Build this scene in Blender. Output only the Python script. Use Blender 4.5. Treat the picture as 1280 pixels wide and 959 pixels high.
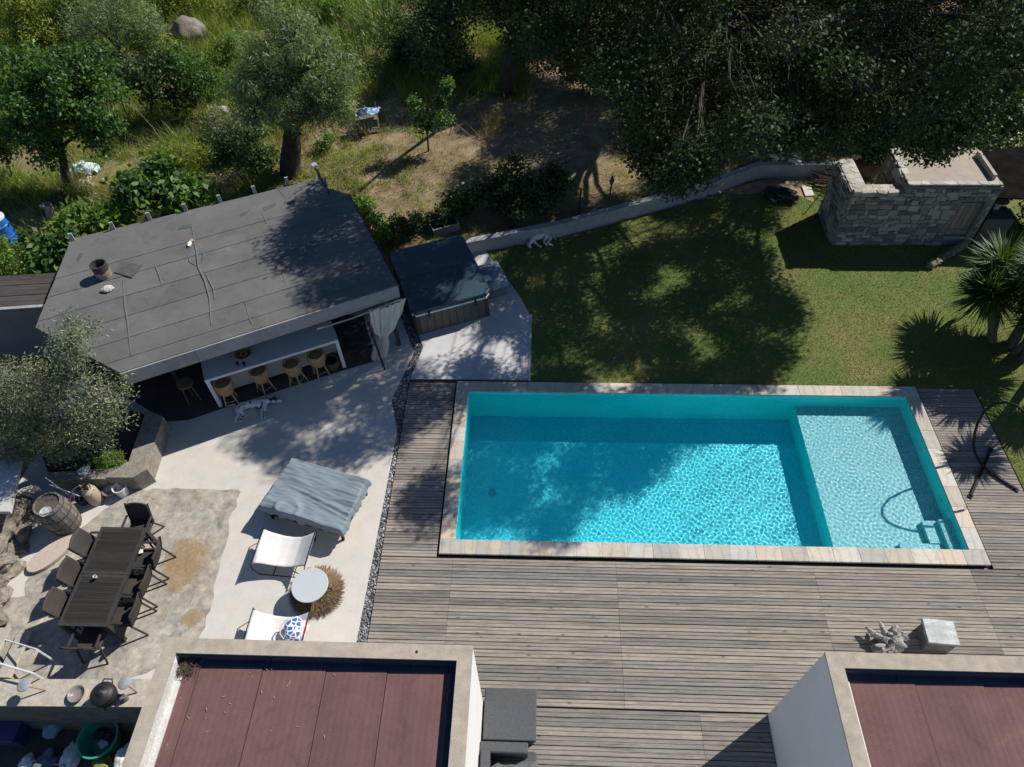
# Villa garden with swimming pool, seen from a drone.  Units: metres, z = 0 is the top of the pool coping.
import bpy, math, random
import numpy as np
from mathutils import Vector, Matrix, noise as mnoise

for _o in list(bpy.data.objects):
    bpy.data.objects.remove(_o)
sc = bpy.context.scene
COL = sc.collection
R = math.radians
rng = random.Random(7)

# ---------------------------------------------------------------- camera, sky, sun, exposure
cd = bpy.data.cameras.new('camera')
cd.sensor_width = 36.0
cd.lens = 24.872
cd.clip_start = 0.1
cd.clip_end = 600.0
cam = bpy.data.objects.new('camera', cd)
COL.objects.link(cam)
cam.matrix_world = Matrix(((0.999216, -0.011986, 0.037744, 2.0019), (0.033298, 0.770203, -0.636929, -6.4763),
                           (-0.021436, 0.637686, 0.769998, 13.3), (0, 0, 0, 1)))
sc.camera = cam
SUN_EL, SUN_AZ = R(44.0), R(34.0)          # azimuth from +X towards +Y
w = bpy.data.worlds.new('World')
sc.world = w
w.use_nodes = True
nt = w.node_tree
bg = nt.nodes['Background']
sky = nt.nodes.new('ShaderNodeTexSky')
sky.sky_type = 'NISHITA'
sky.sun_disc = False
sky.sun_elevation = SUN_EL
sky.sun_rotation = math.pi/2 - SUN_AZ
sky.air_density = 1.0
sky.dust_density = 0.1
sky.ozone_density = 7.0
nt.links.new(sky.outputs[0], bg.inputs[0])
bg.inputs[1].default_value = 0.070
sl = bpy.data.lights.new('sun', 'SUN')
sl.energy = 4.4
sl.angle = R(0.55)
sl.color = (1.0, 0.955, 0.88)
sun = bpy.data.objects.new('sun', sl)
COL.objects.link(sun)
sdir = Vector((math.cos(SUN_EL)*math.cos(SUN_AZ), math.cos(SUN_EL)*math.sin(SUN_AZ), math.sin(SUN_EL)))
sun.rotation_euler = sdir.to_track_quat('Z', 'Y').to_euler()
sun.location = (30, 20, 30)
sl.cycles.is_caustics_light = True
sc.view_settings.view_transform = 'Standard'
sc.view_settings.look = 'None'
sc.view_settings.exposure = 0.48
sc.view_settings.gamma = 1.0
cy = sc.cycles
cy.max_bounces = 12
cy.diffuse_bounces = 5
cy.glossy_bounces = 4
cy.transmission_bounces = 8
cy.transparent_max_bounces = 8
cy.caustics_reflective = True
cy.sample_clamp_indirect = 4.0
cy.caustics_refractive = True
cy.use_denoising = True

# ---------------------------------------------------------------- helpers: objects and tags
def tag(o, label=None, cat=None, group=None, kind=None):
    if label: o['label'] = label
    if cat: o['category'] = cat
    if group: o['group'] = group
    if kind: o['kind'] = kind
    return o

def thing(name, label, cat, loc=(0, 0, 0), rz=0.0, group=None):
    o = bpy.data.objects.new(name, None)
    COL.objects.link(o)
    if len(loc) == 2: loc = (loc[0], loc[1], 0)
    o.location = loc
    o.rotation_euler = (0, 0, rz)
    o.empty_display_size = 0.2
    return tag(o, label, cat, group)

def rootmat(o):
    if o is None: return Matrix.Identity(4)
    m = Matrix.Translation(o.location) @ o.rotation_euler.to_matrix().to_4x4()
    return rootmat(o.parent) @ m

class MB:
    """collects faces, then becomes ONE mesh object"""
    def __init__(s): s.v = []; s.f = []; s.sm = False
    def add(s, vs, fs):
        k = len(s.v)
        s.v += [tuple(p) for p in vs]
        s.f += [tuple(i + k for i in f) for f in fs]
        return s
    def box(s, c, d, rz=0.0, tilt=None):
        hx, hy, hz = d[0]/2, d[1]/2, d[2]/2
        m = Matrix.Rotation(rz, 3, 'Z')
        if tilt is not None: m = m @ Matrix.Rotation(tilt[1], 3, tilt[0])
        vs = [Vector(c) + m @ Vector((x, y, z)) for z in (-hz, hz) for x, y in ((-hx, -hy), (hx, -hy), (hx, hy), (-hx, hy))]
        return s.add(vs, [(3, 2, 1, 0), (4, 5, 6, 7), (0, 1, 5, 4), (1, 2, 6, 5), (2, 3, 7, 6), (3, 0, 4, 7)])
    def cbox(s, c, d, b=0.01, rz=0.0, tilt=None):
        """box with chamfered vertical and top edges"""
        hx, hy, hz = d[0]/2, d[1]/2, d[2]/2
        m = Matrix.Rotation(rz, 3, 'Z')
        if tilt is not None: m = m @ Matrix.Rotation(tilt[1], 3, tilt[0])
        def ring(i, z): return [(-hx+i, -hy), (hx-i, -hy), (hx, -hy+i), (hx, hy-i), (hx-i, hy), (-hx+i, hy), (-hx, hy-i), (-hx, -hy+i)], z
        vs = []
        for q, z, inset in ((b, -hz, 0), (b, hz-b, 0), (b, hz, b)):
            pts, zz = ring(q, z)
            for x, y in pts:
                if inset: x *= (hx-b)/hx; y *= (hy-b)/hy
                vs.append(Vector(c) + m @ Vector((x, y, zz)))
        fs = [tuple(range(7, -1, -1)), tuple(range(16, 24))]
        for k in (0, 8):
            for i in range(8):
                j = (i+1) % 8
                fs.append((k+i, k+j, k+8+j, k+8+i))
        return s.add(vs, fs)
    def prism(s, poly, z0, z1):
        a = sum(poly[i][0]*poly[(i+1) % len(poly)][1] - poly[(i+1) % len(poly)][0]*poly[i][1] for i in range(len(poly)))
        if a < 0: poly = poly[::-1]
        n = len(poly)
        vs = [(x, y, z0) for x, y in poly] + [(x, y, z1) for x, y in poly]
        return s.add(vs, [tuple(range(n-1, -1, -1)), tuple(range(n, 2*n))] + [(i, (i+1) % n, n+(i+1) % n, n+i) for i in range(n)])
    def tube(s, pts, r, n=6, cap=True, closed=False):
        pts = [Vector(p) for p in pts]
        rs = r if isinstance(r, (list, tuple)) else [r]*len(pts)
        k = len(s.v); up = Vector((0, 0, 1)); m = len(pts); u = None
        for i, p in enumerate(pts):
            if closed: t = pts[(i+1) % m] - pts[i-1]
            else: t = pts[min(i+1, m-1)] - pts[max(i-1, 0)]
            t.normalize()
            if u is None:
                u = t.cross(up)
                if u.length < 1e-3: u = t.cross(Vector((1, 0, 0)))
            else: u = u - t*u.dot(t)
            u.normalize(); v = t.cross(u)
            for j in range(n):
                a = 2*math.pi*j/n
                s.v.append(tuple(p + (u*math.cos(a) + v*math.sin(a))*rs[i]))
        for i in range(m if closed else m-1):
            i2 = (i+1) % m
            for j in range(n):
                j2 = (j+1) % n
                s.f.append((k+i*n+j, k+i2*n+j, k+i2*n+j2, k+i*n+j2))
        if cap and not closed:
            s.f.append(tuple(k+j for j in range(n))); s.f.append(tuple(k+(m-1)*n+n-1-j for j in range(n)))
        return s
    def bar(s, a, b, wd, h=None):
        """square bar from a to b"""
        a, b = Vector(a), Vector(b); h = h or wd
        t = (b-a).normalized(); u = t.cross(Vector((0, 0, 1)))
        if u.length < 1e-3: u = Vector((1, 0, 0))
        u.normalize(); v = u.cross(t)
        vs = [p + u*sx*wd/2 + v*sy*h/2 for p in (a, b) for sx, sy in ((-1, -1), (1, -1), (1, 1), (-1, 1))]
        return s.add(vs, [(0, 1, 2, 3), (7, 6, 5, 4), (0, 4, 5, 1), (1, 5, 6, 2), (2, 6, 7, 3), (3, 7, 4, 0)])
    def lathe(s, prof, c=(0, 0, 0), n=20, sx=1.0, sy=1.0):
        k = len(s.v)
        for r, z in prof:
            for j in range(n):
                a = 2*math.pi*j/n
                s.v.append((c[0]+r*sx*math.cos(a), c[1]+r*sy*math.sin(a), c[2]+z))
        for i in range(len(prof)-1):
            for j in range(n):
                j2 = (j+1) % n
                s.f.append((k+i*n+j, k+i*n+j2, k+(i+1)*n+j2, k+(i+1)*n+j))
        if prof[0][0] > 1e-4: s.f.append(tuple(k+n-1-j for j in range(n)))
        if prof[-1][0] > 1e-4: s.f.append(tuple(k+(len(prof)-1)*n+j for j in range(n)))
        return s
    def grid(s, fn, nu, nv, flip=False):
        k = len(s.v)
        for j in range(nv+1):
            for i in range(nu+1):
                s.v.append(tuple(fn(i/nu, j/nv)))
        for j in range(nv):
            for i in range(nu):
                q = (k+j*(nu+1)+i, k+j*(nu+1)+i+1, k+(j+1)*(nu+1)+i+1, k+(j+1)*(nu+1)+i)
                s.f.append(q[::-1] if flip else q)
        return s
    def blob(s, c, d, seed=0, rough=0.25, n=2, rz=0.0, freq=1.6):
        """lumpy stone-like ball, subdivided octahedron"""
        vs = [Vector(q) for q in ((1, 0, 0), (-1, 0, 0), (0, 1, 0), (0, -1, 0), (0, 0, 1), (0, 0, -1))]
        fs = [(0, 2, 4), (2, 1, 4), (1, 3, 4), (3, 0, 4), (2, 0, 5), (1, 2, 5), (3, 1, 5), (0, 3, 5)]
        for _ in range(n):
            mid = {}; nf = []
            def mp(a, b):
                q = (min(a, b), max(a, b))
                if q not in mid:
                    vs.append((vs[a]+vs[b]).normalized()); mid[q] = len(vs)-1
                return mid[q]
            for a, b, c2 in fs:
                ab, bc, ca = mp(a, b), mp(b, c2), mp(c2, a)
                nf += [(a, ab, ca), (ab, b, bc), (ca, bc, c2), (ab, bc, ca)]
            fs = nf
        m = Matrix.Rotation(rz, 3, 'Z'); out = []
        for v in vs:
            q = 1 + rough*mnoise.noise(v*freq + Vector((seed*3.7, seed*1.3, seed*7.1)))
            out.append(Vector(c) + m @ Vector((v.x*d[0]*q, v.y*d[1]*q, v.z*d[2]*q)))
        return s.add(out, fs)

def setmesh(name, vs, fs, smooth=False):
    me = bpy.data.meshes.new(name)
    me.from_pydata(vs, [], fs)
    if smooth: me.polygons.foreach_set('use_smooth', [True]*len(me.polygons))
    me.update()
    return me

def obj(name, mb, mat, parent=None, world=True, smooth=False, label=None, loc=None, rot=None):
    """one mesh object; with world=True the vertices are scene coordinates and are moved into the parent's frame"""
    vs = mb.v
    if parent is not None and world:
        mi = rootmat(parent).inverted()
        vs = [tuple(mi @ Vector(v)) for v in vs]
    me = setmesh(name, vs, mb.f, smooth)
    if mat: me.materials.append(mat)
    o = bpy.data.objects.new(name, me)
    COL.objects.link(o)
    if parent is not None: o.parent = parent
    if loc is not None: o.location = loc
    if rot is not None: o.rotation_euler = rot
    if label: o['label'] = label
    return o

def dupe(o, loc, rz, label=None):
    """a copy of a thing, its parts and sub-parts; the meshes are shared"""
    def rec(src, par):
        c = src.copy(); COL.objects.link(c)
        if par is not None: c.parent = par
        for ch in src.children: rec(ch, c)
        return c
    c = rec(o, None)
    c.location = loc; c.rotation_euler = (0, 0, rz)
    if label: c['label'] = label
    return c

def V(*a): return Vector(a)

# ---------------------------------------------------------------- helpers: materials
MATS = {}
def newmat(name):
    m = bpy.data.materials.new(name); m.use_nodes = True
    t = m.node_tree; t.nodes.clear()
    out = t.nodes.new('ShaderNodeOutputMaterial')
    return m, t, out

def N(t, typ, **kw):
    n = t.nodes.new(typ)
    for k, v in kw.items():
        if k.startswith('i_'): n.inputs[k[2:].replace('_', ' ')].default_value = v
        else: setattr(n, k, v)
    return n

def ramp(t, src, stops):
    r = t.nodes.new('ShaderNodeValToRGB')
    el = r.color_ramp.elements
    el[0].position = stops[0][0]; el[0].color = (*stops[0][1], 1)
    el[1].position = stops[-1][0]; el[1].color = (*stops[-1][1], 1)
    for p, c in stops[1:-1]:
        e = el.new(p); e.color = (*c, 1)
    t.links.new(src, r.inputs[0])
    return r

def mixc(t, fac, a, b, mode='MIX'):
    m = t.nodes.new('ShaderNodeMix'); m.data_type = 'RGBA'; m.blend_type = mode
    for s, v in ((m.inputs[0], fac), (m.inputs[6], a), (m.inputs[7], b)):
        if isinstance(v, (int, float)): s.default_value = v
        elif isinstance(v, tuple): s.default_value = (*v, 1) if len(v) == 3 else v
        else: t.links.new(v, s)
    return m.outputs[2]

def noise(t, co, scale, detail=4.0, rough=0.55, stretch=None):
    if stretch:
        mp = N(t, 'ShaderNodeMapping'); mp.inputs['Scale'].default_value = stretch
        t.links.new(co, mp.inputs[0]); co = mp.outputs[0]
    n = N(t, 'ShaderNodeTexNoise'); n.inputs['Scale'].default_value = scale
    n.inputs['Detail'].default_value = detail; n.inputs['Roughness'].default_value = rough
    t.links.new(co, n.inputs['Vector'])
    return n.outputs[0]

def mat(name, c1, c2=None, rough=0.8, scale=3.0, fine=40.0, bump=0.15, metal=0.0, stretch=None, spread=0.0, spec=0.35,
        island=0.0, bumpscale=None, grain=1.0):
    """general procedural surface: two tones in soft patches, fine grain, slight relief; spread varies the tone per object"""
    if name in MATS: return MATS[name]
    m, t, out = newmat(name)
    b = N(t, 'ShaderNodeBsdfPrincipled')
    t.links.new(b.outputs[0], out.inputs[0])
    tc = N(t, 'ShaderNodeTexCoord'); co = tc.outputs['Object']
    if spread:
        oi = N(t, 'ShaderNodeObjectInfo')
        va = N(t, 'ShaderNodeVectorMath', operation='ADD')
        cmb = N(t, 'ShaderNodeVectorMath', operation='SCALE'); cmb.inputs[0].default_value = (37.0, 91.0, 53.0)
        t.links.new(oi.outputs['Random'], cmb.inputs['Scale'])
        t.links.new(co, va.inputs[0]); t.links.new(cmb.outputs[0], va.inputs[1]); co = va.outputs[0]
    c2 = c2 or tuple(x*0.75 for x in c1)
    n1 = noise(t, co, scale, 5.0, 0.6, stretch)
    r1 = ramp(t, n1, [(0.32, c2), (0.68, c1)])
    n2 = noise(t, co, fine, 3.0, 0.6, stretch)
    r2 = ramp(t, n2, [(0.25, (1-0.28*grain,)*3), (0.75, (1+0.18*grain,)*3)])
    col = mixc(t, 1.0, r1.outputs[0], r2.outputs[0], 'MULTIPLY')
    if spread or island:
        if island:
            src = N(t, 'ShaderNodeNewGeometry').outputs['Random Per Island']; sp = island
        else:
            src = oi.outputs['Random']; sp = spread
        r3 = ramp(t, src, [(0.0, (1-sp,)*3), (0.55, (1.0,)*3), (1.0, (1+sp,)*3)])
        col = mixc(t, 1.0, col, r3.outputs[0], 'MULTIPLY')
    t.links.new(col, b.inputs['Base Color'])
    b.inputs['Roughness'].default_value = rough
    b.inputs['Metallic'].default_value = metal
    b.inputs['Specular IOR Level'].default_value = spec
    if bump:
        bn = N(t, 'ShaderNodeBump'); bn.inputs['Strength'].default_value = bump; bn.inputs['Distance'].default_value = 0.02
        nb = n2 if bumpscale is None else noise(t, co, bumpscale, 4.0, 0.6)
        t.links.new(nb, bn.inputs['Height']); t.links.new(bn.outputs[0], b.inputs['Normal'])
    MATS[name] = m
    return m

def leafmat(name, dark, light, trans=0.25, gloss=0.35, yellow=None, spec=0.3):
    if name in MATS: return MATS[name]
    m, t, out = newmat(name)
    g = N(t, 'ShaderNodeNewGeometry')
    stops = [(0.0, dark), (0.8, light)] + ([(1.0, yellow)] if yellow else [(1.0, tuple(x*1.25 for x in light))])
    r = ramp(t, g.outputs['Random Per Island'], stops)
    # neighbouring twigs share a tone, as real boughs do
    tc = N(t, 'ShaderNodeTexCoord'); nz = noise(t, tc.outputs['Object'], 1.1, 3, 0.6)
    cl = ramp(t, nz, [(0.30, (0.62, 0.66, 0.62)), (0.5, (1.0, 1.0, 1.0)), (0.70, (1.55, 1.45, 1.25))])
    class _R: pass
    rr = _R(); rr.outputs = [mixc(t, 1.0, r.outputs[0], cl.outputs[0], 'MULTIPLY')]; r = rr
    b = N(t, 'ShaderNodeBsdfPrincipled')
    t.links.new(r.outputs[0], b.inputs['Base Color'])
    b.inputs['Roughness'].default_value = gloss
    b.inputs['Specular IOR Level'].default_value = spec
    tr = N(t, 'ShaderNodeBsdfTranslucent')
    tcol = mixc(t, 1.0, r.outputs[0], (1.5, 1.7, 0.6), 'MULTIPLY')
    t.links.new(tcol, tr.inputs[0])
    mx = N(t, 'ShaderNodeMixShader'); mx.inputs[0].default_value = trans
    t.links.new(b.outputs[0], mx.inputs[1]); t.links.new(tr.outputs[0], mx.inputs[2])
    t.links.new(mx.outputs[0], out.inputs[0])
    MATS[name] = m
    return m

# ---------------------------------------------------------------- helpers: leaves and grass as arrays
def mesh_np(name, verts, k):
    """verts: (n*k, 3) array, every k vertices make one face"""
    n = len(verts)//k
    me = bpy.data.meshes.new(name)
    me.vertices.add(n*k); me.vertices.foreach_set('co', np.ascontiguousarray(verts, np.float32).ravel())
    me.loops.add(n*k); me.loops.foreach_set('vertex_index', np.arange(n*k, dtype=np.int32))
    me.polygons.add(n); me.polygons.foreach_set('loop_start', np.arange(0, n*k, k, dtype=np.int32))
    me.update(calc_edges=True)
    return me

def obj_np(name, verts, k, m, parent=None):
    if parent is not None:
        mi = np.array(rootmat(parent).inverted())
        verts = verts @ mi[:3, :3].T + mi[:3, 3]
    me = mesh_np(name, verts, k); me.materials.append(m)
    o = bpy.data.objects.new(name, me); COL.objects.link(o)
    if parent is not None: o.parent = parent
    return o

def unit(a): return a/np.maximum(np.linalg.norm(a, axis=1, keepdims=True), 1e-6)

def leafcloud(cen, rad, per, length, width, seed, up=0.5, outw=0.6, rnd=0.7, flat=0.8, droop=0.0):
    """rhombic leaves spread in balls (cen, rad); returns (n*4, 3)"""
    g = np.random.default_rng(seed)
    cen = np.asarray(cen, float); rad = np.asarray(rad, float)
    c = np.repeat(cen, per, 0); r = np.repeat(rad, per)[:, None]
    n = len(c)
    d = unit(g.normal(size=(n, 3))); off = d*(g.random((n, 1))**0.45)*r; off[:, 2] *= flat
    pos = c + off
    nor = unit(d*outw + np.array([0, 0, up]) + g.normal(size=(n, 3))*rnd)
    tan = unit(np.cross(nor, g.normal(size=(n, 3))))
    if droop: tan = unit(tan - np.array([0, 0, droop])); nor = unit(nor - tan*np.sum(nor*tan, 1, keepdims=True))
    bi = np.cross(nor, tan)
    L = length*(0.6 + 0.8*g.random((n, 1))); W = width*(0.7 + 0.6*g.random((n, 1)))
    v = np.empty((n, 4, 3))
    v[:, 0] = pos; v[:, 1] = pos + tan*L*0.45 + bi*W/2 + nor*W*0.15; v[:, 2] = pos + tan*L; v[:, 3] = pos + tan*L*0.45 - bi*W/2 + nor*W*0.15
    return v.reshape(-1, 3)

def blades(xy, z, h, wd, seed, lean=0.4):
    g = np.random.default_rng(seed); n = len(xy)
    a = g.random(n)*2*math.pi; hh = h*(0.5 + g.random(n)); l = hh*lean*g.random(n)*2; b = g.random(n)*2*math.pi
    v = np.empty((n, 3, 3)); zz = z if np.ndim(z) else np.full(n, z)
    v[:, 0, 0] = xy[:, 0] - np.cos(a)*wd; v[:, 0, 1] = xy[:, 1] - np.sin(a)*wd; v[:, 0, 2] = zz
    v[:, 1, 0] = xy[:, 0] + np.cos(a)*wd; v[:, 1, 1] = xy[:, 1] + np.sin(a)*wd; v[:, 1, 2] = zz
    v[:, 2, 0] = xy[:, 0] + np.cos(b)*l; v[:, 2, 1] = xy[:, 1] + np.sin(b)*l; v[:, 2, 2] = zz + hh
    return v.reshape(-1, 3)

def inpoly(x, y, poly):
    """vectorised point in polygon"""
    c = np.zeros(len(x), bool); n = len(poly)
    for i in range(n):
        x1, y1 = poly[i]; x2, y2 = poly[(i+1) % n]
        if y1 == y2: continue
        t = ((y1 > y) != (y2 > y)) & (x < (x2-x1)*(y-y1)/(y2-y1) + x1)
        c ^= t
    return c

# ---------------------------------------------------------------- swimming pool
def tilemat(name, cols):
    m, t, out = newmat(name)
    b = N(t, 'ShaderNodeBsdfPrincipled'); t.links.new(b.outputs[0], out.inputs[0])
    tc = N(t, 'ShaderNodeTexCoord')
    vo = N(t, 'ShaderNodeTexVoronoi', distance='CHEBYCHEV'); vo.inputs['Scale'].default_value = 32.0; vo.inputs['Randomness'].default_value = 0.25
    t.links.new(tc.outputs['Object'], vo.inputs['Vector'])
    sp = N(t, 'ShaderNodeSeparateColor'); t.links.new(vo.outputs['Color'], sp.inputs[0])
    r = ramp(t, sp.outputs[0], [(0.0, cols[0]), (0.5, cols[1]), (1.0, cols[2])])
    n = noise(t, tc.outputs['Object'], 0.8, 3)
    r2 = ramp(t, n, [(0.3, (0.93,)*3), (0.7, (1.05,)*3)])
    t.links.new(mixc(t, 1.0, r.outputs[0], r2.outputs[0], 'MULTIPLY'), b.inputs['Base Color'])
    b.inputs['Roughness'].default_value = 0.5
    return m

PX0, PX1, PY0, PY1 = 0.31, 10.70, 0.33, 4.27      # inner edge of the coping
ZW, ZS, ZF = -0.12, -0.60, -1.42                  # water level, shelf, floor
SHX = 8.22
zt = -0.035
def quads(name, qs, m, parent=None):
    q = MB()
    for c in qs: q.add(c, [(0, 1, 2, 3)])
    return obj(name, q, m, parent)
TILE_FLOOR = tilemat('blue_mosaic', ((0.006, 0.54, 0.71), (0.014, 0.62, 0.76), (0.04, 0.71, 0.81)))
TILE_WALL = tilemat('turquoise_mosaic', ((0.014, 0.76, 0.75), (0.028, 0.83, 0.81), (0.07, 0.89, 0.86)))
TILE = tilemat('pale_mosaic', ((0.08, 0.40, 0.48), (0.16, 0.49, 0.55), (0.30, 0.61, 0.63)))
pool = quads('swimming_pool', [
    [(PX0, PY0, ZF), (SHX, PY0, ZF), (SHX, PY1, ZF), (PX0, PY1, ZF)]], TILE_FLOOR)
tag(pool, kind='structure')
receivers = [pool]
receivers.append(quads('basin_wall', [
    [(SHX, PY0, ZF), (SHX, PY0, ZS), (SHX, PY1, ZS), (SHX, PY1, ZF)],
    [(PX0, PY1, ZF), (SHX, PY1, ZF), (SHX, PY1, zt), (PX0, PY1, zt)],
    [(SHX, PY1, ZS), (PX1, PY1, ZS), (PX1, PY1, zt), (SHX, PY1, zt)],
    [(SHX, PY0, ZF), (PX0, PY0, ZF), (PX0, PY0, zt), (SHX, PY0, zt)],
    [(PX1, PY0, ZS), (SHX, PY0, ZS), (SHX, PY0, zt), (PX1, PY0, zt)],
    [(PX0, PY0, ZF), (PX0, PY1, ZF), (PX0, PY1, zt), (PX0, PY0, zt)],
    [(PX1, PY1, ZS), (PX1, PY0, ZS), (PX1, PY0, zt), (PX1, PY1, zt)]], TILE_WALL, pool))
receivers.append(quads('shelf', [[(SHX, PY0, ZS), (PX1, PY0, ZS), (PX1, PY1, ZS), (SHX, PY1, ZS)]], TILE, pool))
# steps in the near right corner of the shelf
for (x0, x1, y0, y1, z1) in ((9.55, PX1, PY0, 0.62, -0.46), (10.17, PX1, 0.62, 1.14, -0.42), (10.46, PX1, 0.34, 1.12, -0.26)):
    q = MB(); q.box(((x0+x1)/2-0.001, (y0+y1)/2+0.001, (ZS+z1)/2), (x1-x0, y1-y0, z1-ZS+0.002))
    receivers.append(obj('step', q, TILE, pool))
for (x, y, z, r_, ax) in ((0.95, 2.05, ZF+0.006, 0.09, 'z'),):
    q = MB(); q.lathe([(r_, 0), (r_, 0.012), (r_*0.8, 0.02), (r_*0.75, 0.012)], (x, y, z), 18)
    receivers.append(obj('floor_drain', q, mat('drain_blue', (0.02, 0.42, 0.58), rough=0.4), pool))
for y in (1.6, 2.9):
    q = MB(); q.tube([(PX1, y, -0.3), (PX1-0.03, y, -0.3)], 0.05, 12)
    receivers.append(obj('inlet_nozzle', q, mat('drain_white', (0.5, 0.6, 0.6)), pool))
# water: real waves
def watermesh():
    g = np.random.default_rng(5)
    st = 0.0165
    nx, ny = int((PX1-PX0)/st), int((PY1-PY0)/st)
    e = 0.0
    X, Y = np.meshgrid(np.linspace(PX0-e, PX1+e, nx+1), np.linspace(PY0-e, PY1+e, ny+1))
    Z = np.zeros_like(X)
    for k in range(60):
        lam = 0.046*(1.9**(g.random()*1.8)); a = g.normal(0.6, 1.1)
        kx, ky = math.cos(a)*2*math.pi/lam, math.sin(a)*2*math.pi/lam
        Z += 0.000062*(lam/0.10)**1.45*np.sin(kx*X + ky*Y + g.random()*6.28 + 0.6*np.sin(0.9*X+1.1*Y+k))
    calm = 0.50 + 0.50/(1+np.exp(-(X-4.3)*1.1))       # livelier towards the shelf
    Z *= calm
    for cx, cy_, am in ((9.25, 2.2, 0.0014), (9.6, 1.2, 0.0012)):
        d = np.hypot(X-cx, Y-cy_)
        Z += 0.30*am*np.sin(d*2*math.pi/0.10)*np.exp(-d*0.9)
    v = np.stack([X, Y, Z+ZW], -1).reshape(-1, 3)
    i = np.arange(ny)[:, None]*(nx+1) + np.arange(nx)[None, :]
    f = np.stack([i, i+1, i+nx+2, i+nx+1], -1).reshape(-1, 4)
    f = f.tolist()
    me = bpy.data.meshes.new('water')
    me.from_pydata(v.tolist(), [], f)
    sm = np.zeros(len(me.polygons), bool); sm[:nx*ny] = True
    me.polygons.foreach_set('use_smooth', sm)
    me.update(calc_edges=True)
    return me
m, t, out = newmat('pool_water')
rf = N(t, 'ShaderNodeBsdfGlass'); rf.inputs['IOR'].default_value = 1.33; rf.inputs['Roughness'].default_value = 0.0
rf.inputs['Color'].default_value = (0.97, 1.0, 1.0, 1)
t.links.new(rf.outputs[0], out.inputs[0])
wme = watermesh(); wme.materials.append(m)
water = bpy.data.objects.new('water', wme); COL.objects.link(water)
tag(water, kind='structure')
water.cycles.is_caustics_caster = True
for o_ in receivers: o_.cycles.is_caustics_receiver = True

# coping stones round the basin
def copingmat():
    m, t, out = newmat('quartzite')
    b = N(t, 'ShaderNodeBsdfPrincipled'); t.links.new(b.outputs[0], out.inputs[0])
    oi = N(t, 'ShaderNodeObjectInfo'); tc = N(t, 'ShaderNodeTexCoord')
    r = ramp(t, oi.outputs['Random'], [(0.0, (0.36, 0.33, 0.29)), (0.2, (0.46, 0.41, 0.34)), (0.4, (0.33, 0.33, 0.31)), (0.6, (0.48, 0.40, 0.31)), (0.8, (0.50, 0.47, 0.41)), (1.0, (0.42, 0.41, 0.39))])
    va = N(t, 'ShaderNodeVectorMath', operation='SCALE'); va.inputs[0].default_value = (61., 23., 47.); t.links.new(oi.outputs['Random'], va.inputs['Scale'])
    ad = N(t, 'ShaderNodeVectorMath', operation='ADD'); t.links.new(tc.outputs['Object'], ad.inputs[0]); t.links.new(va.outputs[0], ad.inputs[1])
    n1 = noise(t, ad.outputs[0], 3.2, 6, 0.7, (1.0, 2.6, 1.0))
    r1 = ramp(t, n1, [(0.3, (0.86, 0.83, 0.80)), (0.5, (1.0, 1.0, 1.0)), (0.62, (1.08, 1.0, 0.86)), (0.75, (0.92, 0.94, 0.95))])
    wv = N(t, 'ShaderNodeTexWave'); wv.inputs['Scale'].default_value = 1.4; wv.inputs['Distortion'].default_value = 9.0; wv.inputs['Detail'].default_value = 4
    t.links.new(ad.outputs[0], wv.inputs['Vector'])
    r2 = ramp(t, wv.outputs[0], [(0.0, (0.84,)*3), (0.12, (1.0,)*3), (1.0, (1.04,)*3)])
    n3 = noise(t, ad.outputs[0], 60, 3)
    r3 = ramp(t, n3, [(0.3, (0.85,)*3), (0.7, (1.1,)*3)])
    c = mixc(t, 1.0, mixc(t, 1.0, r.outputs[0], r1.outputs[0], 'MULTIPLY'), mixc(t, 1.0, r2.outputs[0], r3.outputs[0], 'MULTIPLY'), 'MULTIPLY')
    t.links.new(c, b.inputs['Base Color']); b.inputs['Roughness'].default_value = 0.75
    bn = N(t, 'ShaderNodeBump'); bn.inputs['Strength'].default_value = 0.15; bn.inputs['Distance'].default_value = 0.02
    t.links.new(n1, bn.inputs['Height']); t.links.new(bn.outputs[0], b.inputs['Normal'])
    return m
COPM = copingmat()
OX, OY = 11.02, 4.585
bed = MB()
for x0, x1, y0, y1 in ((0.012, OX-0.012, 0.012, PY0-0.012), (0.012, OX-0.012, PY1+0.012, OY-0.012), (0.012, PX0-0.012, PY0-0.012, PY1+0.012), (PX1+0.012, OX-0.012, PY0-0.012, PY1+0.012)):
    bed.prism([(x0, y0), (x1, y0), (x1, y1), (x0, y1)], -0.045, -0.006)
obj('coping_bed', bed, mat('mortar_pale', (0.55, 0.52, 0.47)), pool)
base = MB()
for x0, x1, y0, y1 in ((0.05, OX-0.05, 0.05, PY0-0.02), (0.05, OX-0.05, PY1+0.02, OY-0.05), (0.05, PX0-0.02, PY0-0.02, PY1+0.02), (PX1+0.02, OX-0.05, PY0-0.02, PY1+0.02)):
    base.prism([(x0, y0), (x1, y0), (x1, y1), (x0, y1)], -0.6, -0.046)
obj('pool_kerb', base, mat('kerb_shadow_paint', (0.05, 0.05, 0.05)), pool)  # dark colour paints in the shadow gap under the coping
_cm = {}
def coping(x0, x1, y0, y1, jz=0.0):
    g_ = 0.0035
    dx, dy = round(x1-x0-2*g_, 3), round(y1-y0-2*g_, 3)
    key = (dx, dy)
    if key not in _cm:
        q = MB().cbox((0, 0, -0.024), (dx, dy, 0.048), 0.004)
        _cm[key] = setmesh('coping_stone', q.v, q.f); _cm[key].materials.append(COPM)
    o = bpy.data.objects.new('coping_stone', _cm[key]); COL.objects.link(o); o.parent = pool
    o.location = ((x0+x1)/2, (y0+y1)/2, jz)
rc = random.Random(3)
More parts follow.
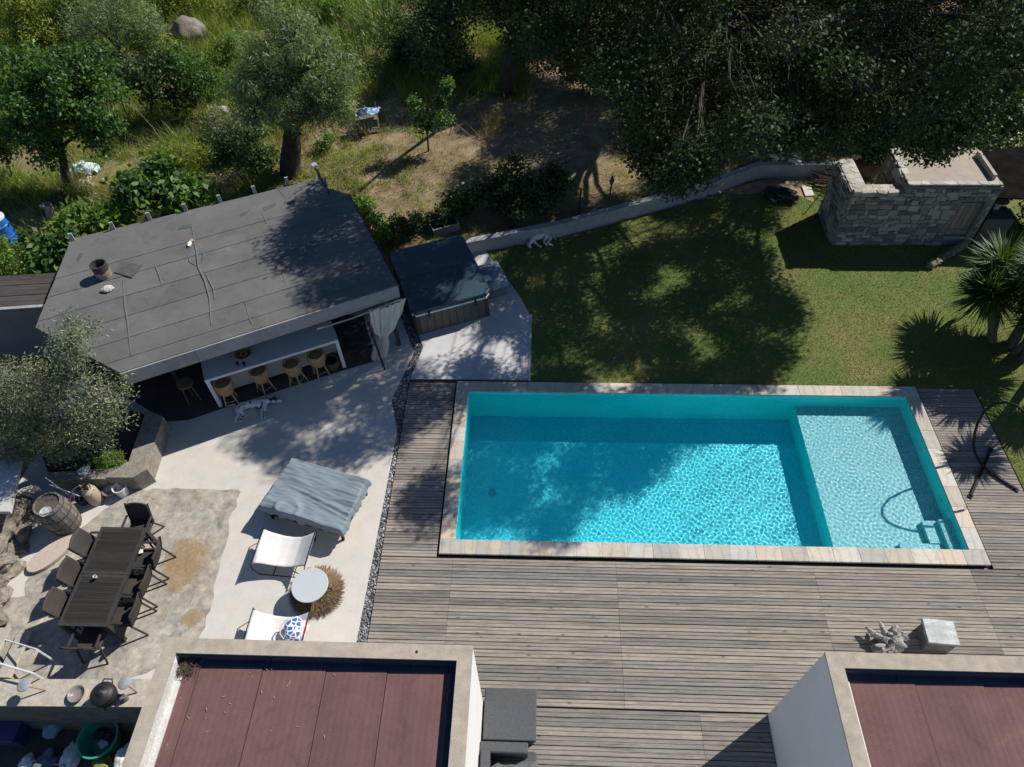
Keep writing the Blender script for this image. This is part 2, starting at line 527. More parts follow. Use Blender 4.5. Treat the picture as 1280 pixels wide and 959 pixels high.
for y0, y1 in ((0, PY0), (PY1, OY)):
    x = 0.0; k = 0
    ws = [0.5, 0.22, 0.25, 0.25] + [0.5]*18 + [0.45]
    if y0 > 0: ws = [0.42, 0.31] + [0.5]*19 + [0.39, 0.4]
    sc_ = OX/sum(ws)
    for wd in ws:
        coping(x, x+wd*sc_, y0, y1, rc.uniform(-0.002, 0.001)); x += wd*sc_
for x0, x1 in ((0, PX0), (PX1, OX)):
    n_ = 8
    for k in range(n_):
        a_ = PY0 + (PY1-PY0)*k/n_
        coping(x0, x1, a_, a_+(PY1-PY0)/n_, rc.uniform(-0.002, 0.001))

# ---------------------------------------------------------------- ground, lawn, patio, deck, gravel, garden wall
WALL = [(-0.13, 9.50), (2.57, 10.36), (5.0, 11.40), (7.3, 12.45), (8.85, 13.36), (11.6, 13.42)]
GLINE = [(-150, 3.0), (-12, 3.4), (-9.6, 6.2), (-9.5, 6.6), (-3.7, 9.2), (-2.3, 8.75)] + WALL + [(15.5, 13.5), (150, 13.5)]
def gline(x):
    for (x0, y0), (x1, y1) in zip(GLINE, GLINE[1:]):
        if x <= x1: return y0 + (y1-y0)*(x-x0)/(x1-x0)
    return GLINE[-1][1]
def ground_z(x, y):
    if y > gline(x) + 0.05:
        z = 0.2 + 0.07*mnoise.noise((x*0.35, y*0.35, 1.0)) + 0.03*mnoise.noise((x*1.3, y*1.3, 4.0))
        if y > 24: z += (y-24)*0.22
        return z
    if x < -3.6 and y < -3.05: return -1.15
    return -0.14
def groundmat():
    m, t, out = newmat('garden_soil')
    b = N(t, 'ShaderNodeBsdfPrincipled'); t.links.new(b.outputs[0], out.inputs[0])
    tc = N(t, 'ShaderNodeTexCoord'); co = tc.outputs['Object']
    n1 = noise(t, co, 0.35, 6, 0.65); n2 = noise(t, co, 2.2, 6, 0.7); n3 = noise(t, co, 26, 4, 0.7)
    soil = ramp(t, n2, [(0.25, (0.11, 0.075, 0.045)), (0.5, (0.24, 0.175, 0.11)), (0.75, (0.36, 0.28, 0.18))])
    dry = ramp(t, n3, [(0.3, (0.16, 0.14, 0.055)), (0.7, (0.30, 0.27, 0.12))])
    gr = ramp(t, n3, [(0.3, (0.045, 0.065, 0.018)), (0.7, (0.13, 0.16, 0.045))])
    sp = N(t, 'ShaderNodeSeparateXYZ'); t.links.new(co, sp.inputs[0])
    mr = N(t, 'ShaderNodeMapRange'); mr.inputs[1].default_value = -1.0; mr.inputs[2].default_value = -9.0
    mr.inputs[3].default_value = -0.10; mr.inputs[4].default_value = 0.06; t.links.new(sp.outputs[0], mr.inputs[0])
    ad = N(t, 'ShaderNodeMath', operation='ADD'); t.links.new(n1, ad.inputs[0]); t.links.new(mr.outputs[0], ad.inputs[1])
    f1 = ramp(t, ad.outputs[0], [(0.42, (0, 0, 0)), (0.62, (1, 1, 1))])
    f2 = ramp(t, n2, [(0.4, (0, 0, 0)), (0.6, (1, 1, 1))])
    c = mixc(t, f1.outputs[0], soil.outputs[0], mixc(t, f2.outputs[0], dry.outputs[0], gr.outputs[0]))
    r3 = ramp(t, n3, [(0.3, (0.7,)*3), (0.7, (1.2,)*3)])
    t.links.new(mixc(t, 1.0, c, r3.outputs[0], 'MULTIPLY'), b.inputs['Base Color'])
    b.inputs['Roughness'].default_value = 0.95; b.inputs['Specular IOR Level'].default_value = 0.15
    bn = N(t, 'ShaderNodeBump'); bn.inputs['Strength'].default_value = 0.6; bn.inputs['Distance'].default_value = 0.05
    t.links.new(n3, bn.inputs['Height']); t.links.new(bn.outputs[0], b.inputs['Normal'])
    return m
def axis(a, b, st, far):
    fine = list(np.arange(a, b+1e-6, st))
    lo = [a-d for d in far[::-1]]; hi = [b+d for d in far]
    return lo + fine + hi
gx = axis(-26, 24, 0.25, (1, 3, 8, 20, 45, 100, 200)); gy = axis(-7, 32, 0.25, (1, 3, 8, 20, 45, 100, 200))
# the ground sheet leaves the pool basin open
gm = MB()
idx = {}
for j, y in enumerate(gy):
    for i, x in enumerate(gx):
        idx[i, j] = len(gm.v); gm.v.append((x, y, ground_z(x, y)))
for j in range(len(gy)-1):
    for i in range(len(gx)-1):
        cx_, cy_ = (gx[i]+gx[i+1])/2, (gy[j]+gy[j+1])/2
        if 0.1 < cx_ < 10.9 and 0.1 < cy_ < 4.45: continue
        gm.f.append((idx[i, j], idx[i+1, j], idx[i+1, j+1], idx[i, j+1]))
tag(obj('ground', gm, groundmat()), kind='structure')

def sheet(name, poly, z, m, kind='structure', thick=0.03, parent=None):
    o = obj(name, MB().prism(list(poly), z-thick, z), m, parent)
    if parent is None: tag(o, kind=kind)
    return o

# lawn
def lawnmat():
    m, t, out = newmat('lawn_turf')
    b = N(t, 'ShaderNodeBsdfPrincipled'); t.links.new(b.outputs[0], out.inputs[0])
    tc = N(t, 'ShaderNodeTexCoord'); co = tc.outputs['Object']
    n1 = noise(t, co, 0.55, 5, 0.6); n3 = noise(t, co, 34, 4, 0.75)
    r1 = ramp(t, n1, [(0.3, (0.205, 0.18, 0.075)), (0.45, (0.145, 0.165, 0.05)), (0.58, (0.11, 0.155, 0.04)), (0.75, (0.085, 0.135, 0.033))])
    r3 = ramp(t, n3, [(0.28, (0.45,)*3), (0.5, (0.95,)*3), (0.72, (1.35,)*3)])
    t.links.new(mixc(t, 1.0, r1.outputs[0], r3.outputs[0], 'MULTIPLY'), b.inputs['Base Color'])
    b.inputs['Roughness'].default_value = 0.9; b.inputs['Specular IOR Level'].default_value = 0.2
    bn = N(t, 'ShaderNodeBump'); bn.inputs['Strength'].default_value = 0.7; bn.inputs['Distance'].default_value = 0.04
    t.links.new(n3, bn.inputs['Height']); t.links.new(bn.outputs[0], b.inputs['Normal'])
    return m
LAWN = [(1.76, 4.60), (12.44, 4.60), (12.44, -8), (40, -8), (40, 13.2), (11.6, 13.2), (9.0, 13.0), (7.4, 12.2), (5.1, 11.2), (2.7, 10.2), (0.45, 9.55), (1.5, 7.6), (1.76, 6.95)]
sheet('lawn', LAWN, -0.075, lawnmat(), thick=0.05)
g_ = np.random.default_rng(11)
n_ = 150000
q_ = np.stack([g_.uniform(0.4, 16.0, n_), g_.uniform(0.5, 13.2, n_)], 1)
ok = inpoly(q_[:, 0], q_[:, 1], LAWN)
# the turf thins out on the trodden earth beside the wall
bare = (q_[:, 0] > 7.5) & (q_[:, 0] < 10.5) & (q_[:, 1] > 12.3)
ok &= ~(bare & (g_.random(n_) < 0.9))
q_ = q_[ok]
GRASSM = leafmat('grass_blade', (0.075, 0.10, 0.02), (0.17, 0.19, 0.05), trans=0.3, gloss=0.55, yellow=(0.30, 0.27, 0.12))
tag(obj_np('grass', blades(q_, -0.075, 0.035, 0.007, 12, 0.7), 3, GRASSM), kind='stuff')
sheet('bare_earth', [(7.6, 12.45), (8.4, 12.35), (9.6, 12.65), (10.4, 11.9), (10.38, 13.3), (9.0, 13.1)], -0.066,
      mat('trodden_earth', (0.36, 0.27, 0.18), (0.24, 0.18, 0.11), rough=0.95, scale=3, fine=30, bump=0.3), thick=0.01)

# pale patio, older grey terrace, slab under the tub
def concrete(name, a, b_, c, scale=1.0, marks=0.5):
    m, t, out = newmat(name)
    b = N(t, 'ShaderNodeBsdfPrincipled'); t.links.new(b.outputs[0], out.inputs[0])
    tc = N(t, 'ShaderNodeTexCoord'); co = tc.outputs['Object']
    n1 = noise(t, co, 0.6*scale, 6, 0.6); n2 = noise(t, co, 3.2*scale, 6, 0.7); n3 = noise(t, co, 55, 3, 0.6)
    r1 = ramp(t, n1, [(0.3, a), (0.5, b_), (0.7, c)])
    nd = N(t, 'ShaderNodeTexNoise'); nd.inputs['Scale'].default_value = 1.7*scale; nd.inputs['Detail'].default_value = 8; nd.inputs['Roughness'].default_value = 0.72; nd.inputs['Distortion'].default_value = 1.6
    t.links.new(co, nd.inputs['Vector'])
    r2 = ramp(t, nd.outputs[0], [(0.30, (1-0.34*marks,)*3), (0.47, (1.0,)*3), (0.60, (1+0.10*marks,)*3), (0.70, (1+0.42*marks,)*3)])
    r3 = ramp(t, n2, [(0.25, (1-0.30*marks,)*3), (0.75, (1+0.2*marks,)*3)])
    r4 = ramp(t, n3, [(0.25, (0.93,)*3), (0.75, (1.05,)*3)])
    c_ = mixc(t, 1.0, mixc(t, 1.0, r1.outputs[0], r2.outputs[0], 'MULTIPLY'), mixc(t, 1.0, r3.outputs[0], r4.outputs[0], 'MULTIPLY'), 'MULTIPLY')
    t.links.new(c_, b.inputs['Base Color']); b.inputs['Roughness'].default_value = 0.8; b.inputs['Specular IOR Level'].default_value = 0.25
    bn = N(t, 'ShaderNodeBump'); bn.inputs['Strength'].default_value = 0.12; bn.inputs['Distance'].default_value = 0.02
    t.links.new(n2, bn.inputs['Height']); t.links.new(bn.outputs[0], b.inputs['Normal'])
    return m
PATIO = concrete('pale_concrete', (0.50, 0.465, 0.42), (0.50, 0.475, 0.435), (0.53, 0.48, 0.42), 1.0, 0.22)
TERR = concrete('old_grey_concrete', (0.21, 0.21, 0.195), (0.37, 0.33, 0.275), (0.25, 0.25, 0.235), 1.6, 1.45)
sheet('patio', [(-1.42, -3.2), (-1.29, 3.1), (-1.56, 4.05), (-1.20, 5.6), (-1.75, 6.95), (-3.3, 9.0), (-9.6, 6.4), (-9.6, -3.05), (-3.4, -3.05)], -0.08, PATIO)
terr = [(-6.844,1.417), (-5.633,1.462), (-4.543,1.423), (-4.537,0.906), (-4.403,-1.219), (-4.441,-1.848), (-5.007,-2.311), (-5.606,-2.728), (-9.038,-2.821), (-9.874,-1.354), (-8.222,-1.067), (-8.426,-0.297), (-7.809,0.226), (-7.459,0.844)]
terr2 = []
for k in range(len(terr)):
    a, b_ = Vector(terr[k]), Vector(terr[(k+1) % len(terr)])
    for j in range(10):
        p = a.lerp(b_, j/10); terr2.append((p.x + 0.10*mnoise.noise((p.x*2.2, p.y*2.2, 1)) + 0.05*mnoise.noise((p.x*7, p.y*7, 2)), p.y + 0.10*mnoise.noise((p.x*2.2, p.y*2.2, 7)) + 0.05*mnoise.noise((p.x*7, p.y*7, 9))))
sheet('terrace', terr2, -0.074, TERR)
# rust coloured stains soaked into the terrace
t = TERR.node_tree
_b = [n for n in t.nodes if n.type == 'BSDF_PRINCIPLED'][0]
_src = _b.inputs['Base Color'].links[0].from_socket
_co = [n for n in t.nodes if n.type == 'TEX_COORD'][0].outputs['Object']
_nz = noise(t, _co, 3.5, 8, 0.75); _n2 = noise(t, _co, 14, 5, 0.7)
for (cx_, cy_, rx, ry) in ((*(-5.159,-0.28,-0.07)[:2], 0.46, 0.62), (*(-4.685,-1.422,-0.07)[:2], 0.20, 0.17)):
    sb_ = N(t, 'ShaderNodeVectorMath', operation='SUBTRACT'); sb_.inputs[1].default_value = (cx_, cy_, 0); t.links.new(_co, sb_.inputs[0])
    ml_ = N(t, 'ShaderNodeVectorMath', operation='MULTIPLY'); ml_.inputs[1].default_value = (1/rx, 1/ry, 0); t.links.new(sb_.outputs[0], ml_.inputs[0])
    ln_ = N(t, 'ShaderNodeVectorMath', operation='LENGTH'); t.links.new(ml_.outputs[0], ln_.inputs[0])
    ma_ = N(t, 'ShaderNodeMath', operation='MULTIPLY_ADD'); ma_.inputs[1].default_value = 2.2; t.links.new(_nz, ma_.inputs[0]); t.links.new(ln_.outputs['Value'], ma_.inputs[2])
    fr_ = ramp(t, ma_.outputs[0], [(0.0, (0.85,)*3), (0.5, (0.8,)*3), (1.0, (0.0,)*3)])
    md_ = N(t, 'ShaderNodeMath', operation='DIVIDE'); md_.inputs[1].default_value = 2.35; t.links.new(ma_.outputs[0], md_.inputs[0])
    fr_ = ramp(t, md_.outputs[0], [(0.0, (0.9,)*3), (0.72, (0.78,)*3), (0.84, (0.55,)*3), (0.93, (0.0,)*3)])
    sc2 = ramp(t, _n2, [(0.3, (0.20, 0.125, 0.05)), (0.7, (0.32, 0.225, 0.11))])
    _src = mixc(t, fr_.outputs[0], _src, sc2.outputs[0])
t.links.new(_src, _b.inputs['Base Color'])
sheet('tub_slab', [(-1.18, 4.70), (1.74, 4.70), (1.75, 6.94), (1.5, 7.6), (0.35, 9.7), (-2.1, 8.9), (-1.5, 7.0), (-0.98, 5.76)], -0.07, concrete('blue_grey_concrete', (0.44, 0.44, 0.44), (0.48, 0.47, 0.46), (0.41, 0.41, 0.41), 1.0, 0.3))
sheet('slab_edge', [(1.74, 4.66), (1.80, 4.66), (1.80, 6.96), (1.74, 6.96)], -0.055, mat('kerb_pale', (0.55, 0.54, 0.52)), thick=0.1)

# gravel channel between patio and deck
CH = [(-1.42, -3.1), (-1.19, -3.1), (-1.21, 4.66), (-1.0, 5.74), (-1.55, 7.0), (-2.2, 8.6), (-2.5, 8.5), (-1.78, 6.9), (-1.22, 5.6), (-1.56, 4.05), (-1.29, 3.1)]
sheet('gravel_bed', CH, -0.112, mat('dark_gravel_bed', (0.05, 0.055, 0.06)), thick=0.02)  # one dark tone under the pebbles
g_ = np.random.default_rng(2)
q_ = np.stack([g_.uniform(-2.6, -0.95, 30000), g_.uniform(-3.1, 8.6, 30000)], 1)
q_ = q_[inpoly(q_[:, 0], q_[:, 1], CH)][:5200]
def pebbles(q, z, smin, smax, seed):
    g = np.random.default_rng(seed); n = len(q)
    s_ = g.uniform(smin, smax, n)[:, None]; a = g.random(n)*6.28
    el = g.uniform(0.55, 1.0, n)
    base = np.array([(1, 0, 0), (0, 1, 0), (-1, 0, 0), (0, -1, 0), (0.55, 0.55, 0.6), (-0.55, 0.55, 0.62), (-0.5, -0.6, 0.55), (0.6, -0.5, 0.6)], float)
    fc = [(4, 5, 6, 7), (0, 1, 5, 4), (1, 2, 6, 5), (2, 3, 7, 6), (3, 0, 4, 7)]
    P3 = base[None] * (1 + 0.25*g.normal(size=(n, 8, 1)))
    P3[:, :, 1] *= el[:, None]
    X = P3[:, :, 0]*np.cos(a)[:, None] - P3[:, :, 1]*np.sin(a)[:, None]; Y = P3[:, :, 0]*np.sin(a)[:, None] + P3[:, :, 1]*np.cos(a)[:, None]
    out = np.stack([X*s_ + q[:, :1], Y*s_ + q[:, 1:], P3[:, :, 2]*s_*0.8 + z + g.uniform(-0.01, 0.01, n)[:, None]], -1)
    me = bpy.data.meshes.new('gravel')
    allv = out.reshape(-1, 3); f = (np.array(fc)[None] + np.arange(n)[:, None, None]*8).reshape(-1)
    me.vertices.add(len(allv)); me.vertices.foreach_set('co', allv.astype(np.float32).ravel())
    me.loops.add(len(f)); me.loops.foreach_set('vertex_index', f.astype(np.int32))
    me.polygons.add(n*5); me.polygons.foreach_set('loop_start', np.arange(0, n*20, 4, dtype=np.int32)); me.update(calc_edges=True)
    return me
def islandmat(name, stops, rough=0.6):
    m, t, out = newmat(name); b = N(t, 'ShaderNodeBsdfPrincipled'); t.links.new(b.outputs[0], out.inputs[0])
    g = N(t, 'ShaderNodeNewGeometry'); r = ramp(t, g.outputs['Random Per Island'], stops)
    t.links.new(r.outputs[0], b.inputs['Base Color']); b.inputs['Roughness'].default_value = rough
    return m
me = pebbles(q_, -0.105, 0.012, 0.034, 5); me.materials.append(islandmat('pebbles', [(0.0, (0.05, 0.055, 0.065)), (0.6, (0.16, 0.17, 0.18)), (0.88, (0.30, 0.30, 0.30)), (1.0, (0.55, 0.53, 0.50))]))
gv = bpy.data.objects.new('gravel', me); COL.objects.link(gv); tag(gv, kind='stuff')

# timber deck: every board its own object
def woodmat(name, base, dark, spread=0.25):
    m, t, out = newmat(name)
    b = N(t, 'ShaderNodeBsdfPrincipled'); t.links.new(b.outputs[0], out.inputs[0])
    oi = N(t, 'ShaderNodeObjectInfo'); tc = N(t, 'ShaderNodeTexCoord')
    va = N(t, 'ShaderNodeVectorMath', operation='SCALE'); va.inputs[0].default_value = (61., 23., 47.); t.links.new(oi.outputs['Random'], va.inputs['Scale'])
    ad = N(t, 'ShaderNodeVectorMath', operation='ADD'); t.links.new(tc.outputs['Object'], ad.inputs[0]); t.links.new(va.outputs[0], ad.inputs[1])
    co = ad.outputs[0]
    n1 = noise(t, co, 2.0, 6, 0.65, (0.5, 12.0, 12.0)); n2 = noise(t, co, 1.1, 4, 0.6, (1.0, 2.0, 2.0)); n3 = noise(t, co, 9, 4, 0.7, (0.6, 12.0, 12.0))
    vo = N(t, 'ShaderNodeTexVoronoi'); vo.inputs['Scale'].default_value = 2.3
    mp = N(t, 'ShaderNodeMapping'); mp.inputs['Scale'].default_value = (1.0, 2.2, 2.2); t.links.new(co, mp.inputs[0]); t.links.new(mp.outputs[0], vo.inputs['Vector'])
    kn = ramp(t, vo.outputs['Distance'], [(0.03, (0.35, 0.30, 0.26)), (0.09, (0.8, 0.78, 0.76)), (0.16, (1, 1, 1))])
    r1 = ramp(t, n1, [(0.28, dark), (0.5, base), (0.75, tuple(x*1.12 for x in base))])
    r2 = ramp(t, n2, [(0.3, (0.84, 0.85, 0.88)), (0.7, (1.08, 1.06, 1.03))])
    r3 = ramp(t, n3, [(0.3, (0.66,)*3), (0.7, (1.18,)*3)])
    ro = ramp(t, oi.outputs['Random'], [(0.0, (1-spread,)*3), (0.3, (0.92, 0.93, 0.95)), (0.6, (1.0, 0.98, 0.95)), (1.0, (1+spread*0.7, 1+spread*0.6, 1+spread*0.5))])
    c = mixc(t, 1.0, mixc(t, 1.0, r1.outputs[0], r2.outputs[0], 'MULTIPLY'), mixc(t, 1.0, r3.outputs[0], ro.outputs[0], 'MULTIPLY'), 'MULTIPLY')
    c = mixc(t, 1.0, c, kn.outputs[0], 'MULTIPLY')
    t.links.new(c, b.inputs['Base Color']); b.inputs['Roughness'].default_value = 0.85; b.inputs['Specular IOR Level'].default_value = 0.2
    bn = N(t, 'ShaderNodeBump'); bn.inputs['Strength'].default_value = 0.25; bn.inputs['Distance'].default_value = 0.01
    t.links.new(n3, bn.inputs['Height']); t.links.new(bn.outputs[0], b.inputs['Normal'])
    return m
DECKM = woodmat('weathered_decking', (0.29, 0.262, 0.23), (0.135, 0.117, 0.10), 0.30)
deck = obj('deck', MB().prism([(-1.2, -9), (12.40, -9), (12.40, 4.62), (OX+0.04, 4.62), (OX+0.04, -0.05), (-0.04, -0.05), (-0.04, 4.64), (-1.2, 4.64)], -0.125, -0.10), mat('deck_underlay', (0.03, 0.027, 0.024)))
tag(deck, kind='structure')
_pm = {}
def plank(x0, x1, yc, wd, z=-0.06):
    L = round(x1-x0, 2); key = (L, wd)
    if key not in _pm:
        q = MB()
        hw = wd/2; L2 = L/2 - 0.002
        prof = [(-hw, -0.03), (-hw, -0.004), (-hw+0.004, 0), (-0.011, 0), (0, -0.011), (0.011, 0), (hw-0.004, 0), (hw, -0.004), (hw, -0.03)]
        vs = [(sx*L2, y, z_) for sx in (-1, 1) for y, z_ in prof]
        n = len(prof)
        q.add(vs, [(i, i+1, n+i+1, n+i) for i in range(n-1)] + [tuple(range(n-1, -1, -1)), tuple(range(n, 2*n))])
        q.f = [f[::-1] for f in q.f]
        _pm[key] = setmesh('plank', q.v, q.f); _pm[key].materials.append(DECKM)
    o = bpy.data.objects.new('plank', _pm[key]); COL.objects.link(o); o.parent = deck
    o.location = ((x0+x1)/2, yc, z + rng.uniform(-0.003, 0.003)); o.rotation_euler = (rng.uniform(-0.012, 0.012), 0, rng.uniform(-0.0006, 0.0006))
PW, PP_ = 0.1265, 0.1405
y = -0.068 - PW/2
while y > -2.88:
    j = rng.uniform(-0.02, 0.02)*0.3
    for x0, x1 in ((-1.18, 0.30), (0.30, 3.60), (3.60, 7.52), (7.52, 10.6), (10.6, 12.40)):
        if y < -2.95 and x1 < 1.0: continue
        plank(x0, x1, y, PW)
    y -= PP_
y -= 0.022
while y > -5.3:
    for x0, x1 in ((1.12, 4.9), (4.9, 6.08)) : plank(x0, x1, y, 0.139)
    y -= 0.152
y = -0.055 + PP_/2 + 0.003
while y < 4.62:
    plank(-1.18, -0.045, y, PW); plank(OX+0.05, 12.40, y, PW); y += PP_

# low rendered garden wall
def ribbon(poly, th, z0, z1, m, name, parent=None):
    """wall of even thickness along a polyline"""
    n = len(poly); L = []; Rr = []
    for i in range(n):
        a = Vector(poly[max(i-1, 0)]); c = Vector(poly[min(i+1, n-1)]); d = (c-a).normalized(); nn = Vector((-d.y, d.x))
        L.append(Vector(poly[i]) + nn*th/2); Rr.append(Vector(poly[i]) - nn*th/2)
    q = MB(); vs = []
    for i in range(n): vs += [(Rr[i].x, Rr[i].y, z0), (L[i].x, L[i].y, z0), (L[i].x, L[i].y, z1), (Rr[i].x, Rr[i].y, z1)]
    fs = [(0, 1, 2, 3)[::-1]] + [(4*(n-1)+k) for k in ()]
    fs = [(3, 2, 1, 0), (4*n-4, 4*n-3, 4*n-2, 4*n-1)]
    for i in range(n-1):
        for k in range(4):
            k2 = (k+1) % 4
            fs.append((4*i+k, 4*i+k2, 4*i+4+k2, 4*i+4+k))
    q.add(vs, fs)
    return obj(name, q, m, parent)
RENDERM = concrete('grey_render', (0.30, 0.31, 0.31), (0.36, 0.36, 0.35), (0.27, 0.28, 0.28), 1.4, 0.6)
wl = ribbon(WALL, 0.2, -0.14, 0.36, RENDERM, 'garden_wall')
tag(wl, 'low grey concrete wall between the lawn and the dry garden', 'wall')

# ---------------------------------------------------------------- two flat roofed wings of the villa
WHITE = mat('white_render', (0.74, 0.73, 0.71), (0.68, 0.67, 0.65), rough=0.85, scale=0.8, fine=25, bump=0.06, grain=0.25)
AGG = mat('exposed_aggregate', (0.44, 0.38, 0.30), (0.31, 0.27, 0.215), rough=0.9, scale=6, fine=85, bump=0.35)
NAVY = mat('dark_blue_flashing', (0.035, 0.055, 0.085), (0.022, 0.035, 0.055), rough=0.55, scale=2.5, fine=50, bump=0.1, spread=0.25)
ALU = mat('pale_flashing', (0.62, 0.60, 0.57), (0.45, 0.43, 0.40), rough=0.5, scale=4, fine=40, bump=0.1)
def feltmat(name, base, line, streak):
    m, t, out = newmat(name); b = N(t, 'ShaderNodeBsdfPrincipled'); t.links.new(b.outputs[0], out.inputs[0])
    tc = N(t, 'ShaderNodeTexCoord'); co = tc.outputs['Object']; oi = N(t, 'ShaderNodeObjectInfo')
    n1 = noise(t, co, 0.9, 5, 0.6); n2 = noise(t, co, 110, 3, 0.7); n3 = noise(t, co, 1.6, 4, 0.6, (5.0, 0.25, 1.0))
    r1 = ramp(t, n1, [(0.3, tuple(x*0.84 for x in base)), (0.7, tuple(x*1.12 for x in base))])
    r2 = ramp(t, n2, [(0.3, (0.72,)*3), (0.7, (1.25,)*3)])
    r3 = ramp(t, n3, [(0.35, (1-0.14*streak,)*3), (0.65, (1+0.06*streak,)*3)])
    wv = N(t, 'ShaderNodeTexWave'); wv.inputs['Scale'].default_value = line; wv.inputs['Distortion'].default_value = 0.6; t.links.new(co, wv.inputs['Vector'])
    r4 = ramp(t, wv.outputs[0], [(0.0, (1-0.12*streak,)*3), (1.0, (1+0.07*streak,)*3)])
    n5 = N(t, 'ShaderNodeTexNoise'); n5.inputs['Scale'].default_value = 1.9; n5.inputs['Detail'].default_value = 9; n5.inputs['Roughness'].default_value = 0.7; n5.inputs['Distortion'].default_value = 1.2; t.links.new(co, n5.inputs['Vector'])
    r5 = ramp(t, n5.outputs[0], [(0.36, (0.84,)*3), (0.48, (0.99,)*3), (0.56, (1.0,)*3), (0.66, (1.13, 1.12, 1.10))])
    ro = ramp(t, oi.outputs['Random'], [(0.0, (0.93,)*3), (1.0, (1.07,)*3)])
    c = mixc(t, 1.0, mixc(t, 1.0, r1.outputs[0], r2.outputs[0], 'MULTIPLY'), mixc(t, 1.0, r3.outputs[0], r4.outputs[0], 'MULTIPLY'), 'MULTIPLY')
    c = mixc(t, 1.0, c, r5.outputs[0], 'MULTIPLY')
    t.links.new(mixc(t, 1.0, c, ro.outputs[0], 'MULTIPLY'), b.inputs['Base Color'])
    b.inputs['Roughness'].default_value = 0.9; b.inputs['Specular IOR Level'].default_value = 0.25
    bn = N(t, 'ShaderNodeBump'); bn.inputs['Strength'].default_value = 0.3; bn.inputs['Distance'].default_value = 0.008
    t.links.new(n2, bn.inputs['Height']); t.links.new(bn.outputs[0], b.inputs['Normal'])
    return m
REDFELT = feltmat('red_brown_felt', (0.150, 0.080, 0.077), 3.2, 0.45)
def wing(label, x0, x1, y1, seams, sheets_n, leftpale):
    T = 0.205; yb = -9.0; zt_ = 3.10
    t = thing('villa_wing', label, 'building', ((x0+x1)/2, y1, -0.1))
    wm = MB()
    wm.prism([(x0+T, y1-T), (x1-T, y1-T), (x1-T, y1), (x0+T, y1)], -0.1, zt_-0.035)
    for a, b_ in ((x0, x0+T), (x1-T, x1)): wm.prism([(a, yb), (b_, yb), (b_, y1), (a, y1)], -0.1, zt_-0.035)
    obj('wall', wm, WHITE, t)
    pm = MB(); e = 0.006
    pm.prism([(x0-e, yb), (x0+T+e, yb), (x0+T+e, y1-T-e), (x1-T-e, y1-T-e), (x1-T-e, yb), (x1+e, yb), (x1+e, y1+e), (x0-e, y1+e)], zt_-0.033, zt_)
    obj('parapet_cap', pm, AGG, t)
    xi0, xi1, yi = x0+T+0.008, x1-T-0.008, y1-T-0.008; zr = 2.86
    # upstands behind the parapet, in lapped lengths
    def up(a, b_, m):
        dx, dy = b_[0]-a[0], b_[1]-a[1]; L = math.hypot(dx, dy); ux, uy = dx/L, dy/L; nx, ny = uy, -ux
        q = MB()
        for (o0, o1, z0, z1) in ((0.0, 0.012, zr-0.05, zt_-0.045), (0.012, 0.10, zr-0.02, zr+0.030)):
            q.prism([(a[0]+nx*o0, a[1]+ny*o0), (b_[0]+nx*o0, b_[1]+ny*o0), (b_[0]+nx*o1, b_[1]+ny*o1), (a[0]+nx*o1, a[1]+ny*o1)], z0, z1)
        obj('flashing_sheet', q, m, t)
    n = sheets_n
    for k in range(n): up((xi0 + (xi1-xi0)*k/n + 0.004, yi-0.001*(k % 2)), (xi0 + (xi1-xi0)*(k+1)/n - 0.004, yi-0.001*(k % 2)), NAVY)
    for k in range(4):
        ya, yb_ = yi-0.11-k*1.5, yi-0.11-(k+1)*1.5
        up((xi1-0.001*(k % 2), ya-0.004), (xi1-0.001*(k % 2), yb_+0.004), NAVY)
        up((xi0+0.001*(k % 2), yb_+0.004), (xi0+0.001*(k % 2), ya-0.004), leftpale)
    xs = [xi0+0.06] + seams + [xi1-0.06]
    for k in range(len(xs)-1):
        q = MB(); a, b_ = xs[k], xs[k+1]
        ya = yi-0.055
        a += 0.006; b_ -= 0.006
        q.add([(a, ya, zr+0.004), (b_, ya, zr+0.020), (b_, yb, zr+0.020), (a, yb, zr+0.004), (b_, ya, zr-0.03), (b_, yb, zr-0.03), (a, ya, zr-0.03), (a, yb, zr-0.03)],
              [(0, 3, 2, 1), (1, 2, 5, 4), (0, 1, 4, 6), (3, 0, 6, 7)])
        obj('roof_sheet', q, REDFELT, t)
    q = MB().prism([(x0+T, yb), (x1-T, yb), (x1-T, y1-T), (x0+T, y1-T)], zr-0.3, zr-0.04); obj('roof_deck', q, mat('roof_deck', (0.02, 0.018, 0.018)), t)
    return t
wingL = wing('flat roofed villa wing with twigs in its roof corner, beside the wicker sofa', -3.38, 1.10, -2.93, [(-2.857,-3.278,2.86)[0], (-1.933,-3.253,2.86)[0], (-1.007,-3.206,2.86)[0], (-0.121,-3.205,2.86)[0]], 6, ALU)
wingR = wing('flat roofed villa wing with red brown roof and grey shaded side wall, below the driftwood', 6.09, 15.0, -2.89, [(7.313,-3.184,2.86)[0], (8.249,-3.202,2.86)[0], (8.249,-3.202,2.86)[0]+1.0, (8.249,-3.202,2.86)[0]+2.0, (8.249,-3.202,2.86)[0]+3.0], 11, ALU)
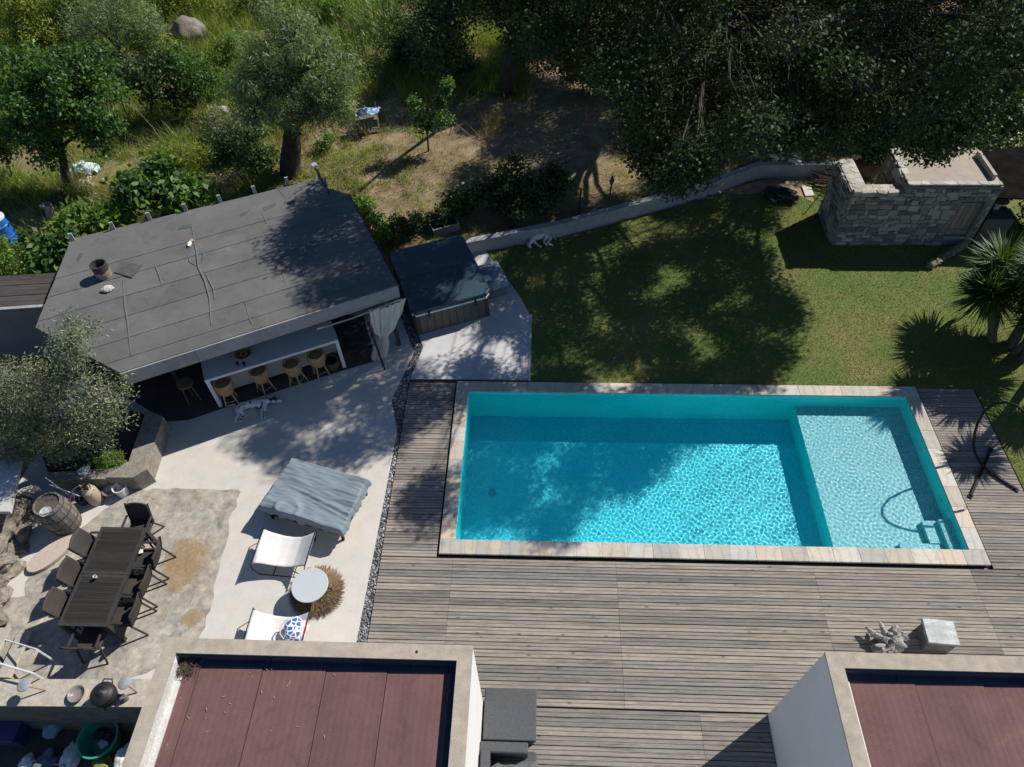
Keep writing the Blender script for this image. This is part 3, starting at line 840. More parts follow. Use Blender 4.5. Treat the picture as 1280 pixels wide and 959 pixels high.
# small drain hole in the left cap and twigs blown into the roof corner
q = MB().lathe([(0.022, 0), (0.022, 0.004), (0.016, 0.006)], (0.307,-3.037,3.101), 10)
obj('drain_ring', q, mat('black_metal', (0.02, 0.02, 0.022), rough=0.4), wingL)
TWIG = mat('dry_twig', (0.15, 0.11, 0.075), (0.07, 0.05, 0.035), rough=0.9)
q = MB()
for k in range(130):
    cx_, cy_ = -3.13 + abs(rng.gauss(0, 0.13)), -3.22 - abs(rng.gauss(0, 0.09)); a = rng.random()*6.28; l = rng.uniform(0.04, 0.16)
    z = 2.90 + rng.random()*0.05
    q.tube([(cx_, cy_, z), (cx_+math.cos(a)*l, cy_+math.sin(a)*l, z+rng.uniform(-.02, .04))], 0.004, 3)
o = obj('twigs', q, TWIG); tag(o, 'heap of dry twigs and leaves in the corner of the red roof', 'twigs', kind='stuff')
q = MB()
for k in range(26):
    cx_, cy_ = rng.uniform(-3.0, 0.2), -3.25 - rng.random()**3*1.2; a = rng.random()*6.28; l = rng.uniform(0.015, 0.05)
    q.bar((cx_, cy_, 2.884), (cx_+math.cos(a)*l, cy_+math.sin(a)*l, 2.886), 0.006, 0.004)
o = obj('roof_litter', q, mat('pale_litter', (0.4, 0.36, 0.28))); tag(o, 'pale scraps of leaf scattered over the red roof', 'litter', kind='stuff')
q = MB()
for pts in ([(0.904,-3.253), (0.967,-3.329), (1.05,-3.359), (1.128,-3.346)], [(1.15,-3.157), (1.236,-3.244), (1.299,-3.342)]):
    q.tube([(x-3.6, y-0.05, 2.888) for x, y in pts], 0.005, 4)

# ---------------------------------------------------------------- pool house with bar
def clip(poly, a, b_, c):
    """keep the part of a convex polygon where a*x + b*y <= c"""
    out = []
    for i in range(len(poly)):
        p, q = poly[i], poly[(i+1) % len(poly)]
        dp, dq = a*p[0]+b_*p[1]-c, a*q[0]+b_*q[1]-c
        if dp <= 0: out.append(p)
        if (dp < 0 < dq) or (dq < 0 < dp):
            f = dp/(dp-dq); out.append((p[0]+(q[0]-p[0])*f, p[1]+(q[1]-p[1])*f))
    return out
ph = thing('pool_house', 'open pool house with grey felt roof above the white bar', 'pool house', (-5.0, 5.8, -0.08))
GFELT = feltmat('grey_felt', (0.120, 0.119, 0.114), 0.4, 0.0)
FASC = feltmat('grey_felt_fascia', (0.30, 0.30, 0.30), 2.0, 0.2)
ZR = 2.42
F1, F2 = (-6.60, 2.68), (-1.23, 5.39)             # front edge
ROOF = [F2, (-2.98, 8.82), (-3.42, 8.64), (-3.73, 9.56), (-9.5, 6.95), (-8.98, 3.95), F1]
RCONV = [F2, (-2.98, 8.82), (-3.55, 9.05), (-3.73, 9.56), (-9.5, 6.95), (-8.98, 3.95), F1]
fd = Vector((F2[0]-F1[0], F2[1]-F1[1])).normalized(); fn = Vector((-fd.y, fd.x))
c0 = fn.x*F1[0] + fn.y*F1[1]
obj('roof', MB().prism(ROOF, ZR-0.16, ZR-0.02), mat('roof_board', (0.12, 0.11, 0.10)), ph)
cuts = [0.0, 0.42, 1.02, 1.72, 2.42, 3.15, 3.75, 7.0]
for k in range(len(cuts)-1):
    pl = clip(RCONV, -fn.x, -fn.y, -(c0+cuts[k]-0.04)); pl = clip(pl, fn.x, fn.y, c0+cuts[k+1])
    if len(pl) < 3: continue
    a_ = sum(pl[i][0]*pl[(i+1) % len(pl)][1]-pl[(i+1) % len(pl)][0]*pl[i][1] for i in range(len(pl)))
    if a_ < 0: pl = pl[::-1]
    vs = []
    for (x, y) in pl:
        d = fn.x*x + fn.y*y - c0
        f = (d-cuts[k])/(cuts[k+1]-cuts[k])
        vs.append((x, y, ZR + 0.012*(1-f)))
    n = len(vs)
    vs += [(x, y, ZR-0.018) for x, y, z in vs]
    q = MB().add(vs, [tuple(range(n)), tuple(range(2*n-1, n-1, -1))] + [(i, n+i, n+(i+1) % n, (i+1) % n) for i in range(n)])
    q.f = [f if i < 2 else f for i, f in enumerate(q.f)]
    obj('roofing_felt', q, GFELT, ph)
def ridge(px, w_=0.02, name='felt_ridge'):
    pts = [(x, y, ZR-0.002+0.009) for x, y in px]
    # densify
    pp = []
    for a, b_ in zip(pts, pts[1:]):
        for k in range(4): pp.append(tuple(a[i]+(b_[i]-a[i])*k/4 for i in range(3)))
    pp.append(pts[-1])
    rr = [w_*(0.45+0.55*math.sin(math.pi*min(1, max(0.05, i/(len(pp)-1))))) for i in range(len(pp))]
    obj(name, MB().tube(pp, rr, 6), GFELT, ph, smooth=True)
ridge([(-6.647,7.439), (-6.194,6.41), (-5.999,5.924), (-5.708,5.484), (-5.415,4.903), (-5.108,4.031)], 0.028)
ridge([(-5.758,5.703), (-5.587,5.458), (-5.412,5.192), (-5.289,4.853)], 0.024)
ridge([(-6.407,6.408), (-6.274,6.12), (-6.055,5.98), (-5.976,6.151), (-6.03,6.382), (-6.144,6.498)], 0.016)
ridge([(-7.631,5.493), (-7.265,4.651), (-7.036,4.203), (-6.533,3.128)], 0.022)
ridge([(-7.099,6.056), (-6.833,5.638), (-6.633,5.286)], 0.020)
ridge([(-5.066,8.093), (-4.809,7.576)], 0.014)
ridge([(-4.891,9.047), (-4.464,8.496)], 0.012)
ridge([(-3.82,5.395), (-3.975,5.802), (-3.954,6.026), (-3.787,5.721)], 0.012)
ridge([(-4.664,4.963), (-4.288,4.187), (-4.179,4.043)], 0.012)
PATCH = mat('felt_patch', (0.10, 0.098, 0.095), (0.07, 0.07, 0.07), rough=0.8, fine=70)
for k, pl in enumerate(([(-5.073,8.211), (-4.773,8.413), (-4.76,8.279), (-4.998,8.079)], [(-5.586,7.978), (-5.376,8.111), (-5.413,7.946), (-5.529,7.848)], [(-6.973,7.456), (-6.681,7.553), (-6.66,7.427), (-6.96,7.299)], [(-9.046,6.23), (-9.037,6.435), (-8.953,6.377), (-8.945,6.086)])):
    obj('felt_patch', MB().prism(pl, ZR, ZR+0.016+0.001*k), PATCH, ph)
# fascia wrapped in felt, in two lengths with a joint
z0, z1 = ZR-0.36, ZR-0.006
for a_, b_ in ((0.0, 0.245), (0.2465, 1.0)):
    p0 = Vector(F1)*(1-a_)+Vector(F2)*a_; p1 = Vector(F1)*(1-b_)+Vector(F2)*b_
    q = MB()
    o_ = fn*-0.035
    q.prism([(p0.x, p0.y), (p1.x, p1.y), (p1.x+o_.x, p1.y+o_.y), (p0.x+o_.x, p0.y+o_.y)], z0, z1)
    obj('fascia', q, FASC, ph)
q = MB(); rd = Vector((-2.98-F2[0], 8.82-F2[1])).normalized()
q.prism([(F2[0]+0.03, F2[1]+0.01), (-2.95, 8.83), (-2.98, 8.82), (F2[0], F2[1])], ZR-0.22, ZR+0.01)
obj('verge_strip', q, mat('black_edge', (0.02, 0.02, 0.022)), ph)
# timbers showing above the back edge
BAT = mat('weathered_batten', (0.42, 0.41, 0.40), (0.28, 0.27, 0.26), stretch=(1, 1, 0.2), fine=30)
for x, y in ((93, 302), (143.5, 289), (189, 277), (234, 266), (277, 255.5), (320, 243.5), (361, 232), (402, 222)):
    pass
for (x, y) in [(-9.388,6.864), (-8.553,7.302), (-7.772,7.688), (-6.972,8.051), (-6.195,8.422), (-5.404,8.818), (-4.632,9.207), (-3.877,9.569)]:
    q = MB().box((x-0.03, y+0.03, ZR+0.05), (0.085, 0.04, 0.34), 0.42)
    obj('batten', q, BAT, ph)
# floor, back wall, side wall, posts
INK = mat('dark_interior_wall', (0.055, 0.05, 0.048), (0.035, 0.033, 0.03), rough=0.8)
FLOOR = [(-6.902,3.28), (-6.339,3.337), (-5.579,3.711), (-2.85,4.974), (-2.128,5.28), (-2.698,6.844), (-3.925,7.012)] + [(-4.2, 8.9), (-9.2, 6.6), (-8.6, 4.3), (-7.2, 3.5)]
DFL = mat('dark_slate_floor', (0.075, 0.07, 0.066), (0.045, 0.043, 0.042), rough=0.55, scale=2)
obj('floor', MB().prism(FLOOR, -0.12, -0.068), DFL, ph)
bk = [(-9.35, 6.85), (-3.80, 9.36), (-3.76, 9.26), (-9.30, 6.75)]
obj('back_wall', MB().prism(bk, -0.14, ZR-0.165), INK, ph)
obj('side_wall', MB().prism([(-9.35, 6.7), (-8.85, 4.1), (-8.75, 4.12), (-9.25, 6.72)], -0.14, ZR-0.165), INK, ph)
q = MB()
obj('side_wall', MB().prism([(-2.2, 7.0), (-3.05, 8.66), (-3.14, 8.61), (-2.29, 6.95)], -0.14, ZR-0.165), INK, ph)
for (x, y) in ((-6.75, 4.25), (-1.62, 5.85)):
    obj('post', MB().box((x, y, (ZR-0.17-0.1)/2), (0.09, 0.09, ZR-0.17+0.1), 0.44), mat('dark_post', (0.05, 0.045, 0.04)), ph)
obj('curtain_rod', MB().tube([(-2.95,4.339,2.03), (-2.22,4.688,2.04), (-1.176,5.312,2.05)], 0.018, 8), mat('bamboo', (0.42, 0.36, 0.28), (0.3, 0.25, 0.18)), ph)
q = MB()
for k in range(9):
    f = k/8.0; x, y = -1.95+0.62*f, 4.98+0.32*f
    q.tube([(x + 0.028*math.cos(a), y + 0.0*a, 2.05+0.028*math.sin(a)) for a in [j*math.pi/5 for j in range(10)]], 0.005, 4, closed=True)
obj('curtain_rings', q, mat('black_metal', (0.02, 0.02, 0.022), rough=0.4), ph)
# curtain, gathered and tied
CURT = mat('cream_curtain', (0.66, 0.64, 0.58), (0.55, 0.53, 0.48), rough=0.9, scale=4, fine=60, bump=0.2)
ct, cb = Vector((-1.511,5.155,2.02)), Vector((-2.081,5.398,-0.05))
def curt(u, v):
    a = 2*math.pi*u
    prof = [(0.0, 0.33, 0.07), (0.2, 0.30, 0.10), (0.42, 0.22, 0.11), (0.56, 0.09, 0.075), (0.62, 0.09, 0.075), (0.80, 0.15, 0.12), (1.0, 0.155, 0.13)]
    for (v0, w0, d0), (v1, w1, d1) in zip(prof, prof[1:]):
        if v <= v1:
            f = (v-v0)/(v1-v0); f = f*f*(3-2*f); wx = w0+(w1-w0)*f; dy = d0+(d1-d0)*f; break
    pl = 1 + 0.30*math.sin(15*a) + 0.14*math.sin(7*a+1)
    c = ct.lerp(cb, v) + Vector((0.05*math.sin(3*v), 0, 0))
    lx, ly = wx*math.cos(a)*pl, dy*math.sin(a)*pl
    return c + Vector((fd.x*lx + fn.x*ly, fd.y*lx + fn.y*ly, 0))
o = obj('curtain', MB().grid(curt, 120, 26), CURT, smooth=True); tag(o, 'cream curtain tied back at the corner of the pool house', 'curtain')
# make its origin sensible: kept at the scene origin because it hangs from the rod
o = obj('pole', MB().tube([(-1.86,4.989,-0.07), ((-1.86,4.989,-0.07)[0]-0.21, (-1.86,4.989,-0.07)[1]+0.25, 1.35)], 0.028, 8), mat('black_paint', (0.012, 0.012, 0.014), rough=0.45))
tag(o, 'thin black pole leaning beside the cream curtain', 'pole')

# bar counter
bo = Vector((-5.70, 3.72)); bd = Vector((-2.84-(-5.70), 5.05-3.72)); BL = bd.length; bd.normalize(); bn_ = Vector((-bd.y, bd.x)); ba = math.atan2(bd.y, bd.x)
bar = thing('bar_counter', 'long white bar counter under the pool house roof', 'bar counter', (bo.x, bo.y, -0.068), ba)
BW = mat('white_counter', (0.70, 0.69, 0.70), (0.62, 0.61, 0.62), rough=0.5, scale=1.2, fine=20, bump=0.03, grain=0.1)
H_ = 1.0
obj('counter_top', MB().cbox((BL/2, 0.36, H_-0.03), (BL, 0.72, 0.07), 0.006), BW, bar, world=False)
obj('leg_slab', MB().cbox((0.045, 0.36, (H_-0.067)/2), (0.085, 0.715, H_-0.067), 0.004), BW, bar, world=False)
obj('leg_slab', MB().cbox((BL-0.045, 0.36, (H_-0.067)/2), (0.085, 0.715, H_-0.067), 0.004), BW, bar, world=False)
obj('front_panel', MB().box((BL/2, 0.42, (H_-0.07)/2+0.03), (BL-0.18, 0.05, H_-0.14)), mat('cream_panel', (0.52, 0.50, 0.46), (0.46, 0.44, 0.40)), bar, world=False)
def on_bar(u, v): p = bo + bd*u + bn_*v; return p.x, p.y
# things on and under the bar
RAT = mat('woven_rattan', (0.46, 0.31, 0.16), (0.30, 0.195, 0.10), rough=0.75, scale=9, fine=70, bump=0.5)
x, y = on_bar(0.98, 0.40)
b1 = thing('bowl', 'round brown wicker bowl on the white bar', 'bowl', (x, y, 0.938))
obj('rim', MB().lathe([(0.09, 0.0), (0.16, 0.05), (0.2, 0.10), (0.185, 0.105), (0.14, 0.05), (0.07, 0.02), (0.0, 0.02)], (0, 0, 0), 20), RAT, b1, world=False, smooth=True)
q = MB()
for k in range(5): q.blob((0.07*math.cos(k*1.3), 0.07*math.sin(k*1.3), 0.07), (0.045, 0.045, 0.045), k, 0.1, 2)
obj('fruit', q, mat('red_fruit', (0.35, 0.10, 0.05), (0.3, 0.2, 0.06)), b1, world=False, smooth=True)
for k, (u, v, lab) in enumerate(((0.80, 0.16, 'small dark tumbler on the bar, nearer the left leg'), (0.94, 0.10, 'small dark tumbler on the bar just below the wicker bowl'))):
    x, y = on_bar(u, v)
    o = obj('tumbler', MB().lathe([(0.03, 0), (0.036, 0.09), (0.032, 0.09), (0.026, 0.01), (0, 0.01)], (x, y, 0.938), 12), mat('smoked_glass', (0.03, 0.03, 0.03), rough=0.15)); tag(o, lab, 'tumbler', 'tumblers on the bar')
x, y = on_bar(2.86, 0.16)
bk_ = thing('basket', 'round dark wicker basket under the right end of the bar', 'basket', (x, y, -0.068))
obj('body', MB().lathe([(0.15, 0), (0.2, 0.14), (0.19, 0.27), (0.17, 0.27), (0.18, 0.14), (0.13, 0.02), (0, 0.02)], (0, 0, 0), 18), mat('dark_wicker', (0.13, 0.09, 0.055), (0.07, 0.05, 0.03), fine=60, bump=0.5), bk_, world=False)
obj('handle', MB().tube([(-0.18, 0, 0.26), (-0.12, 0, 0.38), (0, 0, 0.42), (0.12, 0, 0.38), (0.18, 0, 0.26)], 0.014, 6), mat('dark_wicker', (0.13, 0.09, 0.055)), bk_, world=False)

# rattan bar stools
def stool(label, loc, rz, group):
    t = thing('bar_stool', label, 'bar stool', loc, rz, group)
    def seat(u, v):
        a = 2*math.pi*u
        pr = [(0.0, 0.155, 0.44), (0.2, 0.185, 0.50), (0.55, 0.225, 0.66), (0.8, 0.215, 0.78), (0.9, 0.19, 0.81), (0.93, 0.17, 0.80), (1.0, 0.155, 0.755)]
        for (v0, r0, z0_), (v1, r1, z1_) in zip(pr, pr[1:]):
            if v <= v1 + 1e-9:
                f = (v-v0)/(v1-v0); r_ = r0+(r1-r0)*f; z_ = z0_+(z1_-z0_)*f; break
        r_ *= 1 + 0.03*math.sin(24*a + 20*v)
        return Vector((r_*math.cos(a), r_*math.sin(a), z_))
    obj('seat', MB().grid(seat, 48, 20), RAT, t, world=False, smooth=True)
    obj('seat_pad', MB().lathe([(0.16, 0.75), (0.16, 0.762), (0.12, 0.775), (0.0, 0.78)], (0, 0, 0), 20), mat('dark_rattan', (0.30, 0.19, 0.095), (0.19, 0.12, 0.06), fine=70, bump=0.5), t, world=False, smooth=True)
    LG = mat('pale_wood_leg', (0.45, 0.33, 0.20), (0.36, 0.25, 0.15), stretch=(1, 1, 0.2))
    ft = []
    for k in range(4):
        a = math.pi/4 + k*math.pi/2
        p0, p1 = Vector((0.125*math.cos(a), 0.125*math.sin(a), 0.46)), Vector((0.225*math.cos(a), 0.225*math.sin(a), 0))
        obj('leg', MB().tube([p0, p1], [0.019, 0.014], 7), LG, t, world=False); ft.append(p1.lerp(p0, 0.42))
    for k in range(4): obj('rung', MB().tube([ft[k], ft[(k+1) % 4]], 0.009, 5), LG, t, world=False)
    return t
st = stool('first rattan bar stool from the left, by the left leg of the white bar', (-5.406,3.861,-0.07), ba, 'rattan stools in front of the bar')
dupe(st, (-4.66,4.247,-0.07), ba+0.5, 'second rattan bar stool from the left along the white bar')
dupe(st, (-3.919,4.488,-0.07), ba+0.9, 'third rattan bar stool from the left along the white bar')
dupe(st, (-3.399,4.782,-0.07), ba+0.2, 'rightmost rattan bar stool, beside the dark basket under the bar')
t = thing('stool', 'low round wooden stool in the dark, left of the bar', 'stool', (-6.381,3.944,-0.07))
obj('seat', MB().lathe([(0.16, 0.60), (0.19, 0.61), (0.19, 0.65), (0.17, 0.66), (0, 0.66)], (0, 0, 0), 20), mat('brown_wood', (0.19, 0.13, 0.08), (0.13, 0.09, 0.05)), t, world=False)
for k in range(3):
    a = k*2.1; obj('leg', MB().tube([(0.11*math.cos(a), 0.11*math.sin(a), 0.6), (0.17*math.cos(a), 0.17*math.sin(a), 0)], 0.018, 6), mat('brown_wood', (0.19, 0.13, 0.08)), t, world=False)

# things lying on the pool house roof
zr = ZR + 0.006
pot = thing('bucket', 'black bucket standing on the grey felt roof', 'bucket', (-8.111,5.615,2.43))
obj('body', MB().lathe([(0.15, 0), (0.16, 0.03), (0.155, 0.05), (0.165, 0.10), (0.168, 0.2), (0.178, 0.21), (0.172, 0.34), (0.185, 0.345), (0.185, 0.365), (0.16, 0.365), (0.15, 0.04), (0, 0.04)], (0, 0, 0), 24), mat('black_plastic', (0.06, 0.055, 0.05), (0.03, 0.028, 0.027), rough=0.5, spec=0.5), pot, world=False, smooth=False)
obj('cement_crust', MB().lathe([(0.171, 0.02), (0.176, 0.06), (0.18, 0.12), (0.172, 0.19)], (0, 0, 0), 24), mat('cement_crust', (0.36, 0.27, 0.22), (0.15, 0.12, 0.10), scale=9, fine=50), pot, world=False)
o = obj('slate_tile', MB().prism([(-7.92,6.095), (-7.357,5.986), (-7.436,5.539), (-7.928,5.728)], zr, zr+0.03), mat('slate_grey', (0.10, 0.10, 0.10), (0.065, 0.065, 0.065), rough=0.7, scale=6)); tag(o, 'square dark slate tile lying beside the black bucket', 'tile')
p_ = (-7.82,5.13,2.43)
o = obj('stone', MB().blob((p_[0], p_[1], ZR+0.06), (0.14, 0.10, 0.06), 3, 0.35, 2, 0.3), mat('pale_stone', (0.60, 0.56, 0.48), (0.45, 0.41, 0.34))); tag(o, 'pale flat stone on the grey roof below the bucket', 'stone')
p_ = (-6.468,6.781,2.43)
sc_ = thing('scrap', 'small crumpled white and orange scrap on the grey roof', 'scrap', p_)
obj('rag', MB().blob((0, -0.03, 0.03), (0.05, 0.09, 0.035), 9, 0.8, 2), mat('white_cloth', (0.75, 0.74, 0.72)), sc_, world=False)
obj('peel', MB().blob((0.0, 0.1, 0.03), (0.05, 0.06, 0.03), 5, 0.6, 2), mat('orange_peel', (0.55, 0.25, 0.10)), sc_, world=False)
# lamp on a pole at the back corner of the roof
lp = thing('lamp', 'white lamp head on a thin black pole at the back corner of the roof', 'lamp', (-3.423,8.768,2.3))
top = Vector((-0.28, 0.12, 0.92))
obj('pole', MB().tube([(0, 0, -2.3), (0, 0, 0), top], 0.018, 7), mat('black_paint', (0.012, 0.012, 0.014)), lp, world=False)
obj('lamp_head', MB().lathe([(0.04, -0.05), (0.09, -0.02), (0.09, 0.03), (0.05, 0.05), (0, 0.05)], top, 14), mat('white_plastic', (0.75, 0.75, 0.74), rough=0.4), lp, world=False, smooth=True)

# ---------------------------------------------------------------- shed left of the pool house
sh = thing('shed', 'low shed with a dark plank roof left of the pool house', 'shed', (-12.3, 5.4, -0.14))
zs = 2.0
sa, sb, sc1, sd = Vector((-12.239,5.944,2)), Vector((-9.769,6.197,2)), Vector((-9.455,5.087,2)), Vector((-11.633,4.85,2))
SHW = woodmat('dark_shed_board', (0.075, 0.068, 0.06), (0.045, 0.04, 0.035), 0.2)
for k in range(6):
    f0, f1 = k/6, (k+1)/6 - 0.012
    a, b_, c, d = sa.lerp(sd, f0), sb.lerp(sc1, f0), sb.lerp(sc1, f1), sa.lerp(sd, f1)
    obj('roof_plank', MB().prism([(p.x, p.y) for p in (a, b_, c, d)], zs-0.04+0.006*(k % 2), zs+0.006*(k % 2)), SHW, sh)
obj('white_edge', MB().tube([sd+V(0, -0.02, 0), sc1+V(0, -0.02, 0)], 0.04, 4), mat('white_trim', (0.78, 0.78, 0.77)), sh)
obj('wall', MB().prism([(sa.x, sa.y-0.15), (sb.x-0.1, sb.y-0.15), (sc1.x-0.1, sc1.y+0.12), (sd.x, sd.y+0.12)], -0.14, zs-0.05), mat('shed_wall', (0.20, 0.20, 0.21), (0.15, 0.15, 0.155), scale=1.5), sh)

# ---------------------------------------------------------------- hot tub beside the pool house
ta = R(22)
tub = thing('hot_tub', 'square hot tub with a dark blue folding cover', 'hot tub', (-0.70, 7.66, -0.07), ta)
TW, TD = 2.06, 2.46
CAB = mat('brown_cabinet', (0.10, 0.09, 0.085), (0.075, 0.068, 0.064), rough=0.6, stretch=(8, 8, 0.3), scale=3)
obj('cabinet', MB().cbox((0, 0, 0.37), (TW-0.06, TD-0.06, 0.74), 0.08), CAB, tub, world=False)
for sx, sy in ((-1, -1), (1, -1), (1, 1), (-1, 1)):
    obj('corner_trim', MB().tube([(sx*(TW/2-0.10), sy*(TD/2-0.09), 0.01), (sx*(TW/2-0.10), sy*(TD/2-0.09), 0.735)], 0.085, 10), mat('corner_trim', (0.06, 0.055, 0.052)), tub, world=False)
for k in range(9):
    x = -TW/2+0.24+k*(TW-0.48)/8
    obj('panel_slat', MB().box((x, -TD/2+0.022, 0.37), (0.165, 0.016, 0.66)), CAB, tub, world=False)
obj('acrylic_rim', MB().cbox((0, 0, 0.765), (TW+0.02, TD+0.02, 0.05), 0.10), mat('white_acrylic', (0.75, 0.75, 0.74), rough=0.35), tub, world=False)
VIN = mat('dark_blue_vinyl', (0.026, 0.055, 0.078), (0.019, 0.042, 0.062), rough=0.5, scale=2, fine=120, bump=0.15, spec=0.35)
for s_ in (-1, 1):
    q = MB(); y0, y1 = (-TD/2-0.03, -0.006) if s_ < 0 else (0.006, TD/2+0.03)
    hw = TW/2+0.03; c = 0.13
    zl, zh = 0.795, 0.9
    if s_ < 0: ring = [(-hw, y1), (-hw, y0+c), (-hw+c, y0), (hw-c, y0), (hw, y0+c), (hw, y1)]
    else: ring = [(hw, y0), (hw, y1-c), (hw-c, y1), (-hw+c, y1), (-hw, y1-c), (-hw, y0)]
    zt_ = lambda y: zh + 0.035*(1-abs(y)/(TD/2))
    n = len(ring)
    vs = [(x, y, zl) for x, y in ring] + [(x, y, zt_(y)-0.02) for x, y in ring] + [(x*0.985, y+(0.02 if (y < -1) else (-0.02 if y > 1 else 0)), zt_(y)) for x, y in ring]
    q.add(vs, [tuple(range(n-1, -1, -1)), tuple(range(2*n, 3*n))] + [(i, (i+1) % n, n+(i+1) % n, n+i) for i in range(n)] + [(n+i, n+(i+1) % n, 2*n+(i+1) % n, 2*n+i) for i in range(n)])
    obj('cover_half', q, VIN, tub, world=False)
for x in (-0.62, 0.62):
    obj('strap', MB().box((x, -TD/2-0.038, 0.70), (0.05, 0.008, 0.26)), mat('black_strap', (0.02, 0.02, 0.02)), tub, world=False)

# pump box under a sheet beside the tub, and a wooden crate behind it
pb = thing('pump_box', 'low pump box draped with a grey blue sheet right of the hot tub', 'pump box', (0.657,8.006,-0.07), ta)
obj('box', MB().cbox((0, 0, 0.25), (0.62, 0.8, 0.5), 0.03), mat('grey_plastic', (0.16, 0.17, 0.18), rough=0.5), pb, world=False)
def drape(u, v):
    x, y = (u-0.5)*0.82, (v-0.5)*1.0
    e = max(abs(x)/0.34, abs(y)/0.43)
    z = 0.53 + 0.025*mnoise.noise((x*5, y*5, 2)) - (max(0, e-1))*0.9 + 0.10*max(0, 0.3-abs(y+0.05))
    return Vector((x, y, z))
obj('sheet', MB().grid(drape, 22, 26), mat('grey_blue_sheet', (0.17, 0.22, 0.28), (0.13, 0.17, 0.22), rough=0.6, fine=60), pb, world=False, smooth=True)
def cloth(name, label, cat, p_, d, m, seed, rz=0.0, crumple=0.06):
    def fn_(u, v):
        x, y = (u-0.5)*d[0], (v-0.5)*d[1]
        e = 1 + 0.3*mnoise.noise((u*2.5, v*2.5, seed))
        return Vector((x*e, y*e, 0.03 + d[2]*max(0, 1-(2*abs(u-0.5))**2-(2*abs(v-0.5))**2*0.8) + crumple*mnoise.noise((u*6, v*6, seed+3))))
    o = obj(name, MB().grid(fn_, 18, 18), m, None, smooth=True, loc=p_, rot=(0, 0, rz)); tag(o, label, cat); return o
cloth('towel', 'small white towel dropped on the sheeted pump box', 'towel', ((0.526,7.7,0.5)[0], (0.526,7.7,0.5)[1], 0.5), (0.30, 0.24, 0.04), mat('white_cloth', (0.75, 0.74, 0.72)), 3, 0.5, 0.03)
cr = thing('crate', 'small open wooden crate behind the hot tub', 'crate', (-0.822,10.188,0.1), R(25))
CW = mat('grey_crate_wood', (0.26, 0.25, 0.23), (0.18, 0.17, 0.155), stretch=(0.3, 3, 3))
for c_, d_ in (((0, -0.22, 0.2), (0.8, 0.03, 0.36)), ((0, 0.22, 0.2), (0.8, 0.03, 0.36)), ((-0.385, 0, 0.2), (0.03, 0.41, 0.36)), ((0.385, 0, 0.2), (0.03, 0.41, 0.36)), ((0, 0, 0.05), (0.74, 0.41, 0.03))):
    obj('board', MB().box(c_, d_), CW, cr, world=False)

# ---------------------------------------------------------------- daybed under a cover
A_, B_, C_, D_ = [Vector((*p, 0.5)) for p in [(-3.402,2.006), (-1.549,1.45), (-1.909,0.163), (-3.823,0.726)]]
cen = (A_+B_+C_+D_)/4
db = thing('daybed', 'low double daybed under a grey blue cover', 'daybed', (cen.x, cen.y, -0.08))
def cover(u, v):
    p = D_.lerp(C_, u).lerp(A_.lerp(B_, u), v)
    x, y = u, v
    z = 0.50
    wr = 0.020*math.sin(9*v + 3*u + 2.5*mnoise.noise((u*3, v*2, 1))) + 0.030*mnoise.noise((u*3.0, v*8.0, 4)) + 0.016*mnoise.noise((u*7, v*22, 8)) + 0.02*mnoise.noise((u*5, v*5, 14))
    # a deep fold near the front edge, and a long crease from the middle to the right
    d = math.hypot((u-0.33)*1.4, (v-0.10)*1.0)
    wr += 0.05*math.exp(-((d-0.17)/0.04)**2)*max(0, 1-v*2.6)*(0.6+0.4*math.sin(7*u)) + 0.03*mnoise.noise((u*6+v*3, v*5, 2))*math.exp(-(d/0.35)**2)
    wr += 0.03*math.exp(-((v-0.46+0.24*(u-0.4))/0.03)**2)*(1/(1+math.exp(-(u-0.35)*20)))
    wr += 0.02*math.exp(-((v-0.40+0.30*(u-0.4))/0.02)**2)*(1/(1+math.exp(-(u-0.45)*20)))
    e = 0.0
    for q in (u, 1-u, v, 1-v):
        if q < 0.035: e = max(e, (0.035-q)/0.035)
    # loose hem, pulled in and out along the border
    hem = mnoise.noise((u*5, v*5, 21)) + 0.5*mnoise.noise((u*13, v*13, 22))
    z += wr*(1-0.6*e) - (0.19 + 0.09*hem)*e*e
    out_ = (p - cen).normalized()*(0.07*hem*max(0.0, e) + 0.03*mnoise.noise((u*3, v*3, 23)))
    return Vector((p.x + out_.x, p.y + out_.y, z - 0.03*math.sin(math.pi*u)*math.sin(math.pi*v)))
obj('cover', MB().grid(cover, 110, 90), mat('grey_blue_cover', (0.185, 0.225, 0.255), (0.165, 0.20, 0.23), rough=0.65, scale=1.5, fine=90, bump=0.06), db, smooth=True)
def ins(k, s=0.90): return cen.lerp(k, s)
mt = [ins(k) for k in (D_, C_, B_, A_)]
obj('mattress', MB().prism([(p.x, p.y) for p in mt], 0.24, 0.44), mat('white_ticking', (0.72, 0.71, 0.69)), db)
fr = MB()
BM = mat('black_steel', (0.014, 0.014, 0.015), rough=0.65, spec=0.15)
for a, b_ in zip((D_, C_, B_, A_), (C_, B_, A_, D_)):
    a2, b2 = cen.lerp(a, 0.90), cen.lerp(b_, 0.90); fr.bar((a2.x, a2.y, 0.22), (b2.x, b2.y, 0.22), 0.05, 0.05)
obj('frame', fr, BM, db)
for k in (A_, B_, C_, D_):
    p = cen.lerp(k, 0.84); obj('leg', MB().bar((p.x, p.y, -0.08), (p.x, p.y, 0.2), 0.05), BM, db)
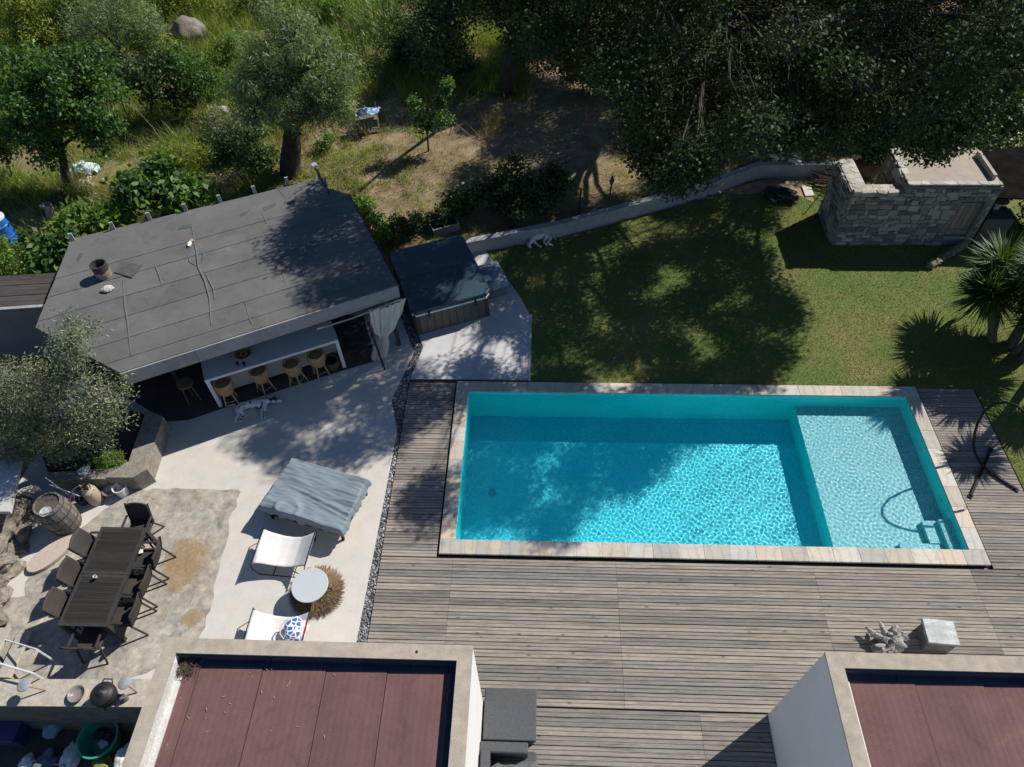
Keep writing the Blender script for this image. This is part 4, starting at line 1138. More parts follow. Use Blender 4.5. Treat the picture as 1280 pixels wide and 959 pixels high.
# ---------------------------------------------------------------- sling chairs, round table, raffia rug
CANV = mat('white_canvas', (0.64, 0.62, 0.60), (0.58, 0.56, 0.545), rough=0.85, scale=5, fine=90, bump=0.1)
def sling(label, loc, rz):
    t = thing('sling_chair', label, 'lounge chair', loc, rz, 'white sling chairs by the round table')
    L, W_ = 0.90, 0.76
    prof = [(-0.54, 0.40), (-0.47, 0.42), (-0.36, 0.38), (-0.12, 0.30), (0.08, 0.28), (0.26, 0.31), (0.40, 0.39), (0.53, 0.48), (0.58, 0.50)]
    def pz(s):
        f = s*(len(prof)-1); i = min(int(f), len(prof)-2); f -= i
        return prof[i][0]+(prof[i+1][0]-prof[i][0])*f, prof[i][1]+(prof[i+1][1]-prof[i][1])*f
    def sl(u, v):
        x, z = pz(u); y = (v-0.5)*W_*(1-0.14*math.sin(math.pi*u))
        return Vector((x, y, z - 0.03*(1-(2*v-1)**2)*math.sin(math.pi*u)))
    o = obj('sling', MB().grid(sl, 32, 14), CANV, t, world=False, smooth=True)
    md = o.modifiers.new('solid', 'SOLIDIFY'); md.thickness = 0.012
    obj('head_roll', MB().tube([(-0.50, -0.36, 0.41), (-0.50, 0.36, 0.41)], 0.035, 10), CANV, t, world=False, smooth=True)
    for s_ in (-1, 1):
        y = s_*(W_/2+0.03)
        q = MB().tube([(-0.55, y, 0.42), (-0.57, y, 0.2), (-0.48, y, 0.01), (-0.2, y, 0.0), (0.22, y, 0.0), (0.42, y, 0.01), (0.46, y, 0.10), (0.30, y, 0.30)], 0.010, 6)
        obj('side_frame', q, BM, t, world=False)
        obj('back_strut', MB().tube([(0.44, y, 0.01), (0.58, y, 0.51)], 0.010, 6), BM, t, world=False)
    for x, z in ((-0.55, 0.42), (0.58, 0.51), (-0.2, 0.0), (0.22, 0.0)):
        obj('cross_bar', MB().tube([(x, -W_/2-0.03, z), (x, W_/2+0.03, z)], 0.010, 6), BM, t, world=False)
    return t
s1 = sling('white sling chair nearest the covered daybed', (-3.088,-0.121,-0.08), R(-4))
s2 = dupe(s1, (-2.831,-1.792,-0.08), R(-2), 'white sling chair with a patterned bag on it')
rug = thing('raffia_rug', 'round brown raffia rug with a ragged fringe under the white table', 'rug', (-2.351,-0.858,-0.08))
RAF = islandmat('raffia', [(0.0, (0.12, 0.075, 0.04)), (0.6, (0.22, 0.145, 0.08)), (1.0, (0.33, 0.235, 0.14))], 0.9)
obj('mat', MB().lathe([(0.49, 0.0), (0.49, 0.012), (0.3, 0.016), (0, 0.016)], (0, 0, 0), 40), mat('raffia_base', (0.21, 0.14, 0.08), (0.15, 0.095, 0.05), fine=60, bump=0.6), rug, world=False)
g_ = np.random.default_rng(8)
n_ = 3600
a_ = g_.random(n_)*6.283; r_ = np.sqrt(g_.random(n_))*0.46
a2 = a_ + g_.normal(size=n_)*0.28; l_ = g_.uniform(0.05, 0.16, n_); z_ = 0.018 + g_.random(n_)*0.02
bx, by = r_*np.cos(a_), r_*np.sin(a_); ex, ey = bx + l_*np.cos(a2), by + l_*np.sin(a2); wx, wy = -np.sin(a2)*0.004, np.cos(a2)*0.004
vv = np.stack([np.stack([bx-wx, by-wy, z_], 1), np.stack([bx+wx, by+wy, z_], 1), np.stack([ex+wx*0.4, ey+wy*0.4, z_*0.7+g_.random(n_)*0.012], 1), np.stack([ex-wx*0.4, ey-wy*0.4, z_*0.7], 1)], 1)
me = mesh_np('fringe', vv.reshape(-1, 3), 4); me.materials.append(RAF)
o = bpy.data.objects.new('fringe', me); COL.objects.link(o); o.parent = rug; o['kind'] = 'stuff'
rt = thing('round_table', 'small round white table standing on the raffia rug', 'table', ((-2.361,-0.912,0.42)[0], (-2.361,-0.912,0.42)[1], -0.08))
obj('table_top', MB().lathe([(0.0, 0.47), (0.345, 0.47), (0.352, 0.475), (0.352, 0.49), (0.345, 0.495), (0.0, 0.495)], (0, 0, 0), 48), mat('pale_grey_lacquer', (0.44, 0.47, 0.48), (0.42, 0.45, 0.46), rough=0.45, fine=20, bump=0.02, grain=0.1), rt, world=False)
for k in range(3):
    a = k*2.094+0.3
    obj('leg', MB().tube([(0.24*math.cos(a), 0.24*math.sin(a), 0.47), (0.33*math.cos(a), 0.33*math.sin(a), 0.02)], 0.010, 6), BM, rt, world=False)
# bag
bgp = Vector(((-2.464,-1.747,0.36)))
bag = thing('bag', 'round beach bag with a blue and white pattern lying on the lower sling chair', 'bag', (bgp.x, bgp.y, 0.235))
def bagmat():
    m, t, out = newmat('bag_print'); b = N(t, 'ShaderNodeBsdfPrincipled'); t.links.new(b.outputs[0], out.inputs[0])
    tc = N(t, 'ShaderNodeTexCoord')
    vo = N(t, 'ShaderNodeTexVoronoi', feature='DISTANCE_TO_EDGE'); vo.inputs['Scale'].default_value = 11; t.links.new(tc.outputs['Object'], vo.inputs['Vector'])
    r = ramp(t, vo.outputs['Distance'], [(0.0, (0.8, 0.8, 0.78)), (0.09, (0.8, 0.8, 0.78)), (0.12, (0.03, 0.10, 0.34)), (1.0, (0.05, 0.16, 0.45))])
    sp = N(t, 'ShaderNodeSeparateXYZ'); t.links.new(tc.outputs['Object'], sp.inputs[0])
    st = ramp(t, sp.outputs[0], [(0.13, (0, 0, 0)), (0.135, (1, 1, 1))])
    wv = N(t, 'ShaderNodeTexWave'); wv.inputs['Scale'].default_value = 9; wv.inputs['Distortion'].default_value = 3; t.links.new(tc.outputs['Object'], wv.inputs['Vector'])
    pk = ramp(t, wv.outputs[0], [(0.3, (0.75, 0.36, 0.36)), (0.6, (0.78, 0.62, 0.60))])
    t.links.new(mixc(t, st.outputs[0], r.outputs[0], pk.outputs[0]), b.inputs['Base Color']); b.inputs['Roughness'].default_value = 0.8
    return m
def bagf(u, v):
    a = 2*math.pi*u; f = math.sin(math.pi*0.5*v)
    r_ = 0.23*math.cos(math.pi*0.5*v)**0.6*(1+0.05*math.sin(5*a)+0.05*mnoise.noise((math.cos(a)*2, math.sin(a)*2, v*3)))
    return Vector((r_*math.cos(a)*0.98, r_*math.sin(a)*1.05, 0.05 + 0.20*f))
obj('bag_body', MB().grid(bagf, 40, 16), bagmat(), bag, world=False, smooth=True)
obj('handle', MB().tube([(-0.10, 0.15, 0.17), (-0.2, 0.12, 0.20), (-0.27, 0.0, 0.17), (-0.25, -0.12, 0.15), (-0.16, -0.2, 0.14)], 0.012, 7), mat('rope', (0.6, 0.57, 0.5), fine=80, bump=0.5), bag, world=False)

# ---------------------------------------------------------------- dining table and its eight chairs
DX0, DX1, DY0, DY1, DZ = -6.73, -5.80, -1.93, 0.075, 0.72
dt = thing('dining_table', 'long dark brown slatted dining table on the grey terrace', 'dining table', ((DX0+DX1)/2, (DY0+DY1)/2, -0.074))
DW = mat('dark_brown_slat', (0.036, 0.033, 0.030), (0.024, 0.022, 0.020), rough=0.8, spec=0.15, stretch=(0.3, 3, 3), spread=0.2, scale=4)
DF = mat('dark_grey_frame', (0.048, 0.046, 0.043), (0.034, 0.032, 0.030), rough=0.75, scale=3, spec=0.2)
ym = (DY0+DY1)/2
for y0, y1 in ((DY0, ym-0.004), (ym+0.004, DY1)):
    for a, b_, c, d in ((DX0, DX1, y0, y0+0.06), (DX0, DX1, y1-0.06, y1), (DX0, DX0+0.06, y0+0.06, y1-0.06), (DX1-0.06, DX1, y0+0.06, y1-0.06)):
        obj('frame_rail', MB().prism([(a, c), (b_, c), (b_, d), (a, d)], DZ-0.035, DZ), DF, dt)
    n = 17; h_ = (y1-y0-0.12)/n
    for k in range(n):
        obj('slat', MB().prism([(DX0+0.062, y0+0.06+k*h_+0.0014), (DX1-0.062, y0+0.06+k*h_+0.0014), (DX1-0.062, y0+0.06+(k+1)*h_-0.0014), (DX0+0.062, y0+0.06+(k+1)*h_-0.0014)], DZ-0.028, DZ-0.004), DW, dt)
for sx in (DX0+0.04, DX1-0.04):
    for sy in (DY0+0.04, DY1-0.04):
        obj('leg', MB().bar((sx, sy, -0.074), (sx, sy, DZ-0.036), 0.075), DF, dt)
q = MB()
for x in (DX0+0.045, DX1-0.045): q.bar((x, DY0+0.08, DZ-0.075), (x, DY1-0.08, DZ-0.075), 0.03, 0.08)
for y in (DY0+0.045, DY1-0.045): q.bar((DX0+0.08, y, DZ-0.075), (DX1-0.08, y, DZ-0.075), 0.03, 0.08)
obj('apron', q, DF, dt)
DC = mat('brown_grey_weave', (0.058, 0.049, 0.045), (0.042, 0.036, 0.033), rough=0.75, spec=0.2, fine=110, bump=0.25, spread=0.12)
def dchair(label, loc, rz):
    """faces +x: the back is on the -x side"""
    t = thing('dining_chair', label, 'dining chair', loc, rz, 'dark woven chairs round the dining table')
    obj('seat', MB().cbox((0.02, 0, 0.435), (0.46, 0.47, 0.035), 0.03), DC, t, world=False)
    def bk_(u, v):
        y = (u-0.5)*0.46*(1+0.03*math.sin(math.pi*v)); b = 0.035*(2*u-1)**2
        return Vector((-0.20 - 0.15*v + b, y, 0.43 + 0.47*v + (0.02*(1-(2*u-1)**2) if v > 0.99 else 0)))
    o = obj('backrest', MB().grid(bk_, 12, 10), DC, t, world=False, smooth=True)
    md = o.modifiers.new('solid', 'SOLIDIFY'); md.thickness = 0.025
    for s_ in (-1, 1):
        y = s_*0.235
        obj('rear_leg', MB().bar((-0.17, y, 0.45), (-0.32, y, 0.0), 0.028), DF, t, world=False)
        obj('front_leg', MB().bar((0.20, y, 0.43), (0.23, y, 0.0), 0.028), DF, t, world=False)
        obj('back_post', MB().bar((-0.19, y, 0.42), (-0.355, y, 0.90), 0.024), DF, t, world=False)
        obj('armrest', MB().cbox((-0.03, s_*0.255, 0.63), (0.40, 0.045, 0.025), 0.008), DF, t, world=False)
        obj('arm_post', MB().bar((0.15, s_*0.255, 0.44), (0.15, s_*0.255, 0.62), 0.024), DF, t, world=False)
    return t
zc = -0.074
c1 = dchair('dining chair at the far head of the table, its black back up', (-6.16, 0.20, zc), R(-90))
cl = [('dining chair on the pool side of the table, nearest the far end', (-5.74, -0.42, zc), 183),
      ('dining chair in the middle of the pool side of the table', (-5.75, -0.98, zc), 178),
      ('dining chair on the pool side of the table, nearest the near end', (-5.74, -1.55, zc), 180),
      ('dining chair on the rock wall side of the table, nearest the barrel', (-6.78, -0.22, zc), 2),
      ('dining chair in the middle of the rock wall side of the table', (-6.75, -0.86, zc), -2),
      ('dining chair on the rock wall side of the table, nearest the white handrails', (-6.74, -1.46, zc), 1),
      ('dining chair at the near head of the table, pushed in', (-6.22, -2.02, zc), 90)]
for lab, p_, a in cl: dupe(c1, p_, R(a), lab)
gl = thing('glass', 'drinking glass standing on the dining table', 'glass', (-6.369,-1.011,0.72))
obj('bowl', MB().lathe([(0.028, 0.0), (0.034, 0.1), (0.031, 0.1), (0.026, 0.01), (0, 0.01)], (0, 0, 0.001), 14), mat('greenish_glass', (0.45, 0.5, 0.42), rough=0.1, bump=0), gl, world=False, smooth=True)
q = MB().box((0, 0, 0), (0.08, 0.14, 0.012)); o = obj('napkin', q, mat('white_cloth', (0.75, 0.74, 0.72)), None, loc=(-5.908,-0.282,0.44), rot=(0, 0, 0.4)); tag(o, 'white folded napkin on the chair seat at the pool side', 'napkin')

# ---------------------------------------------------------------- cask, slab, gas bottle and the clutter by the planter
ck = thing('barrel', 'large upright wooden barrel by the rock wall', 'barrel', (-8.009,0.523,-0.08))
STV = mat('grey_stave', (0.25, 0.228, 0.20), (0.12, 0.11, 0.10), rough=0.85, stretch=(2, 2, 0.25), scale=5, fine=30, spread=0.18)
nst = 18; prof = [(0.27, 0.0), (0.315, 0.22), (0.335, 0.45), (0.315, 0.68), (0.27, 0.90)]
for k in range(nst):
    a0, a1 = 2*math.pi*(k+0.04)/nst, 2*math.pi*(k+0.96)/nst; q = MB(); vs = []
    for r_, z in prof:
        for rr, a in ((r_, a0), (r_, a1), (r_-0.03, a1), (r_-0.03, a0)): vs.append((rr*math.cos(a), rr*math.sin(a), z))
    n = len(prof); fs = [(3, 2, 1, 0), (4*n-4, 4*n-3, 4*n-2, 4*n-1)]
    for i in range(n-1):
        for j in range(4): fs.append((4*i+j, 4*i+(j+1) % 4, 4*i+4+(j+1) % 4, 4*i+4+j))
    obj('stave', q.add(vs, fs), STV, ck, world=False)
obj('head', MB().lathe([(0.0, 0.86), (0.25, 0.86), (0.25, 0.835), (0, 0.835)][::-1], (0, 0, 0), 24), mat('dark_barrel_head', (0.10, 0.085, 0.07), (0.055, 0.047, 0.04), stretch=(0.4, 5, 1), scale=4), ck, world=False)
for z, r_ in ((0.10, 0.298), (0.30, 0.329), (0.60, 0.329), (0.82, 0.29)):
    obj('hoop', MB().lathe([(r_-0.012, z-0.02), (r_, z-0.02), (r_, z+0.02), (r_-0.012, z+0.02)], (0, 0, 0), 36), mat('rusty_hoop', (0.09, 0.075, 0.065), (0.06, 0.045, 0.035), rough=0.7), ck, world=False)
pc = (-7.963,0.344,0.79)
pl = obj('dish', MB().lathe([(0.05, 0), (0.09, 0.012), (0.118, 0.026), (0.11, 0.028), (0.08, 0.015), (0, 0.012)], (pc[0], pc[1], 0.783), 24), mat('grey_patterned_dish', (0.52, 0.53, 0.53), (0.30, 0.31, 0.32), scale=18, rough=0.4)); tag(pl, 'grey patterned dish on the lid of the barrel', 'dish')
ob = [(0.50*math.cos(a)*(1 if math.cos(a) < 0 else 1.05), (0.22 - 0.045*math.cos(a))*math.sin(a)) for a in [2*math.pi*k/36 for k in range(36)]]
lo = (-8.028,-0.184,0)
slab = MB().prism(ob, 0.03, 0.10)
o = obj('stone_slab', slab, mat('pinkish_stone', (0.47, 0.385, 0.33), (0.42, 0.35, 0.30), rough=0.8, scale=4), None, loc=(lo[0], lo[1], -0.08), rot=(0, 0, R(51))); tag(o, 'long rounded pinkish stone slab lying below the barrel', 'stone slab')
gb = thing('gas_bottle', 'beige gas bottle with a hose in front of the planter', 'gas bottle', (-7.626,1.117,-0.08))
obj('body', MB().lathe([(0.14, 0), (0.155, 0.03), (0.155, 0.40), (0.13, 0.47), (0.06, 0.50), (0, 0.50)], (0, 0, 0), 22), mat('beige_paint', (0.44, 0.355, 0.27), (0.36, 0.29, 0.22), rough=0.5), gb, world=False, smooth=True)
q = MB()
for k in range(3): q.tube([(0.1*math.cos(a), 0.1*math.sin(a), 0.5+0.07) for a in [k*2.1+j*0.3 for j in range(5)]], 0.012, 5)
obj('collar', q, mat('brown_paint', (0.26, 0.17, 0.10)), gb, world=False)
obj('valve', MB().lathe([(0.03, 0.49), (0.03, 0.56), (0.045, 0.57), (0.045, 0.59), (0, 0.59)], (0, 0, 0), 10), mat('black_metal', (0.02, 0.02, 0.022)), gb, world=False)
o = obj('hose', MB().tube([(0, 0, 0.55), (-0.12, 0.02, 0.60), (-0.28, -0.03, 0.50), (-0.42, -0.10, 0.30), (-0.5, -0.2, 0.05)], 0.012, 6), mat('pale_hose', (0.5, 0.48, 0.45)), gb, world=False)
bo_ = obj('bowl', MB().lathe([(0.06, 0), (0.12, 0.04), (0.155, 0.11), (0.15, 0.115), (0.11, 0.05), (0.05, 0.012), (0, 0.012)], (-7.334,1.265,0.02), 26), mat('steel', (0.42, 0.41, 0.39), rough=0.3, metal=0.7), smooth=True); tag(bo_, 'metal bowl between the gas bottle and the white bucket', 'bowl')
bu = obj('bucket', MB().lathe([(0.115, 0), (0.14, 0.25), (0.147, 0.25), (0.147, 0.27), (0.132, 0.27), (0.11, 0.02), (0, 0.02)], (-7.103,1.304,-0.07), 26), mat('white_plastic', (0.75, 0.75, 0.74), rough=0.4)); tag(bu, 'white bucket at the right end of the clutter before the planter', 'bucket')
br = thing('mop', 'mop with a white pole and a pink head leaning by the barrel', 'mop', (-8.195,1.146,-0.08))
h0 = Vector((0, 0, 0.12)); h1 = Vector((-8.249,1.086,0.9)) - Vector((-8.195,1.146,-0.08))
obj('pole', MB().tube([h0, h1], 0.013, 7), mat('white_pole', (0.72, 0.71, 0.72), rough=0.4), br, world=False)
obj('mop_head', MB().blob((0.0, 0, 0.08), (0.10, 0.08, 0.08), 12, 0.7, 3), mat('pink_mop', (0.50, 0.20, 0.38), (0.38, 0.13, 0.28), fine=50, bump=0.8), br, world=False)
o = obj('broom_pole', MB().tube([(-7.908,1.106,0.1), (-8.125,0.945,0.85)], 0.013, 7), mat('white_pole', (0.72, 0.71, 0.72))); tag(o, 'second white broom pole, lower of the two by the barrel', 'pole')
dp = obj('watering_pail', MB().lathe([(0.09, 0), (0.115, 0.2), (0.105, 0.2), (0.08, 0.02), (0, 0.02)], (-7.886,1.066,-0.07), 20), mat('navy_plastic', (0.03, 0.05, 0.09), rough=0.4)); tag(dp, 'small navy pail left of the beige gas bottle', 'pail')

# planter walls of pale stone
PLS = concrete('planter_stone', (0.33, 0.28, 0.21), (0.22, 0.20, 0.17), (0.28, 0.25, 0.21), 3.0, 1.2)
def wallpiece(name, poly, z1, m, parent): return obj(name, MB().prism(poly, -0.1, z1), m, parent)
plw = thing('planter_wall', 'pale stone planter wall with a corner in front of the olive tree', 'planter', (-7.0, 1.6, -0.08))
wa = [(-7.113,3.26), (-6.643,3.059), (-6.551,1.645), (-6.984,1.844)]
wallpiece('wall_block', wa, 0.42, PLS, plw)
wb = [(-7.362,1.404), (-7.123,1.695), (-6.712,1.933), (-6.498,1.646), (-6.696,1.417)]
wallpiece('corner_block', [(-7.344,1.405), (-7.022,1.801), (-6.744,1.922), (-6.491,1.625), (-6.731,1.417)], 0.425, PLS, plw)
wallpiece('wall_block', [(-8.598,1.344), (-7.383,1.409), (-7.152,1.721), (-8.087,1.599), (-8.691,1.546)], 0.36, PLS, plw)
obj('planter_soil', MB().prism([(-8.84,1.658), (-7.279,1.835), (-6.877,2.119), (-7.104,3.24), (-8.601,3.694), (-9.717,2.731)], -0.1, 0.2), mat('dark_soil', (0.07, 0.05, 0.035), (0.04, 0.03, 0.02), fine=30, bump=0.5), plw)
ds = obj('plate', MB().lathe([(0.06, 0), (0.135, 0.02), (0.13, 0.026), (0.06, 0.012), (0, 0.012)], (-7.908,1.588,0.37), 24), mat('blue_grey_plate', (0.40, 0.45, 0.52), rough=0.4)); tag(ds, 'blue grey plate lying on the planter wall', 'plate')

# rough rock face on the left edge, made of separate stones
rk = thing('rock_wall', 'rough natural rock wall along the left edge of the terrace', 'rock wall', (-9.0, -0.6, -0.08))
ROCK = mat('grey_rock', (0.36, 0.31, 0.24), (0.13, 0.12, 0.105), rough=0.9, scale=3.5, fine=22, bump=0.7, spread=0.25)
RWL = [(-10.4, 1.6), (-9.2, 0.9), (-8.85, 0.3), (-8.95, -0.2), (-8.85, -0.7), (-8.6, -1.3), (-8.5, -2.0), (-8.5, -2.4)]
rr_ = random.Random(21)
def along(pl, s):
    f = s*(len(pl)-1); i = min(int(f), len(pl)-2); f -= i
    return pl[i][0]+(pl[i+1][0]-pl[i][0])*f, pl[i][1]+(pl[i+1][1]-pl[i][1])*f
sm_ = []
for k in range(10):
    q = MB().blob((0, 0, 0), (1, 0.85, 0.7), k+40, 0.75, 2, 0, 1.1); me = setmesh('stone', q.v, q.f); me.materials.append(ROCK); sm_.append(me)
for lay, (z, off, nn) in enumerate(((0.0, 0.0, 15), (0.28, 0.15, 15), (0.55, 0.35, 14), (0.8, 0.6, 13), (1.0, 0.95, 12), (1.05, 1.4, 10))):
    for k in range(nn):
        x, y = along(RWL, (k+rr_.random()*0.7)/nn)
        o = bpy.data.objects.new('stone', sm_[rr_.randrange(10)]); COL.objects.link(o); o.parent = rk
        s_ = rr_.uniform(0.20, 0.36)
        o.location = (x-off+rr_.uniform(-.1, .1)+9.0, y+0.6+rr_.uniform(-.1, .1), z+0.08+rr_.uniform(-.06, .08)); o.scale = (s_, s_*rr_.uniform(0.7, 1.1), s_*rr_.uniform(0.6, 0.9)); o.rotation_euler = (rr_.uniform(-.3, .3), rr_.uniform(-.3, .3), rr_.random()*6)
obj('rock_core', MB().prism([(p[0]-0.12, p[1]) for p in RWL] + [(-14, -2.4), (-14, 1.6)], -0.1, 0.85), ROCK, rk)
up_ = sheet('upper_path', [(-11.424,2.197), (-9.066,1.816), (-8.612,0.268), (-10.289,0.233)], 0.92, concrete('blue_pale_concrete', (0.42, 0.42, 0.42), (0.46, 0.45, 0.44), (0.40, 0.40, 0.40), 1.0, 0.4), thick=0.1)

# leaf clumps of the three oaks: x,y,z in decimetres
OAK0 = "-6,107,59 -5,109,62 -7,112,59 -8,113,52 0,116,61 -7,117,50 0,119,65 1,119,61 9,128,64 -12,180,36 7,187,45 31,187,44 18,188,41 -5,189,42 -4,189,43 27,189,48 19,190,49 9,191,43 28,191,53 30,191,42 40,191,34 -13,192,34 6,192,53 -8,193,44 6,193,42 43,195,43 18,197,40 22,197,56 32,197,49 34,197,39 26,198,59 38,198,65 5,199,35 7,199,44 22,199,64 8,200,45 13,201,68 13,201,68 13,201,68 28,201,41 37,201,66 33,202,58 44,202,37 11,203,66 40,203,66 36,204,43 39,204,73 -10,205,35 13,205,54 20,205,68 24,205,55 32,205,78 4,206,39 17,206,37 42,208,81 17,209,35 17,209,60 35,209,54 5,211,35 42,211,38 24,212,52 37,212,88 44,212,39 0,213,34 24,213,80 -5,214,39 21,214,52 32,214,48 40,214,67 9,215,59 39,215,36 27,216,77 40,216,76 6,217,43 22,217,79 3,218,48 14,218,65 46,218,75 33,219,82 33,219,82 13,220,47 27,220,85 27,220,85 28,220,43 28,220,41 34,220,95 42,220,69 42,220,69 43,220,59 43,221,43 -6,222,35 12,222,41 21,222,66 27,222,80 28,222,71 29,222,73 -3,223,40 43,223,47 49,223,62 22,224,74 48,224,62 26,225,52 31,225,37 50,225,89 7,226,45 17,226,62 28,226,73 33,226,62 51,226,71 13,227,46 40,227,63 42,227,34 50,228,59 50,228,59 -4,229,36 8,229,52 18,229,52 33,229,62 34,229,40 42,229,61 42,229,46 19,230,64 35,230,66 48,230,45 19,231,57 20,231,67 43,231,39 47,231,62 52,231,87 -5,232,34 1,232,42 19,232,65 22,232,58 27,232,71 30,232,68 44,232,46 45,232,85 49,232,45 51,232,49 5,233,48 5,233,42 5,233,48 5,233,42 36,233,90 41,233,47 47,233,76 47,233,52 49,233,68 14,234,58 37,234,34 41,234,45 11,235,50 35,235,36 35,235,36 42,235,37 42,235,37 51,235,71"
